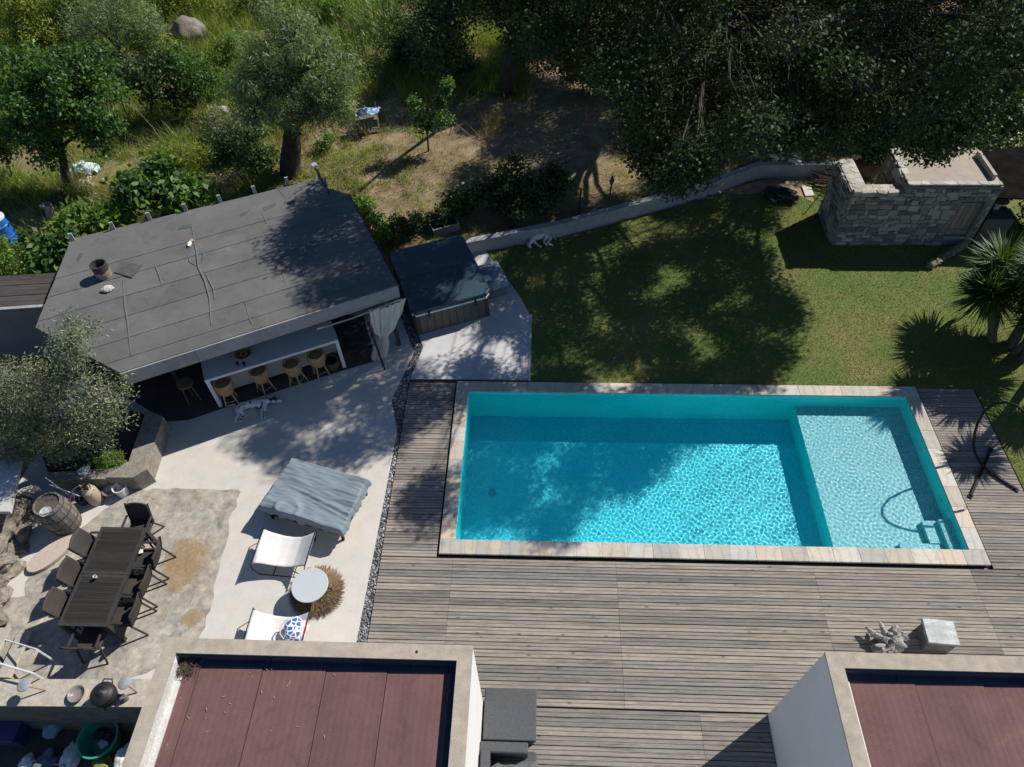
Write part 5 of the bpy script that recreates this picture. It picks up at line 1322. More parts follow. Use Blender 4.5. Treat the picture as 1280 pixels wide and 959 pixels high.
OAK1 = "47,46,61 45,47,58 47,47,59 47,47,59 84,47,70 56,48,67 56,48,67 47,49,58 89,49,72 50,51,62 89,52,78 92,52,76 66,53,62 95,54,82 85,55,62 62,57,61 62,57,61 65,57,61 68,57,61 73,58,71 75,59,60 92,59,72 92,59,72 65,60,77 75,60,64 70,61,58 70,61,58 78,61,69 79,61,68 74,62,69 96,62,69 87,63,57 97,63,57 31,64,69 37,64,69 39,65,62 60,65,56 78,65,62 85,65,58 75,66,66 94,66,54 112,66,100 102,67,55 102,67,55 102,67,55 104,67,85 38,68,71 42,68,57 42,68,64 47,68,44 48,68,43 48,68,43 86,68,54 86,68,57 99,68,51 100,68,71 106,68,67 44,69,48 72,69,69 90,69,62 102,69,62 103,69,75 107,69,89 20,70,72 33,70,81 41,70,76 54,70,51 66,70,54 74,70,71 86,70,54 86,70,54 87,70,55 93,70,55 20,71,73 40,71,53 44,71,45 66,71,59 101,71,49 109,71,91 110,71,72 26,72,78 42,72,55 106,72,59 39,73,63 73,73,57 95,73,55 100,73,62 109,73,51 109,73,51 113,73,73 47,74,54 48,74,51 49,74,66 51,74,74 61,74,59 33,75,62 43,75,44 43,75,69 43,75,44 49,75,85 52,75,49 101,75,94 26,76,71 30,76,83 47,76,91 78,76,68 88,76,81 44,77,92 46,77,83 57,77,84 79,77,58 106,77,45 106,77,45 32,78,63 67,78,55 96,78,85 104,78,64 35,79,90 43,79,49 18,80,74 33,80,65 42,80,60 59,80,94 76,80,56 81,80,68 113,80,64 113,80,68 49,81,52 54,81,36 87,81,87 99,81,52 52,82,102 66,82,66 71,82,61 78,82,47 90,82,89 100,82,90 112,82,53 112,82,53 19,83,80 32,83,79 57,83,61 75,83,60 83,83,63 110,83,62 19,84,72 20,84,81 36,84,66 40,84,84 51,84,80 51,84,70 54,84,60 75,84,44 88,84,46 88,84,46 95,84,45 105,84,57 20,85,65 24,85,63 56,85,83 76,85,45 110,85,44 -3,86,65 27,86,61 40,86,75 65,86,49 25,87,79 43,87,91 48,87,35 56,87,62 60,87,47 63,87,41 63,87,50 67,87,42 84,87,43 96,87,81 110,87,60 21,88,83 52,88,41 58,88,88 61,88,48 67,88,89 68,88,105 72,88,82 31,89,87 50,89,73 87,89,42 100,89,53 111,89,72 4,90,70 27,90,89 34,90,62 41,90,95 45,90,92 94,90,86 95,90,86 106,90,59 16,91,64 33,91,80 46,91,96 87,91,78 103,91,87 104,91,90 110,91,48 12,92,70 25,92,59 27,92,72 44,92,37 46,92,108 51,92,45 69,92,51 71,92,58 83,92,42 35,93,59 39,93,68 51,93,48 52,93,39 52,93,39 55,93,114 61,93,38 96,93,59 105,93,91 -4,94,68 -2,94,60 -2,94,69 9,94,70 13,94,78 19,94,72 34,94,89 40,94,95 79,94,37 87,94,60 95,94,64 102,94,43 29,95,56 42,95,90 53,95,51 85,95,48 17,96,78 52,96,37 90,96,39 91,96,34 91,96,34 94,96,78 95,96,79 12,97,83 21,97,62 28,97,56 40,97,78 73,97,38 94,97,86 -5,98,55 1,98,64 21,98,76 22,98,88 30,98,84 49,98,105 60,98,38 60,98,38 83,98,46 90,98,37 96,98,89 104,98,49 -4,99,63 28,99,85 39,99,46 43,99,85 74,99,52 82,99,45 94,99,38 103,99,87 104,99,49 -6,100,55 -4,100,57 51,100,45 52,100,47 58,100,56 63,100,111 -3,101,65 -2,101,58 4,101,67 13,101,84 33,101,97 43,101,39 57,101,42 65,101,42 98,101,64 100,101,47 109,101,81 4,102,74 11,102,83 19,102,56 25,102,71 49,102,76 -4,103,54 3,103,76 33,103,75 67,103,94 67,103,107 78,103,68 105,103,60 17,104,62 44,104,38 44,104,38 53,104,52 54,104,93 62,104,38 71,104,98 12,105,63 17,105,69 37,105,58 54,105,83 65,105,52 95,105,54 102,105,79 25,106,88 33,106,65 77,106,42 81,106,41 81,106,41 25,107,51 25,107,51 27,107,56 38,107,92 45,107,54 45,107,53 87,107,65 102,107,41 18,108,53 22,108,86 28,108,66 84,108,42 10,109,61 62,109,113 75,109,54 106,109,38 29,110,57 30,110,85 35,110,52 58,110,87 76,110,78 79,110,46 83,110,49 18,111,58 39,111,69 44,111,35 63,111,38 93,111,61 2,112,70 31,112,85 44,112,90 45,112,74 56,112,53 57,112,104 79,112,38 84,112,110 94,112,36 42,113,89 48,113,71 49,113,87 55,113,93 63,113,59 80,113,63 103,113,40 64,114,94 70,114,46 76,114,38 76,114,38 25,115,80 54,115,78 66,115,61 80,115,83 82,115,36 97,115,78 16,116,51 17,116,69 34,116,80 52,116,49 11,117,81 15,117,51 15,117,51 59,117,39 61,117,71 72,117,47 72,117,47 83,117,87 84,117,46 8,118,58 27,118,55 28,118,72 29,118,66 41,118,96 43,118,82 24,119,96 26,119,92 45,119,37 58,119,34 60,119,81 88,119,46 90,119,47 51,120,68 64,120,40 64,120,40 64,120,106 66,120,77 97,120,35 22,121,88 52,121,39 52,121,73 66,121,52 89,121,46 33,122,76 51,122,108 52,122,70 57,122,71 11,123,72 53,123,75 69,123,46 93,123,75 19,124,59 32,124,79 39,124,37 57,124,41 9,125,56 30,125,85 31,125,107 39,125,38 44,125,37 44,125,77 51,125,43 91,125,82 25,126,92 54,126,84 65,126,98 76,126,65 10,127,59 19,127,74 25,127,97 37,127,36 46,127,42 61,127,112 74,127,40 13,128,79 59,128,35 60,128,82 65,128,80 72,128,41 39,129,114 52,129,104 61,130,83 61,130,83 12,131,68 27,131,82 31,131,73 37,131,90 46,131,90 78,131,48 81,131,57 59,132,110 74,133,41 27,134,38 48,134,54 53,134,109 81,134,108 41,135,99 63,136,41 69,136,50 79,136,46 38,137,36 51,137,86 64,137,43 24,138,75 48,138,62 52,138,91 99,138,34 100,138,34 26,139,76 61,139,96 75,139,54 55,140,36 60,140,52 35,141,84 38,141,50 43,141,89 51,141,67 61,141,42 30,142,89 41,142,39 53,142,67 61,142,97 70,142,50 88,142,35 59,143,58 59,143,94 87,143,66 96,143,64 84,144,76 92,144,92 52,145,56 69,145,59 90,145,90 96,145,50 99,145,49 100,145,75 94,146,95 41,148,96 92,148,76 94,148,88 95,148,41 93,149,60 78,150,72 83,150,75 38,151,50 71,151,59 73,152,59 78,152,85 56,153,40 51,154,34 31,155,40 65,155,81 54,156,57 61,156,78 93,156,93 74,157,78 97,157,44 64,158,68 77,158,96 81,158,70 42,159,54 49,159,65 61,159,65 91,159,82 42,160,55 55,160,39 68,161,73 80,161,101 87,161,38 61,162,35 72,162,90 86,162,40 86,162,40 49,163,36 56,163,73 36,164,38 71,164,60 65,165,44 86,165,74 93,165,93 71,166,76 65,167,81 77,167,64 38,168,39 78,168,39 75,169,61 95,169,86 67,170,84 59,171,40 69,171,48 86,171,49 91,171,40 58,174,50 59,174,41 59,174,74 63,174,56 70,174,40 93,174,82 88,175,48 70,177,87 86,177,36 90,177,35 58,178,63 58,178,64 62,178,61 76,178,48 85,178,48 57,180,46 57,180,46 73,180,64 74,180,48 84,181,46 73,183,54 74,183,92 79,183,45 81,183,53 70,184,70 92,184,69 65,185,60 67,185,43 64,186,43 81,186,36 52,189,38 52,189,53 64,189,66 50,190,42 66,190,47 46,191,44 58,191,51 72,191,53 87,191,83 89,193,75 48,194,64 68,194,78 70,194,35 70,194,46 85,194,89 55,196,70 60,196,62 62,196,53 71,196,73 80,196,78 83,196,81 84,196,80 86,197,95 63,200,49 75,201,44 77,201,83 86,201,54 83,202,53 83,202,60 71,203,75 49,204,65 67,204,83 88,204,95 59,205,75 79,205,76 57,206,68 65,206,82 72,206,50 85,209,91 87,209,69 53,210,68 77,210,56 50,212,56 56,212,60 67,212,56 78,212,98 65,213,77 84,213,41 60,214,86 71,214,69 84,214,74 84,214,64 70,215,68 67,216,55 71,216,58 78,216,69 81,218,88 68,219,65 53,220,83 57,220,60 63,220,61 74,225,96 83,225,84 83,226,71 78,228,87 82,228,75 61,229,86 80,229,78 82,229,85 65,230,73 67,232,89 57,233,60 68,233,92 76,233,77 57,234,56 70,234,82 72,234,81 82,234,82 56,235,92"
OAK2 = "121,79,84 119,80,63 115,82,48 113,83,90 125,84,61 118,85,94 126,85,61 127,85,61 127,85,61 117,86,52 115,88,80 124,88,59 111,89,47 123,89,68 129,89,60 135,89,72 111,92,38 122,92,56 130,92,60 132,92,60 135,93,63 135,93,90 136,93,83 112,95,47 112,95,47 112,95,47 130,95,85 138,96,66 143,96,82 131,98,53 111,99,68 126,99,47 126,99,47 126,99,47 131,99,53 118,100,53 127,100,90 127,100,90 128,100,53 129,100,87 132,100,57 135,100,82 125,102,53 114,104,80 120,104,58 125,105,51 113,106,36 110,107,47 119,107,106 109,108,44 114,108,53 136,108,59 134,109,62 135,109,79 119,110,48 123,110,97 130,110,54 145,110,85 112,111,54 123,113,84 109,114,49 112,115,42 146,115,79 107,116,76 132,116,57 138,116,97 145,117,69 145,117,69 111,119,97 119,119,45 120,119,81 124,119,52 125,119,94 112,120,37 129,120,55 141,120,70 111,121,45 106,122,46 107,122,39 120,122,46 130,122,71 107,124,53 143,124,93 113,126,55 106,127,40 126,127,68 132,127,94 108,129,50 120,129,92 152,129,83 104,130,43 108,130,43 111,130,79 107,132,60 116,132,88 140,132,67 119,133,40 123,133,42 140,134,68 103,136,81 132,136,63 137,136,74 152,136,90 111,137,64 122,138,67 151,139,104 112,140,51 121,140,48 104,141,35 111,141,109 122,141,49 129,141,95 134,141,82 136,142,100 139,142,115 119,143,34 117,144,101 159,144,90 101,145,49 137,145,74 141,145,79 147,145,80 108,146,100 108,146,100 108,146,100 132,146,60 137,146,59 103,147,73 125,147,79 126,147,82 126,147,83 136,147,92 104,148,36 131,148,94 134,148,50 136,148,83 102,149,56 138,149,96 141,149,66 128,150,57 140,150,96 127,151,68 148,151,71 120,152,35 152,152,76 115,153,98 116,153,66 117,153,67 135,153,56 132,154,59 109,156,67 110,156,68 117,156,94 129,156,46 100,157,41 107,157,111 106,158,61 106,158,78 122,158,45 135,158,65 115,160,52 118,160,54 132,160,71 133,160,57 136,160,85 136,160,85 111,161,83 124,161,60 142,161,45 111,162,97 116,162,65 143,162,71 146,162,35 129,163,81 137,163,54 140,163,81 150,163,67 104,164,88 108,164,50 139,164,34 113,165,45 123,165,73 129,165,74 153,165,80 151,166,55 101,167,100 111,167,63 125,167,83 145,167,64 150,167,69 151,167,79 152,167,57 152,167,57 152,167,57 161,167,79 121,168,94 122,168,79 128,168,80 142,168,68 148,168,51 112,169,41 144,169,43 147,169,72 178,169,39 178,169,39 187,169,39 114,170,48 161,170,47 168,170,88 101,171,42 151,171,36 164,171,48 166,171,86 174,171,41 175,171,43 96,172,103 173,172,49 100,173,47 104,173,61 123,173,67 152,173,72 167,173,51 175,173,48 181,173,51 181,173,51 192,173,45 130,174,106 148,174,54 166,174,35 182,174,36 186,174,46 113,175,48 115,175,68 117,175,39 134,175,47 168,175,47 136,176,48 204,176,49 120,177,35 129,177,66 156,177,85 206,177,46 206,177,44 99,178,52 127,178,84 128,178,40 134,178,67 147,178,45 150,178,93 158,178,47 160,178,115 163,178,110 174,178,103 200,178,53 200,178,53 139,179,64 139,179,67 148,179,75 157,179,90 193,179,56 207,179,38 112,180,62 121,180,59 147,180,65 152,180,50 165,180,44 165,180,86 209,180,55 210,180,50 113,181,47 138,181,41 160,181,37 165,181,45 102,182,67 104,182,60 105,182,38 122,182,76 131,182,79 141,182,66 179,182,68 186,182,68 196,182,42 197,182,61 202,182,54 93,183,46 100,183,44 145,183,106 148,183,76 157,183,98 159,183,49 166,183,56 174,183,73 176,183,70 179,183,44 203,183,58 207,183,52 209,183,37 213,183,49 112,184,53 117,184,52 127,184,35 130,184,63 158,184,43 160,184,35 194,184,69 95,185,71 100,185,93 106,185,45 109,185,69 178,185,43 187,185,75 189,185,59 115,186,72 121,186,44 145,186,36 145,186,70 196,186,55 207,186,43 104,187,69 141,187,38 151,187,72 194,187,78 98,188,83 99,188,56 100,188,77 137,188,41 172,188,35 185,188,41 213,188,41 215,188,44 216,188,47 125,189,66 140,189,57 167,189,68 186,189,82 195,189,36 204,189,43 208,189,47 212,189,59 106,190,63 113,190,81 142,190,90 144,190,69 155,190,94 156,190,96 164,190,82 187,190,70 204,190,58 213,190,51 108,191,42 124,191,35 125,191,65 156,191,51 157,191,42 178,191,70 199,191,69 201,191,66 206,191,34 218,191,47 122,192,59 123,192,40 135,192,68 143,192,41 169,192,78 206,192,62 107,193,64 117,193,65 159,193,69 185,193,57 185,193,89 193,193,75 196,193,53 199,193,63 214,193,55 216,193,46 120,194,69 122,194,45 169,194,81 185,194,50 188,194,52 189,194,40 191,194,60 203,194,36 136,195,53 150,195,68 177,195,34 179,195,78 199,195,70 211,195,58 211,195,61 111,196,91 117,196,51 136,196,60 147,196,83 167,196,56 169,196,91 214,196,42 220,196,44 130,197,64 138,197,88 163,197,74 169,197,49 171,197,50 178,197,69 207,197,65 98,198,47 107,198,95 108,198,50 121,198,49 130,198,64 150,198,39 152,198,60 165,198,86 167,198,55 171,198,58 185,198,75 199,198,84 207,198,55 218,198,37 91,199,69 111,199,39 115,199,83 121,199,37 142,199,70 150,199,105 151,199,63 175,199,106 177,199,36 178,199,88 187,199,68 188,199,49 206,199,40 218,199,37 218,199,37 90,200,78 92,200,40 99,200,48 103,200,37 107,200,87 132,200,93 135,200,38 151,200,50 160,200,90 161,200,76 163,200,37 173,200,62 188,200,70 218,200,43 220,200,54 96,201,54 112,201,79 120,201,82 121,201,63 126,201,42 169,201,78 174,201,108 184,201,56 193,201,34 219,201,58 220,201,45 220,201,45 132,202,59 132,202,82 138,202,46 138,202,46 155,202,47 178,202,77 180,202,83 189,202,101 199,202,39 204,202,62 215,202,64 89,203,72 93,203,71 103,203,90 118,203,71 119,203,71 128,203,39 142,203,38 147,203,76 169,203,70 211,203,40 102,204,75 136,204,61 149,204,100 153,204,37 173,204,43 192,204,74 206,204,71 209,204,40 209,204,69 211,204,59 216,204,58 219,204,40 99,205,76 105,205,67 109,205,36 132,205,50 172,205,57 202,205,52 210,205,52 210,205,61 211,205,69 88,206,38 109,206,74 116,206,88 118,206,47 169,206,91 173,206,52 188,206,49 193,206,64 219,206,36 96,207,58 131,207,74 163,207,92 109,208,59 112,208,67 122,208,40 122,208,40 180,208,53 196,208,50 216,208,60 219,208,51 87,209,38 102,209,42 105,209,59 113,209,75 122,209,77 134,209,53 142,209,35 154,209,64 157,209,84 192,209,95 217,209,35 220,209,47 88,210,58 92,210,61 113,210,78 145,210,71 178,210,82 205,210,63 217,210,39 219,210,39 97,211,77 113,211,92 129,211,74 218,211,35 87,212,37 91,212,49 97,212,50 104,212,67 111,212,97 126,212,84 143,212,82 167,212,41 180,212,57 193,212,38 211,212,49 215,212,48 217,212,52 99,213,73 108,213,63 141,213,87 158,213,43 173,213,42 184,213,99 204,213,81 215,213,67 88,214,93 93,214,85 94,214,53 126,214,51 128,214,75 128,214,46 156,214,78 168,214,55 210,214,73 211,214,40 216,214,59 220,214,48 106,215,36 110,215,71 128,215,61 142,215,63 156,215,43 161,215,53 166,215,68 169,215,75 190,215,41 203,215,37 218,215,64 94,216,44 95,216,69 95,216,69 109,216,51 132,216,48 133,216,68 159,216,65 164,216,34 171,216,50 173,216,93 205,216,79 206,216,84 212,216,46 213,216,60 215,216,61 216,216,36 220,216,40 98,217,98 106,217,115 117,217,54 120,217,40 122,217,67 123,217,51 130,217,39 141,217,81 180,217,88 201,217,82 208,217,45 217,217,46 99,218,59 107,218,107 114,218,79 129,218,86 147,218,84 157,218,46 161,218,66 178,218,75 178,218,97 191,218,55 215,218,34 219,218,40 88,219,77 113,219,40 129,219,72 141,219,54 166,219,79 183,219,35 186,219,77 187,219,41 187,219,90 111,220,44 134,220,79 143,220,45 143,220,74 152,220,56 171,220,68 182,220,78 185,220,77 194,220,35 202,220,59 202,220,35 203,220,76 207,220,69 214,220,69 216,220,36 218,220,35 220,220,51 94,221,53 99,221,37 119,221,42 127,221,44 135,221,79 139,221,59 142,221,64 153,221,56 185,221,45 187,221,75 196,221,37 201,221,51 204,221,55 216,221,48 218,221,39 107,222,48 113,222,67 114,222,79 140,222,45 215,222,68 90,223,39 119,223,92 122,223,100 127,223,63 131,223,59 134,223,49 152,223,65 155,223,61 156,223,97 181,223,85 194,223,75 206,223,79 206,223,42 210,223,58 212,223,66 217,223,42 100,224,59 105,224,35 106,224,50 115,224,81 124,224,48 148,224,78 174,224,88 188,224,48 214,224,70 217,224,44 96,225,36 100,225,81 121,225,51 125,225,64 132,225,37 132,225,37 133,225,50 168,225,83 173,225,51 192,225,63 208,225,84 216,225,55 217,225,55 218,225,62 102,226,96 105,226,37 105,226,37 125,226,79 127,226,40 138,226,86 139,226,82 170,226,74 173,226,77 213,226,57 88,227,76 89,227,44 117,227,40 122,227,57 153,227,52 156,227,68 166,227,55 178,227,48 178,227,56 188,227,69 198,227,70 198,227,70 200,227,56 214,227,44 215,227,45 217,227,48 220,227,75 98,228,102 104,228,89 109,228,61 155,228,82 158,228,57 161,228,56 169,228,61 175,228,55 190,228,54 198,228,72 206,228,71 216,228,81 95,229,85 99,229,52 124,229,46 125,229,60 127,229,73 143,229,73 145,229,59 151,229,56 176,229,45 190,229,35 190,229,82 210,229,74 217,229,38 96,230,39 98,230,54 98,230,36 103,230,55 119,230,61 122,230,42 123,230,46 137,230,62 161,230,52 164,230,51 169,230,51 174,230,60 181,230,45 181,230,45 194,230,63 207,230,54 207,230,54 209,230,48 86,231,39 86,231,39 101,231,51 117,231,79 127,231,69 132,231,78 133,231,44 133,231,44 140,231,76 147,231,49 154,231,39 155,231,34 160,231,42 171,231,48 175,231,49 179,231,41 188,231,41 197,231,36 198,231,41 201,231,60 208,231,39 208,231,54 91,232,39 95,232,36 117,232,103 121,232,34 132,232,45 151,232,42 154,232,47 166,232,44 169,232,74 172,232,46 187,232,44 188,232,41 195,232,78 195,232,78 206,232,36 208,232,39 208,232,57 213,232,78 220,232,38 220,232,38 87,233,40 90,233,82 94,233,43 98,233,34 104,233,47 105,233,60 134,233,35 134,233,35 134,233,35 135,233,43 137,233,51 138,233,37 148,233,50 158,233,37 163,233,43 163,233,57 167,233,84 173,233,50 177,233,36 192,233,50 192,233,62 194,233,63 195,233,42 198,233,69 200,233,41 201,233,82 215,233,43 215,233,43 215,233,45 90,234,45 98,234,38 98,234,38 104,234,37 107,234,38 107,234,38 115,234,47 115,234,77 116,234,61 121,234,53 122,234,50 127,234,40 129,234,52 133,234,35 133,234,35 133,234,35 147,234,38 149,234,36 149,234,36 153,234,45 154,234,54 154,234,54 156,234,48 159,234,46 167,234,36 167,234,36 170,234,37 176,234,78 180,234,51 181,234,37 181,234,37 184,234,75 186,234,37 188,234,45 188,234,54 190,234,47 207,234,44 207,234,44 212,234,36 218,234,44 115,235,38 115,235,38 118,235,81 121,235,75 123,235,76 126,235,71 141,235,69 146,235,37 154,235,65 158,235,34 158,235,34 162,235,35 163,235,69 171,235,36 172,235,43 173,235,34 179,235,38 187,235,65 188,235,34 191,235,71 196,235,39 217,235,36 217,235,36 217,235,36 220,235,61"

# ---------------------------------------------------------------- trees and shrubs
BARK = mat('dark_bark', (0.085, 0.07, 0.055), (0.045, 0.038, 0.03), rough=0.95, scale=6, fine=25, bump=0.9, stretch=(1, 1, 0.35))
OLIVEBARK = mat('grey_bark', (0.17, 0.15, 0.125), (0.09, 0.08, 0.068), rough=0.95, scale=7, fine=30, bump=0.9, stretch=(1, 1, 0.35))
L_OAK = leafmat('oak_leaf', (0.014, 0.024, 0.010), (0.040, 0.062, 0.022), trans=0.12, gloss=0.6, yellow=(0.07, 0.095, 0.034), spec=0.14)
L_OLIVE = leafmat('olive_leaf', (0.10, 0.125, 0.07), (0.20, 0.225, 0.135), trans=0.2, gloss=0.5, yellow=(0.30, 0.31, 0.20))
L_SILVER = leafmat('silver_leaf', (0.085, 0.13, 0.06), (0.21, 0.265, 0.135), trans=0.32, gloss=0.55, yellow=(0.32, 0.36, 0.21))
L_FIG = leafmat('broad_green_leaf', (0.026, 0.065, 0.016), (0.09, 0.165, 0.04), trans=0.35, gloss=0.5)
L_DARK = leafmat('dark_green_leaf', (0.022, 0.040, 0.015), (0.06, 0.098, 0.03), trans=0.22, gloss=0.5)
L_LIGHT = leafmat('fresh_green_leaf', (0.06, 0.12, 0.022), (0.17, 0.26, 0.055), trans=0.4, gloss=0.5, yellow=(0.28, 0.32, 0.09))
L_YEL = leafmat('yellow_green_leaf', (0.11, 0.15, 0.025), (0.27, 0.30, 0.06), trans=0.42, gloss=0.55, yellow=(0.40, 0.38, 0.12))

def limb(q, a, b_, r0, r1, seed, sag=0.12, n=5, seg=6):
    a, b_ = Vector(a), Vector(b_); L = (b_-a).length; pts = []
    for k in range(n+1):
        f = k/n; p = a.lerp(b_, f); w_ = math.sin(math.pi*f)*L*sag
        p += Vector((mnoise.noise((seed*3.1, f*2, 0)), mnoise.noise((seed*3.1, f*2, 9)), 0.5+0.6*mnoise.noise((seed*3.1, f*2, 5))))*w_
        pts.append(p)
    q.tube(pts, [r0+(r1-r0)*k/n for k in range(n+1)], seg, cap=False)
    return pts

def kmeans(X, k, seed, it=8):
    g = np.random.default_rng(seed); c = X[g.choice(len(X), k, replace=False)]
    for _ in range(it):
        a = np.argmin(((X[:, None]-c[None])**2).sum(-1), 1)
        for j in range(k):
            if (a == j).any(): c[j] = X[a == j].mean(0)
    return c, a

def big_tree(name, label, cat, base, fork, clumps, rad, per, leaf, lm, bark, r0, nl, seed, group=None, extra_trunk=None):
    t = thing(name, label, cat, base, 0, group)
    X = np.array(clumps, float)
    q = MB(); fk = Vector(fork)
    limb(q, base, fk, r0, r0*0.75, seed, 0.06, 6, 10)
    c, a = kmeans(X, nl, seed)
    for j in range(nl):
        e = Vector(c[j]); pts = limb(q, fk - Vector((0, 0, 0.2*(j % 3))), e, r0*0.32, r0*0.07, seed*7+j, 0.16, 6, 6)
        mem = X[a == j]
        for i, m_ in enumerate(mem):
            s_ = pts[min(len(pts)-1, 3 + i % 4)]
            limb(q, s_, m_, r0*0.05, 0.008, seed*31+i, 0.12, 3, 4)
    obj('trunk', q, bark, t, smooth=True)
    g = np.random.default_rng(seed)
    rr = rad*(0.75+0.5*g.random(len(X)))
    v = leafcloud(X, rr, per, leaf[0], leaf[1], seed, up=0.55, outw=0.5, rnd=0.8, flat=0.75)
    obj_np('crown', v, 4, lm, t)
    return t

def oak(data, label, base, fork, seed, nl):
    cl = [tuple(int(k)/10 for k in s.split(',')) for s in data.split()]
    return big_tree('oak_tree', label, 'oak tree', base, fork, cl, 0.60, 330, (0.088, 0.055), L_OAK, BARK, 0.28, nl, seed, 'oaks over the lawn')
oak(OAK0, 'oak whose dark trunk shows left of the canopy, above the young tree', (0.67, 18.0, 0.15), (1.3, 17.6, 3.6), 1, 9)
oak(OAK1, 'middle oak with dense dark crown spreading over the lawn and pool house', (6.6, 17.2, 0.15), (6.5, 16.4, 3.6), 2, 22)
oak(OAK2, 'right hand oak with dense dark crown hanging over the stone hut', (13.4, 17.0, 0.15), (13.0, 16.4, 3.6), 3, 22)

def small_tree(name, label, cat, base, fork, blobs, per, leaf, lm, bark=OLIVEBARK, r0=0.14, seed=1, m=16, crad=0.42, droop=0.0, up=0.5, group=None, shell=0.55):
    g = np.random.default_rng(seed); cl = []
    for (x, y, z, r_) in blobs:
        d = unit(g.normal(size=(m, 3))); rr = r_*(shell + (1-shell)*g.random((m, 1)))*(1-0.25*crad)
        c = np.array([x, y, z]) + d*rr*np.array([1, 1, 0.9]); cl += [tuple(k) for k in c]
    cl = [k for k in cl if k[2] > base[2]+0.15]
    t = thing(name, label, cat, base, 0, group)
    q = MB(); limb(q, base, fork, r0, r0*0.7, seed, 0.08, 5, 9)
    for i, b_ in enumerate(blobs):
        limb(q, fork, b_[:3], r0*0.45, r0*0.12, seed*5+i, 0.15, 5, 6)
        for j in range(m):
            k = i*m+j
            if k < len(cl): limb(q, b_[:3], cl[k], r0*0.12, 0.006, seed*9+k, 0.12, 2, 3)
    obj('trunk', q, bark, t, smooth=True)
    cl = np.array(cl)
    rad = np.array([crad*(0.7+0.6*g.random()) for _ in cl])
    v = leafcloud(cl, rad, per, leaf[0], leaf[1], seed, up=up, droop=droop, rnd=0.8)
    v = v[np.repeat(v.reshape(-1, 4, 3)[:, :, 2].min(1) > base[2]+0.02, 4)]
    obj_np('crown', v, 4, lm, t)
    return t
def bl(*a): return [(*p, r_) for p, r_ in a]

# left garden
small_tree('garden_tree', 'dark broad leaved tree with a bare curved trunk beside the striped cloth', 'tree', (-12.948,12.111,0.2), (-12.601,12.25,1.621),
           bl(((-11.939,12.2,3.495), 1.1), ((-10.996,12.3,3.055), 1.0), ((-13.118,12,2.685), 1.0), ((-11.961,12.2,2.567), 1.1), ((-13.062,12.8,3.591), 1.1), ((-11.19,12.2,2.181), 0.7), ((-11.228,12.8,3.816), 0.9), ((-12.997,12,2.043), 0.8)), 110, (0.125, 0.075), L_FIG, BARK, 0.15, 31, 17, 0.40)
small_tree('olive_tree', 'round silvery willow like olive behind the pool house', 'olive tree', (-6.047,12.995,0.2), (-5.641,13.1,1.635),
           bl(((-5.199,13.1,3.403), 1.6), ((-6.056,13,3.575), 1.2), ((-4.242,13.1,3.516), 1.2), ((-5.036,13.4,4.289), 1.3), ((-6.428,13,2.731), 0.9), ((-4.237,13,2.724), 0.9), ((-5.118,12.6,2.822), 1.0)), 190, (0.14, 0.028), L_SILVER, BARK, 0.36, 32, 24, 0.45, droop=0.7)
small_tree('olive_tree', 'hazy grey green olive at the top left, left of the boulder', 'olive tree', (-14.49,19.94,0.2), (-14.128,20,1.039),
           bl(((-13.825,20.2,2.068), 1.5), ((-14.846,20.2,1.844), 1.0), ((-13.019,20.2,1.832), 1.0), ((-13.645,20.6,2.802), 1.4)), 130, (0.13, 0.03), L_SILVER, OLIVEBARK, 0.14, 33, 24, 0.5)
small_tree('shrub', 'dark rounded shrub left of the stakes, between the two trees', 'shrub', (-11.988,16.738,0.2), (-11.452,16.2,1.007),
           bl(((-11.289,16.2,1.719), 0.95), ((-10.6,16.2,1.379), 0.8), ((-11.96,16.5,1.709), 0.7), ((-10.848,16.8,1.971), 0.8)), 70, (0.13, 0.07), L_DARK, BARK, 0.06, 34, 14, 0.40)
small_tree('shrub', 'mid green shrub left of the round silvery olive', 'shrub', (-10.556,17.283,0.2), (-9.965,16.4,1.098),
           bl(((-9.801,16.5,1.699), 0.9), ((-10.157,16.8,1.967), 0.7), ((-9.524,16.4,1.383), 0.7)), 90, (0.11, 0.05), L_FIG, BARK, 0.05, 35, 16, 0.38)
small_tree('shrub', 'dark shrub behind the broad leaved tree, near its top right', 'shrub', (-14.396,18.461,0.2), (-13.826,17.9,0.918),
           bl(((-13.667,18,1.34), 0.9), ((-14.197,18.2,1.449), 0.7)), 80, (0.12, 0.06), L_DARK, BARK, 0.05, 36, 16, 0.4)
small_tree('hedge_bush', 'tall bush of yellow green shoots at the top left corner', 'bush', (-19.196,21.173,0.2), (-19.076,21.5,0.687),
           bl(((-19.04,21.5,1.31), 1.3), ((-17.829,21.5,1.453), 1.2), ((-18.253,21.8,2.369), 1.4)), 110, (0.16, 0.05), L_YEL, BARK, 0.06, 37, 22, 0.5)
small_tree('hedge_bush', 'yellow green bush between the corner bush and the hazy olive', 'bush', (-17.282,21.698,0.2), (-17.339,22.2,0.519),
           bl(((-16.935,22.2,1.301), 1.2), ((-16.504,22.5,2.08), 1.2)), 110, (0.16, 0.05), L_YEL, BARK, 0.06, 38, 22, 0.5)
small_tree('hedge_bush', 'low yellow green bush directly behind the grey boulder', 'bush', (-13.759,23.973,0.2), (-13.578,24,0.677),
           bl(((-14.298,24,1.002), 0.9), ((-13.298,24.5,0.951), 1.0), ((-11.827,24.6,0.835), 1.1)), 110, (0.15, 0.05), L_YEL, BARK, 0.05, 39, 20, 0.5)
small_tree('hedge_bush', 'dark green bush at the top edge behind the round silvery olive', 'bush', (-10.143,25.318,0.2), (-9.905,25,0.722),
           bl(((-10.173,25,0.982), 1.0), ((-8.99,25,0.908), 1.0)), 100, (0.14, 0.05), L_DARK, BARK, 0.05, 40, 18, 0.45)
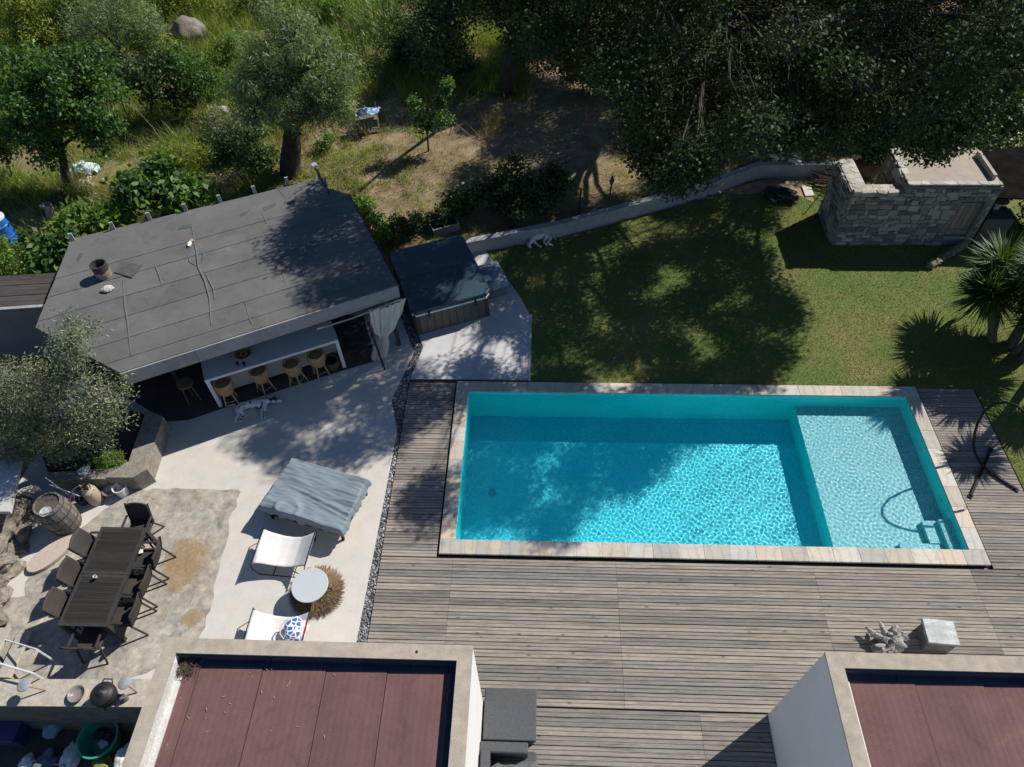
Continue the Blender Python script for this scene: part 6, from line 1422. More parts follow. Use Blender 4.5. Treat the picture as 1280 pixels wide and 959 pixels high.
small_tree('shrub', 'dark leafy branch with a bare stake at the left edge', 'shrub', (-16.068,12.669,0.2), (-15.423,12.6,0.981),
           bl(((-14.999,12.7,1.341), 0.55), ((-15.427,12.7,1.481), 0.6)), 60, (0.14, 0.08), L_DARK, BARK, 0.05, 41, 12, 0.35)
small_tree('shrub', 'dark shrub in the shade at the foot of the round silvery olive', 'shrub', (-7.487,13.58,0.2), (-7.485,13.6,0.484),
           bl(((-7.446,13.6,0.775), 0.8), ((-8.203,13.9,0.734), 0.7), ((-6.873,13.2,0.594), 0.5)), 90, (0.12, 0.05), L_DARK, BARK, 0.05, 42, 16, 0.4)
small_tree('fig_bush', 'broad leaved fig bush against the back of the grey roof', 'fig bush', (-9.448,11.293,0.2), (-8.441,9.9,1.498),
           bl(((-9.082,10.2,1.711), 0.55), ((-8.371,10.1,1.676), 0.6), ((-7.897,10.2,1.5), 0.55), ((-8.934,10.8,1.753), 0.5), ((-9.359,9.8,1.78), 0.4)), 42, (0.20, 0.13), L_FIG, BARK, 0.05, 43, 14, 0.36)
small_tree('vegetable_plant', 'bright green leafy plants left of the fig bush', 'plant', (-11.297,10.035,0.2), (-10.396,9,1.16),
           bl(((-10.8,9.3,1.202), 0.42), ((-10.185,9.3,1.286), 0.42), ((-11.291,9.2,1.055), 0.40), ((-9.777,9.4,1.267), 0.38)), 46, (0.22, 0.08), L_LIGHT, BARK, 0.03, 44, 12, 0.30)
small_tree('vegetable_plant', 'broad leaved green plants between the tree stump and the roof corner', 'plant', (-12.004,9.007,0.2), (-11.274,8.3,0.968),
           bl(((-11.69,8.5,0.997), 0.42), ((-11.094,8.3,0.969), 0.45), ((-11.378,8,0.854), 0.35), ((-10.91,8.6,1.06), 0.3)), 40, (0.20, 0.13), L_FIG, BARK, 0.03, 45, 12, 0.30)
small_tree('shrub', 'small yellow green shrub at the left edge above the shed', 'shrub', (-13.179,8.406,0.2), (-12.578,7.9,0.789),
           bl(((-12.663,8,0.845), 0.45), ((-12.194,7.9,0.792), 0.35), ((-13.037,8.2,0.956), 0.5)), 80, (0.10, 0.04), L_LIGHT, BARK, 0.03, 46, 14, 0.3)
small_tree('shrub', 'fresh green weeds beside the right corner of the grey roof', 'shrub', (-2.848,10.161,0.2), (-2.742,9.9,0.578),
           bl(((-3.102,10.4,0.594), 0.30), ((-2.771,10,0.5), 0.34), ((-2.445,9.6,0.414), 0.28), ((-3.257,10.9,0.594), 0.22)), 60, (0.11, 0.06), L_LIGHT, BARK, 0.02, 47, 12, 0.24)
small_tree('shrub', 'large dark glossy shrub behind the low concrete wall', 'shrub', (1.167,10.206,0.3), (1.141,10.9,0.175),
           bl(((1.15,11,0.731), 0.85), ((0.32,11,0.673), 0.75), ((1.901,11.2,0.815), 0.75), ((1.135,11.6,0.952), 0.7), ((-0.383,10.9,0.687), 0.45), ((2.325,11.6,0.871), 0.4)), 100, (0.12, 0.06), L_DARK, BARK, 0.06, 48, 18, 0.36)
small_tree('shrub', 'dark shrub in the shade behind the crate and the hot tub', 'shrub', (-1.689,10.393,0.2), (-1.621,10.2,0.551),
           bl(((-2.033,9.8,0.573), 0.3), ((-1.511,10.2,0.494), 0.35), ((-0.946,10.4,0.487), 0.3)), 70, (0.10, 0.05), L_DARK, BARK, 0.03, 49, 12, 0.26)
small_tree('young_tree', 'slender young tree with one tall shoot on the bare soil', 'tree', (-1.73,14.277,0.2), (-1.704,14.3,0.913),
           bl(((-1.854,14.3,1.608), 0.34), ((-1.368,14.3,1.388), 0.34), ((-1.767,14.2,1.17), 0.28), ((-1.087,14.3,1.387), 0.22), ((-1.186,14.3,1.928), 0.14), ((-1.028,14.3,2.267), 0.11), ((-0.932,14.3,2.498), 0.08), ((-1.998,14.3,1.877), 0.2)), 26, (0.10, 0.055), L_FIG, BARK, 0.035, 50, 10, 0.2)
# foreground olive in the planter
small_tree('olive_tree', 'bushy olive growing from the planter in front of the pool house', 'olive tree', (-8.75, 1.95, 0.1), (-8.7, 2.0, 1.3),
           bl(((-7.239,2.2,2.881), 0.75), ((-8.145,2.3,2.496), 0.8), ((-6.833,2.2,2.389), 0.7), ((-7.865,2,1.828), 0.8), ((-8.978,2.2,1.537), 0.8), ((-7.037,1.9,1.705), 0.6), ((-6.882,2.4,3.594), 0.6), ((-8.485,1.7,1.523), 0.6), ((-7.939,1.7,1.1), 0.5), ((-8.941,2.4,2.361), 0.8), ((-8.953,1.6,1.218), 0.5)), 75, (0.075, 0.022), L_OLIVE, OLIVEBARK, 0.10, 51, 22, 0.30, shell=0.35)
small_tree('planter_shrub', 'small bright green conifer like shrub in the planter', 'shrub', (-7.558,1.851,0.2), (-7.507,1.9,0.352),
           bl(((-7.461,1.9,0.448), 0.24), ((-7.799,1.9,0.311), 0.2), ((-7.287,1.9,0.358), 0.16)), 120, (0.07, 0.014), L_LIGHT, BARK, 0.02, 52, 12, 0.15, up=1.0)
small_tree('shrub', 'pale leaved shrub behind the stone hut, below the white beam', 'shrub', (16.772,12.604,0), (15.779,12.2,0.838),
           bl(((15.719,12.4,0.978), 0.45), ((15.968,12.8,1.125), 0.45), ((15.458,12.6,1.198), 0.35), ((16.056,12.2,0.838), 0.35)), 70, (0.10, 0.06), L_OLIVE, BARK, 0.04, 53, 12, 0.3)
small_tree('shrub', 'loose pale green scrub below the mid green shrub, left of the olive trunk', 'shrub', (-8.613,15.161,0.2), (-8.27,14.6,0.745),
           bl(((-8.405,14.7,0.831), 0.5), ((-7.913,15,0.944), 0.5), ((-8.962,15.2,0.831), 0.45), ((-7.372,14.4,0.863), 0.4)), 45, (0.10, 0.035), L_OLIVE, BARK, 0.03, 58, 14, 0.34)
small_tree('shrub', 'low yellow green scrub between the dark shrub and the fig bush', 'shrub', (-9.626,13.579,0.2), (-9.329,13.2,0.652),
           bl(((-9.615,13.3,0.676), 0.35), ((-8.962,13.4,0.757), 0.4), ((-10.264,13.6,0.631), 0.3)), 45, (0.10, 0.035), L_YEL, BARK, 0.03, 59, 12, 0.3)
small_tree('shrub', 'small leafy sprout at the right of the olive trunk', 'shrub', (-5.161,14.279,0.2), (-5.135,14.4,0.422),
           bl(((-5.109,14.4,0.54), 0.28), ((-5.289,14.3,0.366), 0.2)), 50, (0.09, 0.04), L_LIGHT, BARK, 0.02, 63, 10, 0.2)
small_tree('shrub', 'pale scrub on the slope right of the round olive, below the reeds', 'shrub', (-4.657,18.803,0.2), (-4.564,18.6,0.519),
           bl(((-4.705,18.7,0.651), 0.5), ((-4.149,19,0.71), 0.5)), 60, (0.11, 0.04), L_LIGHT, BARK, 0.03, 64, 14, 0.36)
# shrubs in the deep shade under the oaks
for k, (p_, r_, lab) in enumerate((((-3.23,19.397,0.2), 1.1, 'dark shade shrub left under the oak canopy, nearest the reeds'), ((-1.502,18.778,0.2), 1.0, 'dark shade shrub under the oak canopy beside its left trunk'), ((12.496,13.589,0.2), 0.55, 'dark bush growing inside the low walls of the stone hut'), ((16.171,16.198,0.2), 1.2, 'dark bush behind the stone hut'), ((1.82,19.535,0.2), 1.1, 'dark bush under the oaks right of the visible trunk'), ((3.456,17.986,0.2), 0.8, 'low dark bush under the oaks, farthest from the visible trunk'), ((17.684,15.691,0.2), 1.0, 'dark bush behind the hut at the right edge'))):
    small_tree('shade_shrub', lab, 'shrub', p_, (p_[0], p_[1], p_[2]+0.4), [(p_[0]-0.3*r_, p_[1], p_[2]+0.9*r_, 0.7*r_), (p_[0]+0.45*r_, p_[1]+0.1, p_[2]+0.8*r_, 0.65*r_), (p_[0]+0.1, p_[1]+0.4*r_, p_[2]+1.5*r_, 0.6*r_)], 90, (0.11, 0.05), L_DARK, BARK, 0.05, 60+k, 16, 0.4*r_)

for k, (x, y, r_, lab) in enumerate(((3.5, 23.5, 1.7, 'dark bush far behind the oaks, left one'), (7.5, 24.5, 1.8, 'dark bush far behind the middle oak'), (11.5, 24.0, 1.8, 'dark bush far behind the gap between the oaks'), (15.5, 24.5, 1.9, 'dark bush far behind the right hand oak'), (19.5, 23.5, 1.9, 'dark bush at the far right behind the oaks'), (16.6, 10.2, 1.1, 'added dark bush past the right edge that blocks the sun beside the lean-to'), (16.2, 13.5, 1.2, 'dark bush behind the lean-to'))):  # the bush beside the lean-to is added out of view to block the sun
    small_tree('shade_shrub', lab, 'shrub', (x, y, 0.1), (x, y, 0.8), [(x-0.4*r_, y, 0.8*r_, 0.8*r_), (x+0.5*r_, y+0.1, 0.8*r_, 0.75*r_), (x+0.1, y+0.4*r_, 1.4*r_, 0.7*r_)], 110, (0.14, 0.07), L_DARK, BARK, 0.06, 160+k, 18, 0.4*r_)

# tall canes with arching leaves at the top
def reed(label, base, n, h, seed, spread_):
    t = thing('giant_reed', label, 'reed', base, 0, 'tall reeds behind the round olive')
    g = random.Random(seed); q = MB(); vs = []
    for k in range(n):
        x, y = base[0]+g.gauss(0, spread_), base[1]+g.gauss(0, spread_*0.6); hh = h*g.uniform(0.65, 1.1); lx, ly = g.uniform(-.3, .3), g.uniform(-.2, .2)
        q.tube([(x, y, base[2]), (x+lx*0.4, y+ly*0.4, base[2]+hh*0.5), (x+lx, y+ly, base[2]+hh)], [0.018, 0.014, 0.006], 5, cap=False)
        for j in range(int(hh*9)):
            f = (j+2)/(hh*9+2); b_ = Vector((x+lx*f, y+ly*f, base[2]+hh*f)); a = g.random()*6.28; L = g.uniform(0.35, 0.65)
            d = Vector((math.cos(a), math.sin(a), 0)); s_ = Vector((-d.y, d.x, 0))*0.022
            p1 = b_+d*L*0.5+V(0, 0, 0.20); p2 = b_+d*L+V(0, 0, -0.02)
            vs += [b_, p1+s_, p1*1.0, p1-s_]; vs += [p1+s_, p2, p2+V(0, 0, -0.001), p1-s_]
    obj('canes', q, mat('cane', (0.20, 0.21, 0.09), (0.14, 0.14, 0.06)), t)
    obj_np('leaves', np.array([tuple(v) for v in vs]), 4, L_LIGHT, t)
small_tree('hedge_bush', 'bright yellow green bush below the corner bush at the left edge', 'bush', (-17.798,17.722,0.2), (-17.993,18.3,0.361),
           bl(((-17.812,18.3,0.67), 0.9), ((-16.882,18.5,0.869), 0.8), ((-18.547,18,0.209), 0.8)), 100, (0.13, 0.05), L_LIGHT, BARK, 0.05, 54, 18, 0.42)
small_tree('hedge_bush', 'fresh green bush between the dark rounded shrub and the hazy olive', 'bush', (-13.139,21.238,0.2), (-12.932,21,0.502),
           bl(((-13.041,21,0.629), 0.55), ((-12.498,20.6,0.437), 0.5), ((-13.621,20.8,0.6), 0.5)), 90, (0.12, 0.045), L_YEL, BARK, 0.04, 55, 16, 0.36)
small_tree('hedge_bush', 'loose fresh green bush right of the boulder, before the round olive', 'bush', (-10.106,19.771,0.2), (-9.786,19.3,0.742),
           bl(((-10.009,19.5,0.889), 0.6), ((-9.353,19.8,1.104), 0.6), ((-10.401,19.2,0.641), 0.45)), 80, (0.13, 0.04), L_LIGHT, BARK, 0.04, 56, 16, 0.4)
small_tree('hedge_bush', 'pale green bush at the top edge left of the tall reeds', 'bush', (-7.455,24.251,0.2), (-7.281,24,0.725),
           bl(((-7.458,24.2,0.867), 0.8), ((-6.441,24,0.719), 0.7), ((-8.172,24.2,0.713), 0.6)), 90, (0.14, 0.045), L_LIGHT, BARK, 0.04, 57, 18, 0.45)
reed('clump of tall pale reeds right of the round silvery olive', (-4.972,20.68,0.2), 16, 2.6, 3, 0.6)
reed('clump of tall reeds at the top edge, left of the oak canopy', (-4.545,23.085,0.2), 14, 2.4, 4, 0.6)

# wild grass and weeds on the garden ground
g_ = np.random.default_rng(77)
def grassfield(name, label, n, region, z0, h, wd, m, seed, cond=None, lean=0.6):
    g = np.random.default_rng(seed); q = np.stack([g.uniform(region[0], region[1], n), g.uniform(region[2], region[3], n)], 1)
    nz = np.array([mnoise.noise((x*0.55, y*0.55, seed)) + 0.5*mnoise.noise((x*1.9, y*1.9, seed+3)) for x, y in q])
    ok = nz + g.normal(size=n)*0.12 > z0
    if cond is not None: ok &= cond(q)
    q = q[ok]
    z = np.array([ground_z(x, y)-0.01 for x, y in q])
    o = obj_np(name, blades(q, z, h*(0.6+0.8*np.clip(nz[ok]+0.5, 0, 1)), wd, seed+1, lean), 3, m); tag(o, label, None, kind='stuff')
above = lambda q: np.array([y > gline(x)+0.25 for x, y in q])
DRY = leafmat('dry_grass_blade', (0.16, 0.14, 0.05), (0.30, 0.27, 0.11), trans=0.3, gloss=0.6, yellow=(0.42, 0.36, 0.18))
WILD = leafmat('wild_grass_blade', (0.10, 0.15, 0.03), (0.24, 0.29, 0.075), trans=0.4, gloss=0.55, yellow=(0.38, 0.36, 0.14))
grassfield('tall_grass', 'tall yellow green wild grass on the slope behind the garden', 70000, (-25, 1.5, 17.5, 29), -0.25, 0.55, 0.016, WILD, 91)
grassfield('dry_grass', 'dry straw coloured grass tussocks on the slope', 30000, (-25, 1, 15, 28), 0.12, 0.5, 0.014, DRY, 92)
grassfield('rough_scrub', 'rough knee high scrub and grass between the shrubs on the left', 34000, (-22, -6.6, 9.5, 18), 0.05, 0.42, 0.014, WILD, 97, above, 0.8)
grassfield('straw', 'pale straw stalks among the scrub on the left', 20000, (-22, -5.5, 9.5, 18), 0.12, 0.38, 0.010, DRY, 98, above, 0.9)
grassfield('weeds', 'short green weeds among the dry soil', 60000, (-18, -2, 7, 17.5), -0.02, 0.16, 0.013, WILD, 93, above)
grassfield('short_grass', 'thin dry grass on the garden soil behind the wall', 45000, (-4, 10, 9, 19), 0.05, 0.07, 0.009, DRY, 94, above)
grassfield('green_tufts', 'sparse green tufts on the garden soil behind the wall', 26000, (-4, 9.5, 9, 14.5), 0.2, 0.09, 0.010, WILD, 95, above)

# ---------------------------------------------------------------- stone hut by the lawn
hut = thing('stone_hut', 'small hut of rough grey stone with a flat roof and a wooden door', 'hut', (12.3, 10.9, -0.06))
HST = mat('hut_stone', (0.34, 0.31, 0.265), (0.215, 0.195, 0.17), rough=0.9, scale=5, fine=26, bump=0.5, spread=0.55)
MOR = mat('grey_mortar', (0.235, 0.22, 0.19), (0.17, 0.16, 0.14), rough=0.95, fine=40, bump=0.4)
hs = random.Random(5)
stones_ = []
for k in range(12):
    q = MB(); b = 0.16
    ring = [(-1+b, -1), (1-b, -1), (1, -1+b), (1, 1-b), (1-b, 1), (-1+b, 1), (-1, 1-b), (-1, -1+b)]
    ring = [(x*(1+hs.uniform(-.14, .04)), z*(1+hs.uniform(-.16, .05))) for x, z in ring]
    vs = [(x/2, 0.5, z/2) for x, z in ring] + [(x/2, -0.35+hs.uniform(-.1, .1), z/2) for x, z in ring] + [(x*0.45+hs.uniform(-.03, .03), -0.5+hs.uniform(-.05, .05), z*0.45) for x, z in ring]
    fs = [tuple(range(16, 24))]
    for a in (0, 8):
        for i in range(8): fs.append((a+i, a+(i+1) % 8, a+8+(i+1) % 8, a+8+i))
    q.add(vs, fs); me = setmesh('stone', q.v, q.f); me.materials.append(HST); stones_.append(me)
def stone(c, d, rz):
    o = bpy.data.objects.new('stone', hs.choice(stones_)); COL.objects.link(o); o.parent = hut
    o.location = Vector(c) - Vector((12.3, 10.9, -0.06)); o.scale = d; o.rotation_euler = (0, hs.uniform(-.16, .16), rz)
HX0, HXM, HX1, HY0, HY1 = 10.42, 11.82, 14.25, 9.98, 11.45
ZA, ZB = 1.69, 1.96
def face(p0, p1, z0, z1f, skip=None, lmin=0.10, lmax=0.40):
    """rows of stones on a vertical face from p0 to p1; outward is to the right of p0->p1"""
    p0, p1 = Vector(p0), Vector(p1); L = (p1-p0).length; d = (p1-p0)/L; rz = math.atan2(d.y, d.x)
    z = z0
    while True:
        h = hs.uniform(0.10, 0.18)
        s_ = -hs.random()*0.15
        any_ = False
        while s_ < L:
            l = hs.uniform(lmin, lmax); a, b_ = max(0, s_), min(L, s_+l)
            if b_-a > 0.06:
                m_ = (a+b_)/2; x, y = p0+d*m_
                top = z1f(m_)
                if z+h <= top+0.03 and not (skip and skip(m_, z+h/2)):
                    any_ = True
                    stone((x, y, z+h/2+hs.uniform(-.03, .03)), (b_-a+hs.uniform(-.03, .015), 0.125+hs.uniform(0, 0.03), h*hs.uniform(0.78, 1.22)), rz)
            s_ += l
        z += h
        if not any_ and z > 1.9: break
        if z > 2.2: break
dx0, dx1 = 13.40-HX0, 14.08-HX0
face((HX0, HY0), (HX1, HY0), -0.08, lambda s: ZA if s < HXM-HX0 else ZB-0.06, lambda s, z: dx0-0.05 < s < dx1+0.05 and z < 1.42)
face((HX0, HY1), (HX0, HY0), -0.08, lambda s: ZA)
face((HXM, HY1-0.05), (HXM, HY0+0.3), 1.0, lambda s: ZB-0.06)
core = MB()
e = -0.035
core.prism([(HX0+e, HY0+e), (HXM, HY0+e), (HXM, HY0+0.34), (HX0+0.40, HY0+0.34), (HX0+0.40, HY1), (HX0+e, HY1)], -0.1, ZA-0.03)
core.prism([(HXM+e, HY0+e), (HX0+dx0, HY0+e), (HX0+dx0, HY0+0.4), (HX1-0.4, HY0+0.4), (HX1-0.4, HY1+0.2), (HXM+e, HY1+0.2)], -0.1, ZB-0.08)
core.prism([(HX0+dx1, HY0+e), (HX1-e, HY0+e), (HX1-e, HY1+0.2), (HX1-0.4, HY1+0.2), (HX1-0.4, HY0+0.4), (HX0+dx1, HY0+0.4)], -0.1, ZB-0.08)
core.prism([(HX0+dx0, HY0+e+0.001), (HX0+dx1, HY0+e+0.001), (HX0+dx1, HY0+0.4), (HX0+dx0, HY0+0.4)], 1.42, ZB-0.081)
obj('wall_core', core, MOR, hut)
# flat cap stones on the low walls and the roof edge
CAPM = mat('pale_cap_stone', (0.46, 0.43, 0.38), (0.36, 0.34, 0.30), rough=0.9, scale=5, fine=30, bump=0.4, spread=0.2)
def cap(x0, x1, y0, y1, z, th=0.05):
    cx_, cy_ = (x0+x1)/2, (y0+y1)/2
    n = 7; pts = []
    for k in range(n):
        a = 2*math.pi*(k+hs.uniform(-.2, .2))/n; s_ = 1/max(abs(math.cos(a)), abs(math.sin(a)))**0.8
        pts.append((cx_+(x1-x0)/2*math.cos(a)*s_*0.97, cy_+(y1-y0)/2*math.sin(a)*s_*0.97))
    obj('cap_stone', MB().prism(pts, z-th, z+hs.uniform(-0.003, 0.006)), CAPM, hut)
bd2 = MB()
bd2.prism([(HX0, HY0), (HXM, HY0), (HXM, HY0+0.36), (HX0+0.43, HY0+0.36), (HX0+0.43, HY1), (HX0, HY1)], ZA-0.04, ZA-0.007)
bd2.prism([(HXM, HY0-0.02), (HX1, HY0-0.02), (HX1, HY0+0.14), (HXM+0.14, HY0+0.14), (HXM+0.14, HY1+0.25), (HXM, HY1+0.25)], ZB-0.05, ZB-0.016)
obj('cap_bed', bd2, CAPM, hut)
y = HY0+0.38
while y < HY1: cap(HX0, HX0+0.24, y, y+0.24, ZA); cap(HX0+0.23, HX0+0.43, y+0.05, y+0.27, ZA); y += 0.235
x = HX0
while x < HXM-0.1: w_ = hs.uniform(0.2, 0.3); cap(x, min(x+w_, HXM), HY0-0.01, HY0+0.19, ZA); cap(x+0.05, min(x+0.05+w_, HXM), HY0+0.18, HY0+0.36, ZA); x += w_
x = HXM-0.03
while x < HX1-0.05: w_ = hs.uniform(0.22, 0.36); cap(x, min(x+w_, HX1), HY0-0.03, HY0+0.15, ZB-0.01); x += w_
y = HY0+0.15
while y < HY1+0.1: cap(HXM-0.02, HXM+0.16, y, y+0.3, ZB-0.01); y += 0.3
obj('roof_slab', MB().prism([(HXM+0.13, HY0+0.12), (HX1-0.02, HY0+0.12), (HX1-0.02, HY1+0.3), (HXM+0.13, HY1+0.3)], ZB-0.079, ZB-0.02), concrete('brown_concrete', (0.36, 0.31, 0.25), (0.32, 0.275, 0.225), (0.38, 0.33, 0.27), 1.4, 0.4), hut)
obj('roof_kerb', MB().box((HX1-0.18, HY0+0.78, ZB+0.05), (0.09, 1.15, 0.16)), concrete('kerb_brown', (0.38, 0.34, 0.29), (0.34, 0.30, 0.25), (0.36, 0.32, 0.27), 2, 0.4), hut)
DOORM = woodmat('grey_door_board', (0.27, 0.24, 0.20), (0.16, 0.14, 0.115), 0.3)
for k in range(5):
    w_ = (dx1-dx0)/5; x = HX0+dx0+k*w_
    obj('door_board', MB().box((x+w_/2, HY0+0.10, 0.80), (w_-0.014, 0.035, 1.16)), DOORM, hut)
for z in (0.36, 1.26): obj('door_batten', MB().box((HX0+(dx0+dx1)/2, HY0+0.07, z), (dx1-dx0-0.04, 0.03, 0.09)), DOORM, hut)
obj('door_step', MB().box((HX0+(dx0+dx1)/2, HY0+0.09, 0.05), (dx1-dx0, 0.2, 0.30)), concrete('step_concrete', (0.28, 0.26, 0.23), (0.24, 0.225, 0.20), (0.26, 0.24, 0.215), 2, 0.5), hut)
obj('lintel', MB().box((HX0+(dx0+dx1)/2, HY0+0.06, 1.45), (dx1-dx0+0.22, 0.16, 0.10)), mat('old_beam', (0.16, 0.13, 0.10), (0.10, 0.08, 0.06), stretch=(0.3, 3, 3)), hut)

# things round the hut
o = obj('long_pole', MB().tube([(9.933,11.332,-0.06), (10.691,11.93,0.85)], 0.016, 6), mat('dark_pole', (0.05, 0.042, 0.035))); tag(o, 'thin dark pole leaning on the left corner of the stone hut', 'pole')
wp = thing('wood_pile', 'untidy pile of dark rusty rods at the left corner of the hut', 'pile', (10.934,12.801,-0.06))
for k in range(26):
    a = R(-20)+hs.gauss(0, 0.3); l = hs.uniform(0.4, 0.9); c = Vector((10.909,12.801,-0.06)) + V(hs.gauss(0, 0.14), hs.gauss(0, 0.2), 0.03+0.012*k)
    obj('rod', MB().tube([c-V(math.cos(a), math.sin(a), 0)*l/2, c+V(math.cos(a), math.sin(a), 0.05)*l/2], 0.016, 5), mat('rusty_rod', (0.14, 0.085, 0.06), (0.07, 0.05, 0.04), spread=0.4), wp)
o = obj('paving_slab', MB().prism([(10.166,12.742), (10.443,12.764), (10.443,12.241), (10.166,12.199)], -0.07, -0.02), concrete('pale_slab', (0.52, 0.51, 0.46), (0.50, 0.48, 0.44), (0.48, 0.46, 0.42), 3, 0.3)); tag(o, 'single pale paving slab lying in the grass left of the hut', 'slab')
q = MB(); pc = (9.388,12.181,0.05)
bs = thing('bundle', 'black crumpled bundle lying on the lawn near the far wall', 'bundle', (pc[0], pc[1], -0.06))
obj('sack', MB().blob((0.05, 0, 0.14), (0.42, 0.26, 0.16), 4, 0.6, 3, -0.35), mat('black_plastic_sheet', (0.018, 0.018, 0.024), rough=0.35, fine=20, bump=0.4), bs, world=False, smooth=True)
obj('sack', MB().blob((-0.26, 0.05, 0.10), (0.24, 0.2, 0.12), 8, 0.6, 3), mat('black_plastic_sheet', (0.018, 0.018, 0.024)), bs, world=False, smooth=True)
o = obj('plank_piece', MB().bar(((8.928,12.361,-0.02)), ((9.206,11.91,-0.02)), 0.09, 0.03), mat('pale_blue_board', (0.40, 0.44, 0.47))); tag(o, 'short pale blue board beside the black bundle on the lawn', 'board')
bm2 = thing('beam', 'pair of long pale beams lying behind the far end of the garden wall', 'beams', (9.575,13.794,0.5))
for k in range(2):
    obj('beam', MB().bar(((9.146,13.6,0.75)[0], (9.146,13.6,0.75)[1]-0.22*k, 0.75-0.1*k), ((10.144,13.491,0.55)[0], (10.144,13.491,0.55)[1]-0.22*k, 0.55-0.1*k), 0.09, 0.08), mat('pale_beam', (0.52, 0.51, 0.49), (0.42, 0.41, 0.39), stretch=(0.4, 3, 3)), bm2)
# pergola frame at the right edge
pg = thing('pergola', 'white painted timber frame at the right edge behind the hut', 'pergola', (16.759,12.397,0))
WT = mat('white_timber', (0.62, 0.60, 0.57), (0.5, 0.48, 0.45))
obj('post', MB().bar((16.975,12.6,0.205), (15.997,13,1.321), 0.12, 0.10), WT, pg); obj('beam', MB().bar((16.041,13.2,0.735), (16.285,12.8,0.963), 0.07, 0.07), WT, pg)
lt = thing('added_lean_to', 'added dark lean-to standing in for shade right of the stone hut', 'lean-to', (14.9, 10.4, -0.06))
DK = mat('shade_black', (0.016, 0.015, 0.013), (0.008, 0.008, 0.007), rough=1.0, spec=0.0, bump=0.6)  # near black colour puts the shade into this added roof and its posts
obj('roof', MB().prism([(14.2, 9.95), (17.5, 9.8), (17.5, 12.6), (14.3, 12.2)], 1.50, 1.54), DK, lt)
for x, y in ((14.35, 10.05), (17.3, 9.95)): obj('post', MB().bar((x, y, -0.1), (x, y, 1.5), 0.08), DK, lt)
obj('counter', MB().box((14.75, 10.35, 0.35), (0.9, 0.6, 0.8)), concrete('dim_concrete', (0.13, 0.12, 0.10), (0.11, 0.10, 0.09), (0.12, 0.11, 0.10), 2, 0.5), lt)
sk = thing('sink', 'pale stone basin between the hut door and the lean-to', 'basin', (14.859,10.589,0.9))
obj('basin', MB().lathe([(0.10, 0.0), (0.22, 0.05), (0.26, 0.12), (0.24, 0.12), (0.15, 0.05), (0, 0.04)], (0, 0, 0), 20), mat('pale_basin', (0.6, 0.57, 0.50)), sk, world=False, smooth=True)
obj('pedestal', MB().lathe([(0.14, -0.96), (0.10, -0.5), (0.12, 0)], (0, 0, 0), 14), mat('pale_basin', (0.6, 0.57, 0.50)), sk, world=False, smooth=True)
kb = thing('stone_edging', 'low mossy stone edging running from the lawn to the hut step', 'edging', (13.373,9.364,-0.05))
e0, e1 = Vector((12.783,8.919,-0.05)), Vector((14.152,9.929,-0.05))
MOSS = mat('mossy_stone', (0.24, 0.22, 0.13), (0.12, 0.13, 0.06), scale=6, bump=0.5, spread=0.3)
for k in range(8):
    c = e0.lerp(e1, (k+0.5)/8); obj('stone', MB().blob((c.x, c.y, 0.03), (0.17, 0.12, 0.11), k+20, 0.5, 2, 0.5), MOSS, kb)
# wire fence posts on the wall
for k, (px, lab) in enumerate((((3.142,10.972,0.36), 'dark fence post on the garden wall, nearest the glossy shrub'), ((4.077,11.607,0.36), 'dark fence post on the garden wall with a blue rag'))):
    t = thing('fence_post', lab, 'fence post', px, 0, 'wire fence posts on the garden wall')
    obj('stake', MB().tube([(0, 0, -0.2), (0.02, 0, 0.72)], 0.025, 6), mat('dark_stake', (0.03, 0.028, 0.026)), t, world=False)
    if k == 1: obj('rag', MB().blob((0.02, 0, 0.55), (0.06, 0.05, 0.16), 3, 0.4, 2), mat('blue_rag', (0.04, 0.06, 0.18)), t, world=False)
q = MB()
for z in (0.55, 0.8, 1.0):
    q.tube([(2.4, 10.35, z), (5.0, 11.42, z), (7.2, 12.42, z)], 0.004, 4)
o = obj('wire', q, mat('dark_wire', (0.06, 0.06, 0.06))); tag(o, 'three thin wires of the fence above the garden wall', 'wire')

# yucca at the right edge
yu = thing('yucca', 'tall yucca with spiky heads on leaning grey trunks by the lawn', 'yucca', (13.6, 6.1, -0.07))
L_YUC = leafmat('yucca_leaf', (0.03, 0.06, 0.016), (0.08, 0.135, 0.032), trans=0.2, gloss=0.5, yellow=(0.15, 0.18, 0.05), spec=0.25)
YB = mat('yucca_trunk', (0.14, 0.12, 0.10), (0.08, 0.07, 0.06), rough=0.95, scale=8, fine=24, bump=0.9, stretch=(1, 1, 3))
heads = [((13.44, 6.22), (13.30, 7.20, 1.55), 0.62), ((13.46, 6.15), (12.93, 6.55, 1.25), 0.62), ((13.85, 5.95), (13.75, 6.4, 1.7), 0.65), ((13.9, 5.8), (13.85, 5.6, 1.35), 0.6), ((14.0, 5.6), (13.7, 5.25, 2.0), 0.50), ((14.15, 5.2), (13.4, 3.76, 2.0), 0.48), ((14.1, 5.8), (13.3, 6.0, 2.65), 0.55), ((14.3, 5.2), (14.3, 4.3, 1.5), 0.5), ((13.9, 6.1), (14.4, 6.9, 1.9), 0.6)]
lv = []
gy_ = random.Random(17)
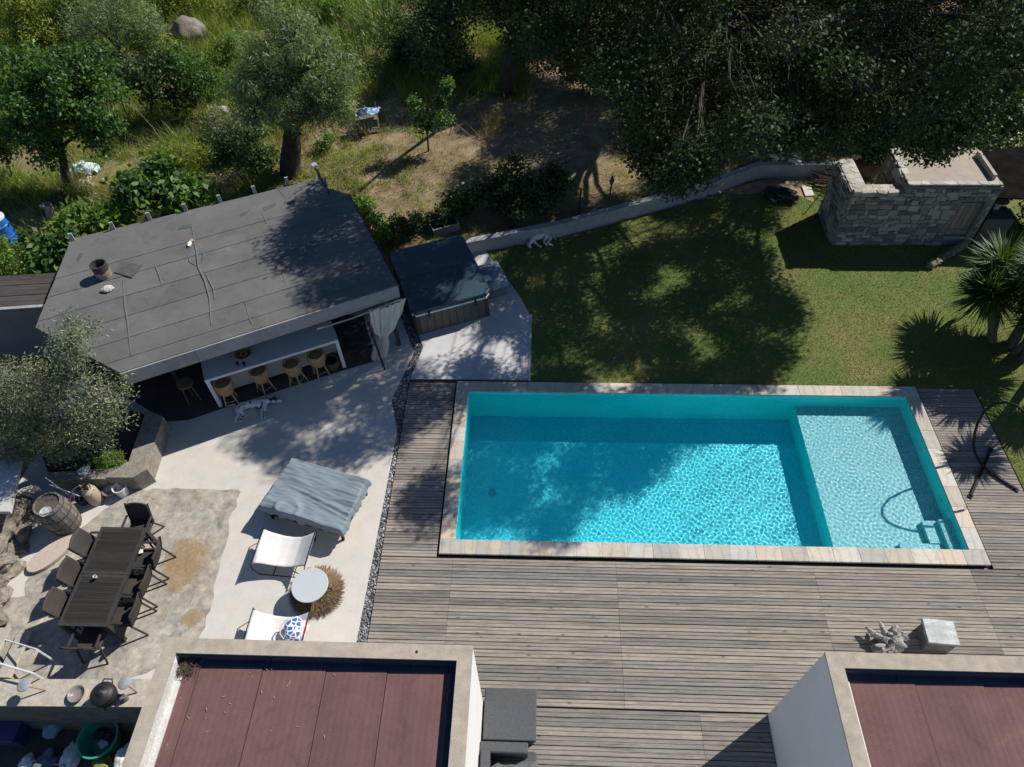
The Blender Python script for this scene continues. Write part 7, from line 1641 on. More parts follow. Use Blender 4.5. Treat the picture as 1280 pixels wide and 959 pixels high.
for i, (b_, h_, L_) in enumerate(heads):
    q = MB(); limb(q, (b_[0], b_[1], -0.1), h_, 0.11, 0.075, 70+i, 0.06, 6, 9)
    obj('trunk', q, YB, yu, smooth=True)
    c = Vector(h_)
    for k in range(400):
        zz = gy_.uniform(-0.80, 1.0); a = gy_.random()*6.283; rr = math.sqrt(max(0, 1-zz*zz))
        d = Vector((rr*math.cos(a), rr*math.sin(a), zz)); s_ = d.cross(V(0, 0, 1))
        if s_.length < 1e-3: continue
        s_.normalize(); L = L_*1.4*gy_.uniform(0.75, 1.1); w_ = 0.023
        p0 = c + d*0.05 + V(0, 0, gy_.uniform(-.12, .08)); sag = V(0, 0, -0.10*L*(1-abs(zz)))
        p1 = p0 + d*L*0.45; p2 = p0 + d*L + sag
        lv += [p0 - s_*w_*0.6, p0 + s_*w_*0.6, p1 + s_*w_, p1 - s_*w_]
        lv += [p1 - s_*w_, p1 + s_*w_, p2 + s_*0.001, p2 - s_*0.001]
obj_np('spiky_leaves', np.array([tuple(v) for v in lv]), 4, L_YUC, yu)

# ---------------------------------------------------------------- stand of the hanging chair
hb = Vector((11.81, 2.23, -0.06)); hd = Vector((0.70, -0.716, 0)).normalized()
hc = thing('hanging_chair_stand', 'black curved steel stand of a hanging chair on the deck', 'stand', hb)
def hp(s_, z): p = hb + hd*s_; return (p.x, p.y, z)
pts = [(0.0, -0.01), (-0.14, 0.03), (-0.29, 0.14), (-0.42, 0.26), (-0.52, 0.40), (-0.65, 0.72), (-0.735, 1.04), (-0.775, 1.41), (-0.71, 1.70), (-0.58, 1.87), (-0.40, 1.935), (-0.22, 1.89), (-0.04, 1.79), (0.14, 1.64), (0.28, 1.46), (0.34, 1.30)]
obj('curved_post', MB().tube([hp(*k) for k in pts], [0.027]*8+[0.025]*8, 9), BM, hc, smooth=True)
obj('foot_bar', MB().bar((11.22, 1.60, -0.025), (12.11, 2.81, -0.025), 0.05, 0.05), BM, hc)
obj('front_leg', MB().bar(tuple(hb+V(0.0, 0, 0.03)), (12.25, 1.78, -0.03), 0.045, 0.045), BM, hc)
obj('hook', MB().tube([hp(0.34, 1.30), hp(0.35, 1.24), hp(0.33, 1.20), hp(0.30, 1.225)], 0.008, 5), BM, hc)
for p_ in ((11.22, 1.60, -0.045), (12.11, 2.81, -0.045), (12.25, 1.78, -0.048)): obj('rubber_foot', MB().box(p_, (0.09, 0.09, 0.03), 0.9), mat('black_rubber', (0.015, 0.015, 0.015)), hc)

# ---------------------------------------------------------------- driftwood, stone stool, wire chair
dw = thing('driftwood', 'gnarled grey driftwood root standing on the deck', 'driftwood', (8.483,-1.613,-0.06))
DWM = mat('silver_driftwood', (0.40, 0.38, 0.36), (0.20, 0.185, 0.17), rough=0.8, scale=6, fine=22, bump=0.8, stretch=(1, 1, 0.4))
q = MB(); gd = random.Random(6)
q.blob((0.0, -0.02, 0.22), (0.17, 0.13, 0.16), 31, 0.9, 3, 0.4, 2.2)
q.blob((-0.10, -0.14, 0.13), (0.20, 0.13, 0.14), 33, 0.8, 3, 0.1, 2.0)
q.blob((0.10, 0.10, 0.24), (0.13, 0.16, 0.13), 37, 0.9, 3, 0.9, 2.2)
for k in range(15):
    a = k*0.83 + gd.uniform(-.35, .35); el = gd.uniform(-0.4, 0.55); L = gd.uniform(0.22, 0.40)
    d = Vector((math.cos(a)*math.cos(el), math.sin(a)*math.cos(el), math.sin(el)))
    p0 = Vector((0, 0, 0.20)); p1 = p0 + d*L*0.6 + V(gd.uniform(-.06, .06), gd.uniform(-.06, .06), gd.uniform(-.05, .05)); p2 = p0 + d*L + V(gd.uniform(-.06, .06), gd.uniform(-.06, .06), gd.uniform(-.08, .05))
    for p in (p1, p2): p.z = max(0.03, p.z)
    r0 = gd.uniform(0.06, 0.10); q.tube([p0, p0.lerp(p1, 0.5), p1, p1.lerp(p2, 0.6), p2], [r0, r0*0.9, r0*0.75, r0*0.6, r0*0.25], 7)
obj('root', q, DWM, dw, world=False)
ss = thing('stone_stool', 'square block stool with a grey marbled top right of the driftwood', 'stool', ((9.365,-1.499,0.34)[0], (9.365,-1.499,0.34)[1], -0.06), R(-4))
def marble():
    m, t, out = newmat('grey_marble'); b = N(t, 'ShaderNodeBsdfPrincipled'); t.links.new(b.outputs[0], out.inputs[0])
    tc = N(t, 'ShaderNodeTexCoord')
    n1 = noise(t, tc.outputs['Object'], 3.0, 8, 0.7, (1, 2.5, 1)); n2 = noise(t, tc.outputs['Object'], 7, 6, 0.7, (3, 0.7, 1))
    r1 = ramp(t, n1, [(0.3, (0.10, 0.125, 0.135)), (0.48, (0.21, 0.24, 0.245)), (0.60, (0.34, 0.37, 0.37)), (0.72, (0.16, 0.19, 0.20))])
    r2 = ramp(t, n2, [(0.35, (0.75, 0.78, 0.8)), (0.6, (1.1, 1.1, 1.08))])
    t.links.new(mixc(t, 1.0, r1.outputs[0], r2.outputs[0], 'MULTIPLY'), b.inputs['Base Color']); b.inputs['Roughness'].default_value = 0.5
    return m
obj('top', MB().cbox((0, 0, 0.385), (0.56, 0.46, 0.06), 0.012), marble(), ss, world=False)
obj('block', MB().cbox((0.02, 0, 0.18), (0.50, 0.42, 0.35), 0.02), mat('dark_block', (0.20, 0.19, 0.18), (0.12, 0.115, 0.11), scale=5, bump=0.4), ss, world=False)
wc = thing('wire_chair', 'black wire chair whose curved back shows above the roof edge', 'chair', (10.9, -2.45, -0.06))
ring = [(0.42*math.cos(a), 0.30*math.sin(a)+0.1, 0.42+0.36*max(0, math.sin(a))**1.2) for a in [2*math.pi*k/28 for k in range(28)]]
obj('rim', MB().tube(ring, 0.012, 6, closed=True), BM, wc, world=False)
q = MB()
for k in range(0, 28, 2): q.tube([ring[k], (0, 0.02, 0.36)], 0.004, 4)
obj('cords', q, BM, wc, world=False)
for k in range(3):
    a = k*2.094+0.5; obj('leg', MB().tube([(0.28*math.cos(a), 0.22*math.sin(a)+0.05, 0.4), (0.36*math.cos(a), 0.32*math.sin(a), 0)], 0.011, 5), BM, wc, world=False)

# ---------------------------------------------------------------- grey wicker set beside the villa wing
def weave():
    m, t, out = newmat('grey_wicker'); b = N(t, 'ShaderNodeBsdfPrincipled'); t.links.new(b.outputs[0], out.inputs[0])
    tc = N(t, 'ShaderNodeTexCoord'); br = N(t, 'ShaderNodeTexBrick'); br.inputs['Scale'].default_value = 22; br.inputs['Mortar Size'].default_value = 0.018
    br.inputs['Color1'].default_value = (0.095, 0.098, 0.105, 1); br.inputs['Color2'].default_value = (0.065, 0.068, 0.073, 1); br.inputs['Mortar'].default_value = (0.018, 0.018, 0.02, 1)
    t.links.new(tc.outputs['Object'], br.inputs['Vector']); t.links.new(br.outputs['Color'], b.inputs['Base Color']); b.inputs['Roughness'].default_value = 0.6
    bn = N(t, 'ShaderNodeBump'); bn.inputs['Strength'].default_value = 0.6; bn.inputs['Distance'].default_value = 0.006; bn.invert = True
    t.links.new(br.outputs['Fac'], bn.inputs['Height']); t.links.new(bn.outputs[0], b.inputs['Normal'])
    return m
WK = weave()
GC = mat('grey_cushion', (0.115, 0.118, 0.122), (0.095, 0.098, 0.10), rough=0.9, scale=4, fine=90, bump=0.15)
wt = thing('wicker_table', 'square grey wicker table beside the white wall of the villa wing', 'table', (1.58, -3.12, -0.06))
obj('top', MB().cbox((0, 0, 0.40), (0.90, 0.84, 0.10), 0.015), WK, wt, world=False)
obj('side_skirt', MB().cbox((0, 0, 0.18), (0.82, 0.76, 0.33), 0.015), WK, wt, world=False)
sf = thing('wicker_sofa', 'grey wicker sofa with grey cushions at the bottom edge', 'sofa', (1.62, -4.5, -0.06))
obj('base', MB().cbox((1.60, -4.52, 0.10), (0.88, 1.7, 0.30), 0.02), WK, sf)
obj('armrest', MB().cbox((1.50, -3.69, 0.27), (0.80, 0.17, 0.64), 0.02), WK, sf)
obj('back', MB().cbox((1.21, -4.55, 0.33), (0.16, 1.55, 0.76), 0.02), WK, sf)
def cush(u, v):
    x, y = (u-0.5)*0.72, (v-0.5)*0.72
    e = max(abs(2*u-1), abs(2*v-1))
    z = 0.10*(1-e**6) + 0.012*mnoise.noise((u*4, v*4, 1)) + 0.012*mnoise.noise((u*9, v*9, 3))
    return Vector((1.70+x, -4.18+y, 0.28+z))
obj('seat_cushion', MB().grid(cush, 26, 26), GC, sf, smooth=True)
q = MB()
def bol(u, v):
    a = 2*math.pi*u; s_ = min(1, math.sin(math.pi*min(max(v, 0.0), 1.0))*4+0.02)
    return Vector((1.42 + 0.13*math.cos(a)*s_, -3.92 - 0.9*v, 0.58 + 0.20*math.sin(a)*s_))
obj('back_cushion', MB().grid(bol, 24, 24), GC, sf, smooth=True)
mm = thing('mat', 'white ribbed mat on the deck at the bottom edge', 'mat', (2.6, -4.6, -0.06))
for k in range(34):
    x = 2.06 + k*0.0345
    obj('rib', MB().cbox((x, -4.62, -0.035), (0.031, 1.0, 0.04), 0.006), mat('white_foam', (0.72, 0.71, 0.68), (0.66, 0.65, 0.62), rough=0.9), mm)

# ---------------------------------------------------------------- dogs
def skin(name, pts, edges, m, parent, sub=2):
    me = bpy.data.meshes.new(name); me.from_pydata([p[:3] for p in pts], edges, []); me.materials.append(m)
    o = bpy.data.objects.new(name, me); COL.objects.link(o); o.parent = parent
    md = o.modifiers.new('skin', 'SKIN'); md.use_smooth_shade = True
    if not me.skin_vertices: return o
    for i, p in enumerate(pts): me.skin_vertices[0].data[i].radius = (p[3], p[3]*(p[4] if len(p) > 4 else 1))
    me.skin_vertices[0].data[0].use_root = True
    s_ = o.modifiers.new('sub', 'SUBSURF'); s_.levels = sub; s_.render_levels = sub
    return o
def dogmat(name, base, spot, scale, thr):
    m, t, out = newmat(name); b = N(t, 'ShaderNodeBsdfPrincipled'); t.links.new(b.outputs[0], out.inputs[0])
    tc = N(t, 'ShaderNodeTexCoord'); n1 = noise(t, tc.outputs['Object'], scale, 2, 0.5)
    r = ramp(t, n1, [(thr-0.02, base), (thr+0.02, spot)]); t.links.new(r.outputs[0], b.inputs['Base Color']); b.inputs['Roughness'].default_value = 0.8
    return m
# lying flat on its side: x along the spine, y away from the legs
def dog(label, loc, rz, m, m_ear, curled=False):
    t = thing('dog', label, 'dog', loc, rz)
    if not curled:
        pts = [(0.0, 0, 0.11, 0.105, 0.95), (-0.18, 0.0, 0.10, 0.085), (-0.34, -0.02, 0.10, 0.09), (0.16, 0.01, 0.115, 0.12, 0.95), (0.30, 0.02, 0.10, 0.08), (0.40, 0.05, 0.085, 0.062), (0.50, 0.05, 0.085, 0.07), (0.58, 0.025, 0.075, 0.042), (0.655, 0.005, 0.068, 0.030),
               (-0.40, -0.13, 0.08, 0.06), (-0.36, -0.26, 0.05, 0.034), (-0.44, -0.36, 0.035, 0.022), (-0.42, -0.44, 0.025, 0.024),
               (-0.33, -0.16, 0.12, 0.055), (-0.24, -0.27, 0.07, 0.032), (-0.33, -0.38, 0.04, 0.022), (-0.30, -0.45, 0.03, 0.024),
               (0.20, -0.12, 0.07, 0.05), (0.16, -0.26, 0.05, 0.028), (0.18, -0.40, 0.03, 0.022), (0.21, -0.46, 0.025, 0.024),
               (0.26, -0.12, 0.12, 0.045), (0.27, -0.25, 0.07, 0.026), (0.25, -0.40, 0.04, 0.021), (0.28, -0.46, 0.03, 0.023),
               (-0.44, 0.05, 0.07, 0.028), (-0.56, 0.10, 0.04, 0.018), (-0.70, 0.09, 0.025, 0.010)]
        ed = [(0, 1), (1, 2), (0, 3), (3, 4), (4, 5), (5, 6), (6, 7), (7, 8), (2, 9), (9, 10), (10, 11), (11, 12), (2, 13), (13, 14), (14, 15), (15, 16), (3, 17), (17, 18), (18, 19), (19, 20), (3, 21), (21, 22), (22, 23), (23, 24), (2, 25), (25, 26), (26, 27)]
        ears = [(0.47, 0.11, 0.12, 0.045), (0.45, 0.07, 0.155, 0.045)]; nose = (0.675, 0.0, 0.072)
    else:
        pts = [(0.0, 0, 0.12, 0.125), (-0.16, -0.05, 0.11, 0.10), (-0.28, -0.16, 0.10, 0.10), (0.14, 0.0, 0.12, 0.125), (0.26, -0.06, 0.11, 0.085), (-0.34, -0.25, 0.085, 0.055), (-0.38, -0.32, 0.09, 0.07), (-0.36, -0.40, 0.07, 0.042), (-0.33, -0.46, 0.06, 0.032),
               (0.30, -0.18, 0.07, 0.055), (0.18, -0.30, 0.05, 0.035), (0.28, -0.42, 0.035, 0.024), (0.34, -0.45, 0.03, 0.024),
               (0.20, -0.12, 0.12, 0.05), (0.08, -0.26, 0.06, 0.032), (0.16, -0.42, 0.035, 0.023),
               (-0.20, -0.20, 0.07, 0.045), (-0.10, -0.36, 0.04, 0.026), (-0.02, -0.46, 0.03, 0.023),
               (0.34, 0.02, 0.06, 0.026), (0.44, -0.08, 0.035, 0.018), (0.44, -0.22, 0.025, 0.011)]
        ed = [(0, 1), (1, 2), (0, 3), (3, 4), (2, 5), (5, 6), (6, 7), (7, 8), (4, 9), (9, 10), (10, 11), (11, 12), (4, 13), (13, 14), (14, 15), (2, 16), (16, 17), (17, 18), (4, 19), (19, 20), (20, 21)]
        ears = [(-0.44, -0.30, 0.11, 0.045), (-0.35, -0.28, 0.15, 0.045)]; nose = (-0.325, -0.48, 0.062)
    skin('body', pts, ed, m, t)
    for e_ in ears: obj('ear', MB().blob(e_[:3], (e_[3], 0.03, 0.022), 3, 0.2, 2, 0.6), m_ear, t, world=False, smooth=True)
    obj('nose', MB().blob(nose, (0.018, 0.02, 0.016), 2, 0.1, 2), mat('dog_nose', (0.012, 0.012, 0.012), rough=0.4), t, world=False, smooth=True)
    for k in (-1, 1):
        hx, hy, hz = (0.545, 0.045, 0.085) if not curled else (-0.375, -0.36, 0.09)
        obj('eye', MB().blob((hx, hy+k*0.032, hz+0.045) if not curled else (hx+k*0.035, hy, hz+0.045), (0.010, 0.010, 0.010), 1, 0, 1), mat('dog_nose', (0.012, 0.012, 0.012)), t, world=False)
    return t
DBLACK = mat('dog_black', (0.015, 0.014, 0.014), rough=0.7)
dog('white dog with black spots sleeping on its side by the bar stools', (-4.812,3.773,-0.07), R(9), dogmat('spotted_coat', (0.62, 0.61, 0.60), (0.02, 0.02, 0.022), 9.0, 0.56), DBLACK)
dog('white dog curled up on the lawn below the garden wall', (1.965,10.148,-0.06), R(12), dogmat('white_coat', (0.66, 0.63, 0.58), (0.30, 0.24, 0.18), 5.0, 0.66), mat('dog_tan', (0.28, 0.19, 0.12)), True)

# ---------------------------------------------------------------- garden clutter
gc = thing('folding_chair', 'wooden folding garden chair with a blue and white towel over its back', 'chair', (-3.978,15.757,0.2), R(12))
GW = mat('grey_chair_wood', (0.24, 0.21, 0.18), (0.16, 0.14, 0.12))
for s_ in (-1, 1):
    obj('leg', MB().bar((s_*0.36, -0.35, 0.0), (s_*0.36, 0.35, 0.75), 0.045, 0.03), GW, gc, world=False); obj('leg', MB().bar((s_*0.33, 0.38, 0.0), (s_*0.33, -0.2, 0.42), 0.045, 0.03), GW, gc, world=False)
for k in range(5): obj('seat_slat', MB().box((0, -0.22+k*0.1, 0.42), (0.70, 0.075, 0.02)), GW, gc, world=False)
for z, y in ((0.12, -0.26), (0.02, -0.34)): obj('stretcher', MB().bar((-0.36, y, z), (0.36, y, z), 0.04, 0.03), GW, gc, world=False)
def towelmat(name, a, b_, c, sc):
    m, t, out = newmat(name); b = N(t, 'ShaderNodeBsdfPrincipled'); t.links.new(b.outputs[0], out.inputs[0])
    tc = N(t, 'ShaderNodeTexCoord'); n1 = noise(t, tc.outputs['Object'], sc, 3, 0.6); r = ramp(t, n1, [(0.42, a), (0.5, b_), (0.58, c)]); r.color_ramp.interpolation = 'CONSTANT'
    t.links.new(r.outputs[0], b.inputs['Base Color']); b.inputs['Roughness'].default_value = 0.9
    return m
pt = (-3.925,15.81,0.85)
cloth('beach_towel', 'blue and white beach towel hung over the folding chair', 'towel', (pt[0]+0.05, pt[1]-0.25, 0.88), (0.78, 0.42, 0.10), towelmat('blue_white_towel', (0.03, 0.06, 0.16), (0.42, 0.50, 0.58), (0.16, 0.32, 0.50), 5), 5, 0.2, 0.1)
pt = (-12.938,13.12,0.2)
cloth('striped_cloth', 'crumpled pale blue and white striped cloth beside the curved trunk', 'cloth', (pt[0], pt[1], 0.22), (0.85, 0.6, 0.28), towelmat('striped_cloth', (0.62, 0.68, 0.72), (0.10, 0.22, 0.34), (0.7, 0.74, 0.76), 8), 8, 0.4, 0.16)
rk_ = thing('rubble', 'small heap of pale rubble near the striped cloth', 'rubble', (-12.348,12.544,0.2))
for k in range(7): c = Vector((-12.275,12.428,0.25)) + V(hs.gauss(0, 0.22), hs.gauss(0, 0.22), 0); obj('stone', MB().blob(c, (hs.uniform(.07, .14), hs.uniform(.06, .11), 0.07), k+80, 0.6, 2), mat('pale_stone', (0.60, 0.56, 0.48)), rk_)
bd_ = thing('drum', 'blue plastic drum with a white rim at the left edge', 'drum', (-13.625,9.536,0.2))
obj('body', MB().lathe([(0.24, 0), (0.27, 0.03), (0.275, 0.25), (0.288, 0.27), (0.288, 0.30), (0.275, 0.32), (0.275, 0.60), (0.288, 0.62), (0.288, 0.65), (0.272, 0.67), (0.265, 0.86), (0.255, 0.86), (0.255, 0.2), (0, 0.2)], (0, 0, 0), 28), mat('blue_plastic', (0.02, 0.14, 0.52), (0.015, 0.11, 0.44), rough=0.35, bump=0.02, grain=0.2), bd_, world=False)
obj('rim', MB().lathe([(0.255, 0.85), (0.285, 0.85), (0.285, 0.90), (0.255, 0.90)], (0, 0, 0), 28), mat('white_plastic', (0.75, 0.75, 0.74)), bd_, world=False)
sp_ = thing('stump', 'dry grey split tree stump left of the leafy plants', 'stump', (-12.934,10.718,0.2))
q = MB(); limb(q, (-12.648,10.473,0.15), (-12.539,10.4,0.932), 0.16, 0.11, 5, 0.1, 4, 9); limb(q, (-12.439,10.3,0.807), (-12.692,10.3,0.92), 0.07, 0.03, 6, 0.1, 3, 6)
obj('trunk', q, DWM, sp_)
bt = obj('plant_pot', MB().lathe([(0.16, 0), (0.22, 0.26), (0.23, 0.30), (0.20, 0.30), (0.17, 0.1), (0, 0.1)], (-12.915,11.401,0.2), 20), mat('dark_green_pot', (0.03, 0.06, 0.05), rough=0.5)); tag(bt, 'dark green pot behind the split stump', 'pot')
for k, (a, b_, lab) in enumerate((((-14.85,12.364,0.2), (-14.915,12.7,0.917), 'thin dark stake at the left edge beside the dark leafy branch'), ((-12.355,15.782,0.2), (-12.136,15.6,1.757), 'pale thin stake at the left of the stake group'), ((-10.511,14.187,0.2), (-10.463,13.9,1.362), 'dark leaning stake in front of the dark rounded shrub'), ((-9.489,15.466,0.2), (-9.35,15.2,1.121), 'short dark stake below the mid green shrub'), ((-12.874,9.95,0.2), (-12.483,9.5,1.042), 'short pale stake between the drum and the leafy plants'))):
    o = obj('stake', MB().tube([a, b_], 0.022, 5), mat('stake_wood', (0.17, 0.145, 0.12), (0.10, 0.085, 0.07))); tag(o, lab, 'stake', 'garden stakes')
q = MB(); q.tube([(-12.136,15.6,1.757), (-10.463,13.9,1.362), (-10.252,13.8,0.505)], 0.006, 4); o = obj('string', q, mat('pale_string', (0.4, 0.38, 0.33))); tag(o, 'pale string tied between the leaning stakes', 'string')
pb2 = thing('loose_boards', 'two old boards lying above the shed roof', 'boards', (-12.37,8.641,0.3))
for a, b_ in (((-12.853,8.661,0.25), (-12.453,8.909,0.25)), ((-12.489,8.744,0.3), (-11.845,8.068,0.3))): obj('board', MB().bar(a, b_, 0.09, 0.03), mat('old_board', (0.34, 0.31, 0.26), (0.22, 0.2, 0.17)), pb2)
bx = thing('boulder', 'large grey rounded boulder on the grassy slope', 'boulder', (-12.149,21.498,0.2))
BLD = mat('boulder_rock', (0.27, 0.235, 0.20), (0.13, 0.115, 0.10), rough=0.9, scale=2.2, fine=14, bump=0.8)
obj('rock', MB().blob((0, 0.3, 0.55), (0.66, 0.52, 0.58), 2, 0.38, 4, 0.4), BLD, bx, world=False, smooth=True)
for k, (p_, r_, lab) in enumerate((((-12.688,22.128,0.2), 0.30, 'small pale rock at the foot of the grey boulder'), ((-19.065,22.57,0.2), 0.34, 'small pale rock on the slope near the corner bush, left one'), ((-18.089,21.639,0.2), 0.34, 'small pale rock on the slope near the corner bush, right one'), ((-9.39,16.835,0.2), 0.22, 'small pale rock between the mid green shrub and the round olive'), ((-14.07,20.846,0.2), 0.18, 'small white stone below the hazy olive'))):
    o = obj('rock', MB().blob((0, 0, r_*0.3), (r_, r_*0.75, r_*0.6), k+50, 0.5, 3, k), mat('pale_rock', (0.46, 0.43, 0.39), (0.28, 0.26, 0.24), bump=0.6), None, smooth=True, loc=p_); tag(o, lab, 'rock')

# ---------------------------------------------------------------- outdoor kitchen wall, steps and the sunken yard
kw = thing('kitchen_wall', 'low stone counter wall with pots at the near edge of the terrace', 'wall', (-6.6, -2.9, -0.08))
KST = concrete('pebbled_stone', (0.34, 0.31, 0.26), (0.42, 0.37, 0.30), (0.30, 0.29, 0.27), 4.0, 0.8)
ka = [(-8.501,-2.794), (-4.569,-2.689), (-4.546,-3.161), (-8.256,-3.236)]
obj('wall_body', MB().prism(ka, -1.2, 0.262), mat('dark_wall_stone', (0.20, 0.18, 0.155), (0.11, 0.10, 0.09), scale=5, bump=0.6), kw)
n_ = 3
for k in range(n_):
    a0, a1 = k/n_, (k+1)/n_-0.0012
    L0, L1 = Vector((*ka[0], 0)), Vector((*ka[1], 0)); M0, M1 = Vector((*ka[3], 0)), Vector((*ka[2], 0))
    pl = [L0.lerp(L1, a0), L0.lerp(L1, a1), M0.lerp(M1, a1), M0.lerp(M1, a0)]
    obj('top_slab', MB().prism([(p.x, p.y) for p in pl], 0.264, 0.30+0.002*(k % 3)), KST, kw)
def solar(label, p_, q_, head):
    t = thing('garden_lamp', label, 'lamp', q_, 0, 'small disc lamps on the kitchen wall')
    d = Vector(p_)-Vector(q_)
    obj('stem', MB().tube([(0, 0, 0), d], 0.014, 6), mat('brass_stem', (0.34, 0.24, 0.12), rough=0.5), t, world=False)
    obj('disc', MB().lathe([(0.0, -0.02), (0.10, -0.01), (0.115, 0.01), (0.10, 0.02), (0, 0.03)], d, 20), mat('grey_disc', (0.30, 0.32, 0.34), (0.22, 0.235, 0.25), rough=0.4), t, world=False, smooth=True)
solar('grey disc lamp on a stem at the left end of the kitchen wall', ((-6.907,-2.957,0.62)[0], (-6.907,-2.957,0.62)[1], 0.62), (-6.688,-2.938,0.3), 0)
solar('grey disc lamp on a stem right of the black cast iron pot', ((-5.144,-2.869,0.62)[0], (-5.144,-2.869,0.62)[1], 0.62), (-5.032,-2.934,0.3), 0)
ob_ = obj('plate', MB().lathe([(0.07, 0), (0.13, 0.05), (0.15, 0.09), (0.142, 0.09), (0.12, 0.055), (0.06, 0.012), (0, 0.012)], (-6.074,-3.004,0.305), 26), mat('brown_glaze', (0.30, 0.25, 0.20), (0.10, 0.11, 0.15), rough=0.35, scale=3), smooth=True); tag(ob_, 'oval brown glazed bowl in the middle of the kitchen wall', 'bowl')
pt_ = thing('iron_pot', 'black lidded cast iron pot on the kitchen wall', 'pot', (-5.477,-3.053,0.3))
IRON = mat('cast_iron', (0.022, 0.022, 0.023), (0.014, 0.014, 0.015), rough=0.5, bump=0.2)
obj('body', MB().lathe([(0.12, 0.06), (0.18, 0.12), (0.205, 0.22), (0.20, 0.30)], (0, 0, 0), 26), IRON, pt_, world=False, smooth=True)
obj('lid', MB().lathe([(0.208, 0.30), (0.20, 0.33), (0.13, 0.375), (0.05, 0.39), (0.045, 0.42), (0.03, 0.43), (0, 0.43)], (0, 0, 0), 26), IRON, pt_, world=False, smooth=True)
for k in range(3): a = k*2.1+0.4; obj('leg', MB().tube([(0.13*math.cos(a), 0.13*math.sin(a), 0.10), (0.19*math.cos(a), 0.19*math.sin(a), 0.0)], 0.016, 6), IRON, pt_, world=False)
obj('handle', MB().tube([(-0.10, 0.17, 0.28), (-0.07, 0.25, 0.30), (0.07, 0.25, 0.30), (0.10, 0.17, 0.28)], 0.012, 6), IRON, pt_, world=False)
jr = obj('jar', MB().lathe([(0.05, 0), (0.055, 0.1), (0.045, 0.13), (0.05, 0.14), (0.05, 0.16), (0, 0.16)], (-5.191,-3.046,0.3), 14), mat('grey_jar', (0.16, 0.16, 0.16), rough=0.3)); tag(jr, 'small dark jar beside the cast iron pot', 'jar')
sp2 = thing('steps', 'short flight of pale steps with white handrails at the left edge', 'steps', (-8.5, -2.0, -0.08))
for k in range(4):
    x = -7.75 - k*0.32
    obj('tread', MB().cbox((x, -2.25, 0.05+0.16*k), (0.27, 0.86, 0.05), 0.01), KST, sp2)
    obj('riser', MB().box((x-0.06, -2.25, -0.05+0.16*k), (0.05, 0.80, 0.16)), mat('rusty_riser', (0.25, 0.16, 0.11), (0.16, 0.11, 0.08)), sp2)
WR = mat('white_pole', (0.72, 0.71, 0.72))
for a, b_ in (((-7.021,-2.314,0.55), (-9.12,-1.7,-0.216)), ((-6.881,-2.731,0.55), (-8.194,-2.45,0.61))):
    obj('handrail', MB().tube([(a[0], a[1], -0.05), a, b_], 0.018, 7), WR, sp2)
# contents of the sunken yard
zb_ = -1.15
yd = sheet('sunken_yard', [(-10, -3.12), (-3.4, -3.12), (-3.4, -6), (-10, -6)], zb_+0.02, mat('dark_earth_floor', (0.10, 0.085, 0.065), (0.05, 0.043, 0.035), fine=30, bump=0.4), thick=0.05)
pp_ = thing('purple_box', 'dark purple box in the corner of the sunken yard', 'box', (-7.838,-3.277,-0.7))
obj('lid', MB().cbox((-0.15, 0, 0.0), (0.85, 0.62, 0.05), 0.01), mat('purple_paint', (0.075, 0.045, 0.16), (0.06, 0.035, 0.13), rough=0.5), pp_, world=False)
obj('body', MB().cbox((-0.15, 0, -0.24), (0.78, 0.56, 0.42), 0.01), mat('purple_paint', (0.075, 0.045, 0.16)), pp_, world=False)
tb = thing('green_tub', 'round green plastic tub in the sunken yard', 'tub', (-6.052,-3.443,-1.13))
obj('body', MB().lathe([(0.26, 0), (0.33, 0.36), (0.37, 0.37), (0.37, 0.40), (0.34, 0.405), (0.315, 0.36), (0.25, 0.03), (0, 0.03)], (0, 0, 0), 36), mat('sea_green_plastic', (0.06, 0.33, 0.22), (0.05, 0.28, 0.19), rough=0.4), tb, world=False, smooth=False)
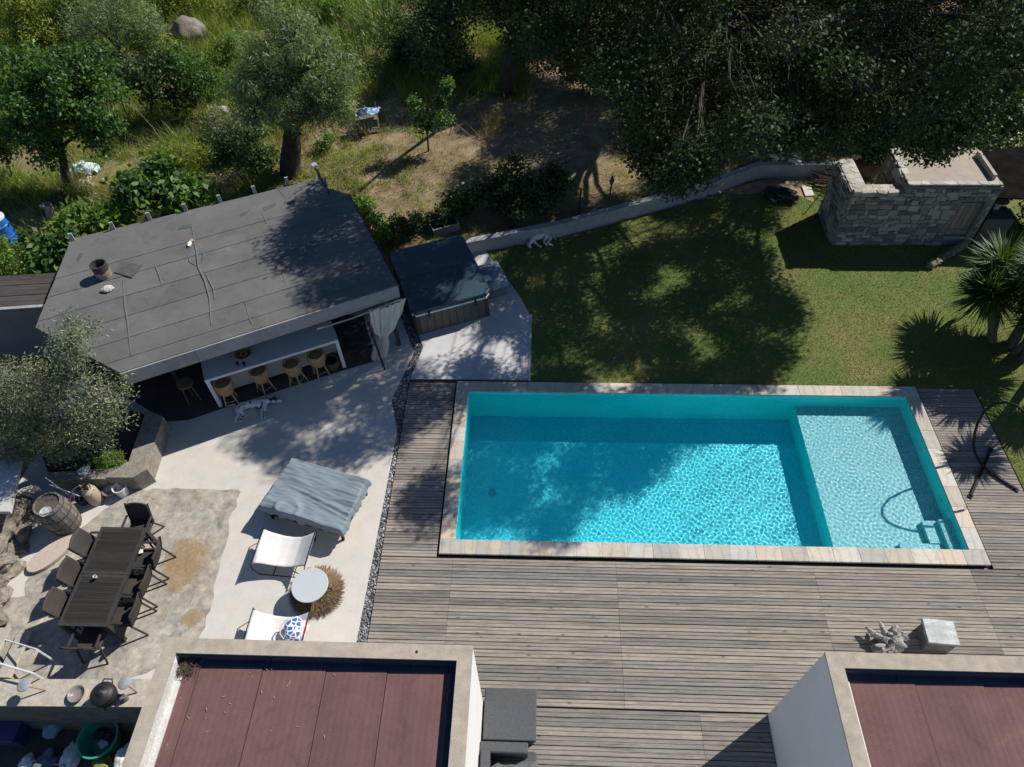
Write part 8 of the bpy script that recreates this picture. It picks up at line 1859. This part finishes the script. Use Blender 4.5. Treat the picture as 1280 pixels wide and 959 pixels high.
for k, (dx, dy, r_, m_) in enumerate(((0.0, -0.05, 0.09, mat('white_cloth', (0.75, 0.74, 0.72))), (0.08, 0.06, 0.10, mat('dark_rubbish', (0.04, 0.045, 0.06))), (-0.1, 0.1, 0.12, mat('dark_rubbish', (0.04, 0.045, 0.06))))):
    c_ = (-6.052,-3.443,-1.13)
    o = obj('rag', MB().blob((0, 0, 0), (r_, r_*0.8, 0.07), k+5, 0.6, 2), m_, None, loc=(c_[0]+dx, c_[1]+dy, -1.0)); tag(o, ('white rag inside the green tub', 'dark rag inside the green tub at its right', 'dark rag inside the green tub at its left')[k], 'rag')
for k, (p_, d_, m_, lab) in enumerate((((-7.135,-3.226,-1), (0.16, 0.22, 0.10), mat('pale_blue_bag', (0.30, 0.42, 0.50)), 'pale blue bag in the shade of the sunken yard'), ((-6.575,-3.718,-1), (0.14, 0.26, 0.14), mat('white_cloth', (0.75, 0.74, 0.72)), 'white sack at the bottom edge of the sunken yard'), ((-6.982,-3.823,-1), (0.20, 0.2, 0.15), mat('grey_blue_bag', (0.15, 0.18, 0.22)), 'grey blue bag at the bottom edge left of the white sack'), ((-5.922,-3.832,-1), (0.2, 0.16, 0.12), mat('olive_cloth', (0.22, 0.24, 0.08)), 'olive green cloth at the bottom edge below the green tub'), ((-5.511,-3.729,-0.8), (0.10, 0.22, 0.10), mat('white_cloth', (0.75, 0.74, 0.72)), 'white bag between the green tub and the villa wing'), ((-7.352,-3.873,-1), (0.14, 0.14, 0.1), mat('white_cloth', (0.75, 0.74, 0.72)), 'small white rag at the bottom left corner'))):
    o = obj('bag', MB().blob((0, 0, d_[2]*0.6), d_, k+70, 0.6, 3), m_, None, smooth=True, loc=(p_[0], p_[1], p_[2]-0.1)); tag(o, lab, 'bag')
o = obj('broken_broom', MB().tube([(-7.261,-3.814,-0.95), (-6.514,-3.898,-0.95)], 0.016, 6), mat('pink_wood', (0.42, 0.30, 0.25))); tag(o, 'thin wooden stick lying across the bottom left corner', 'stick')
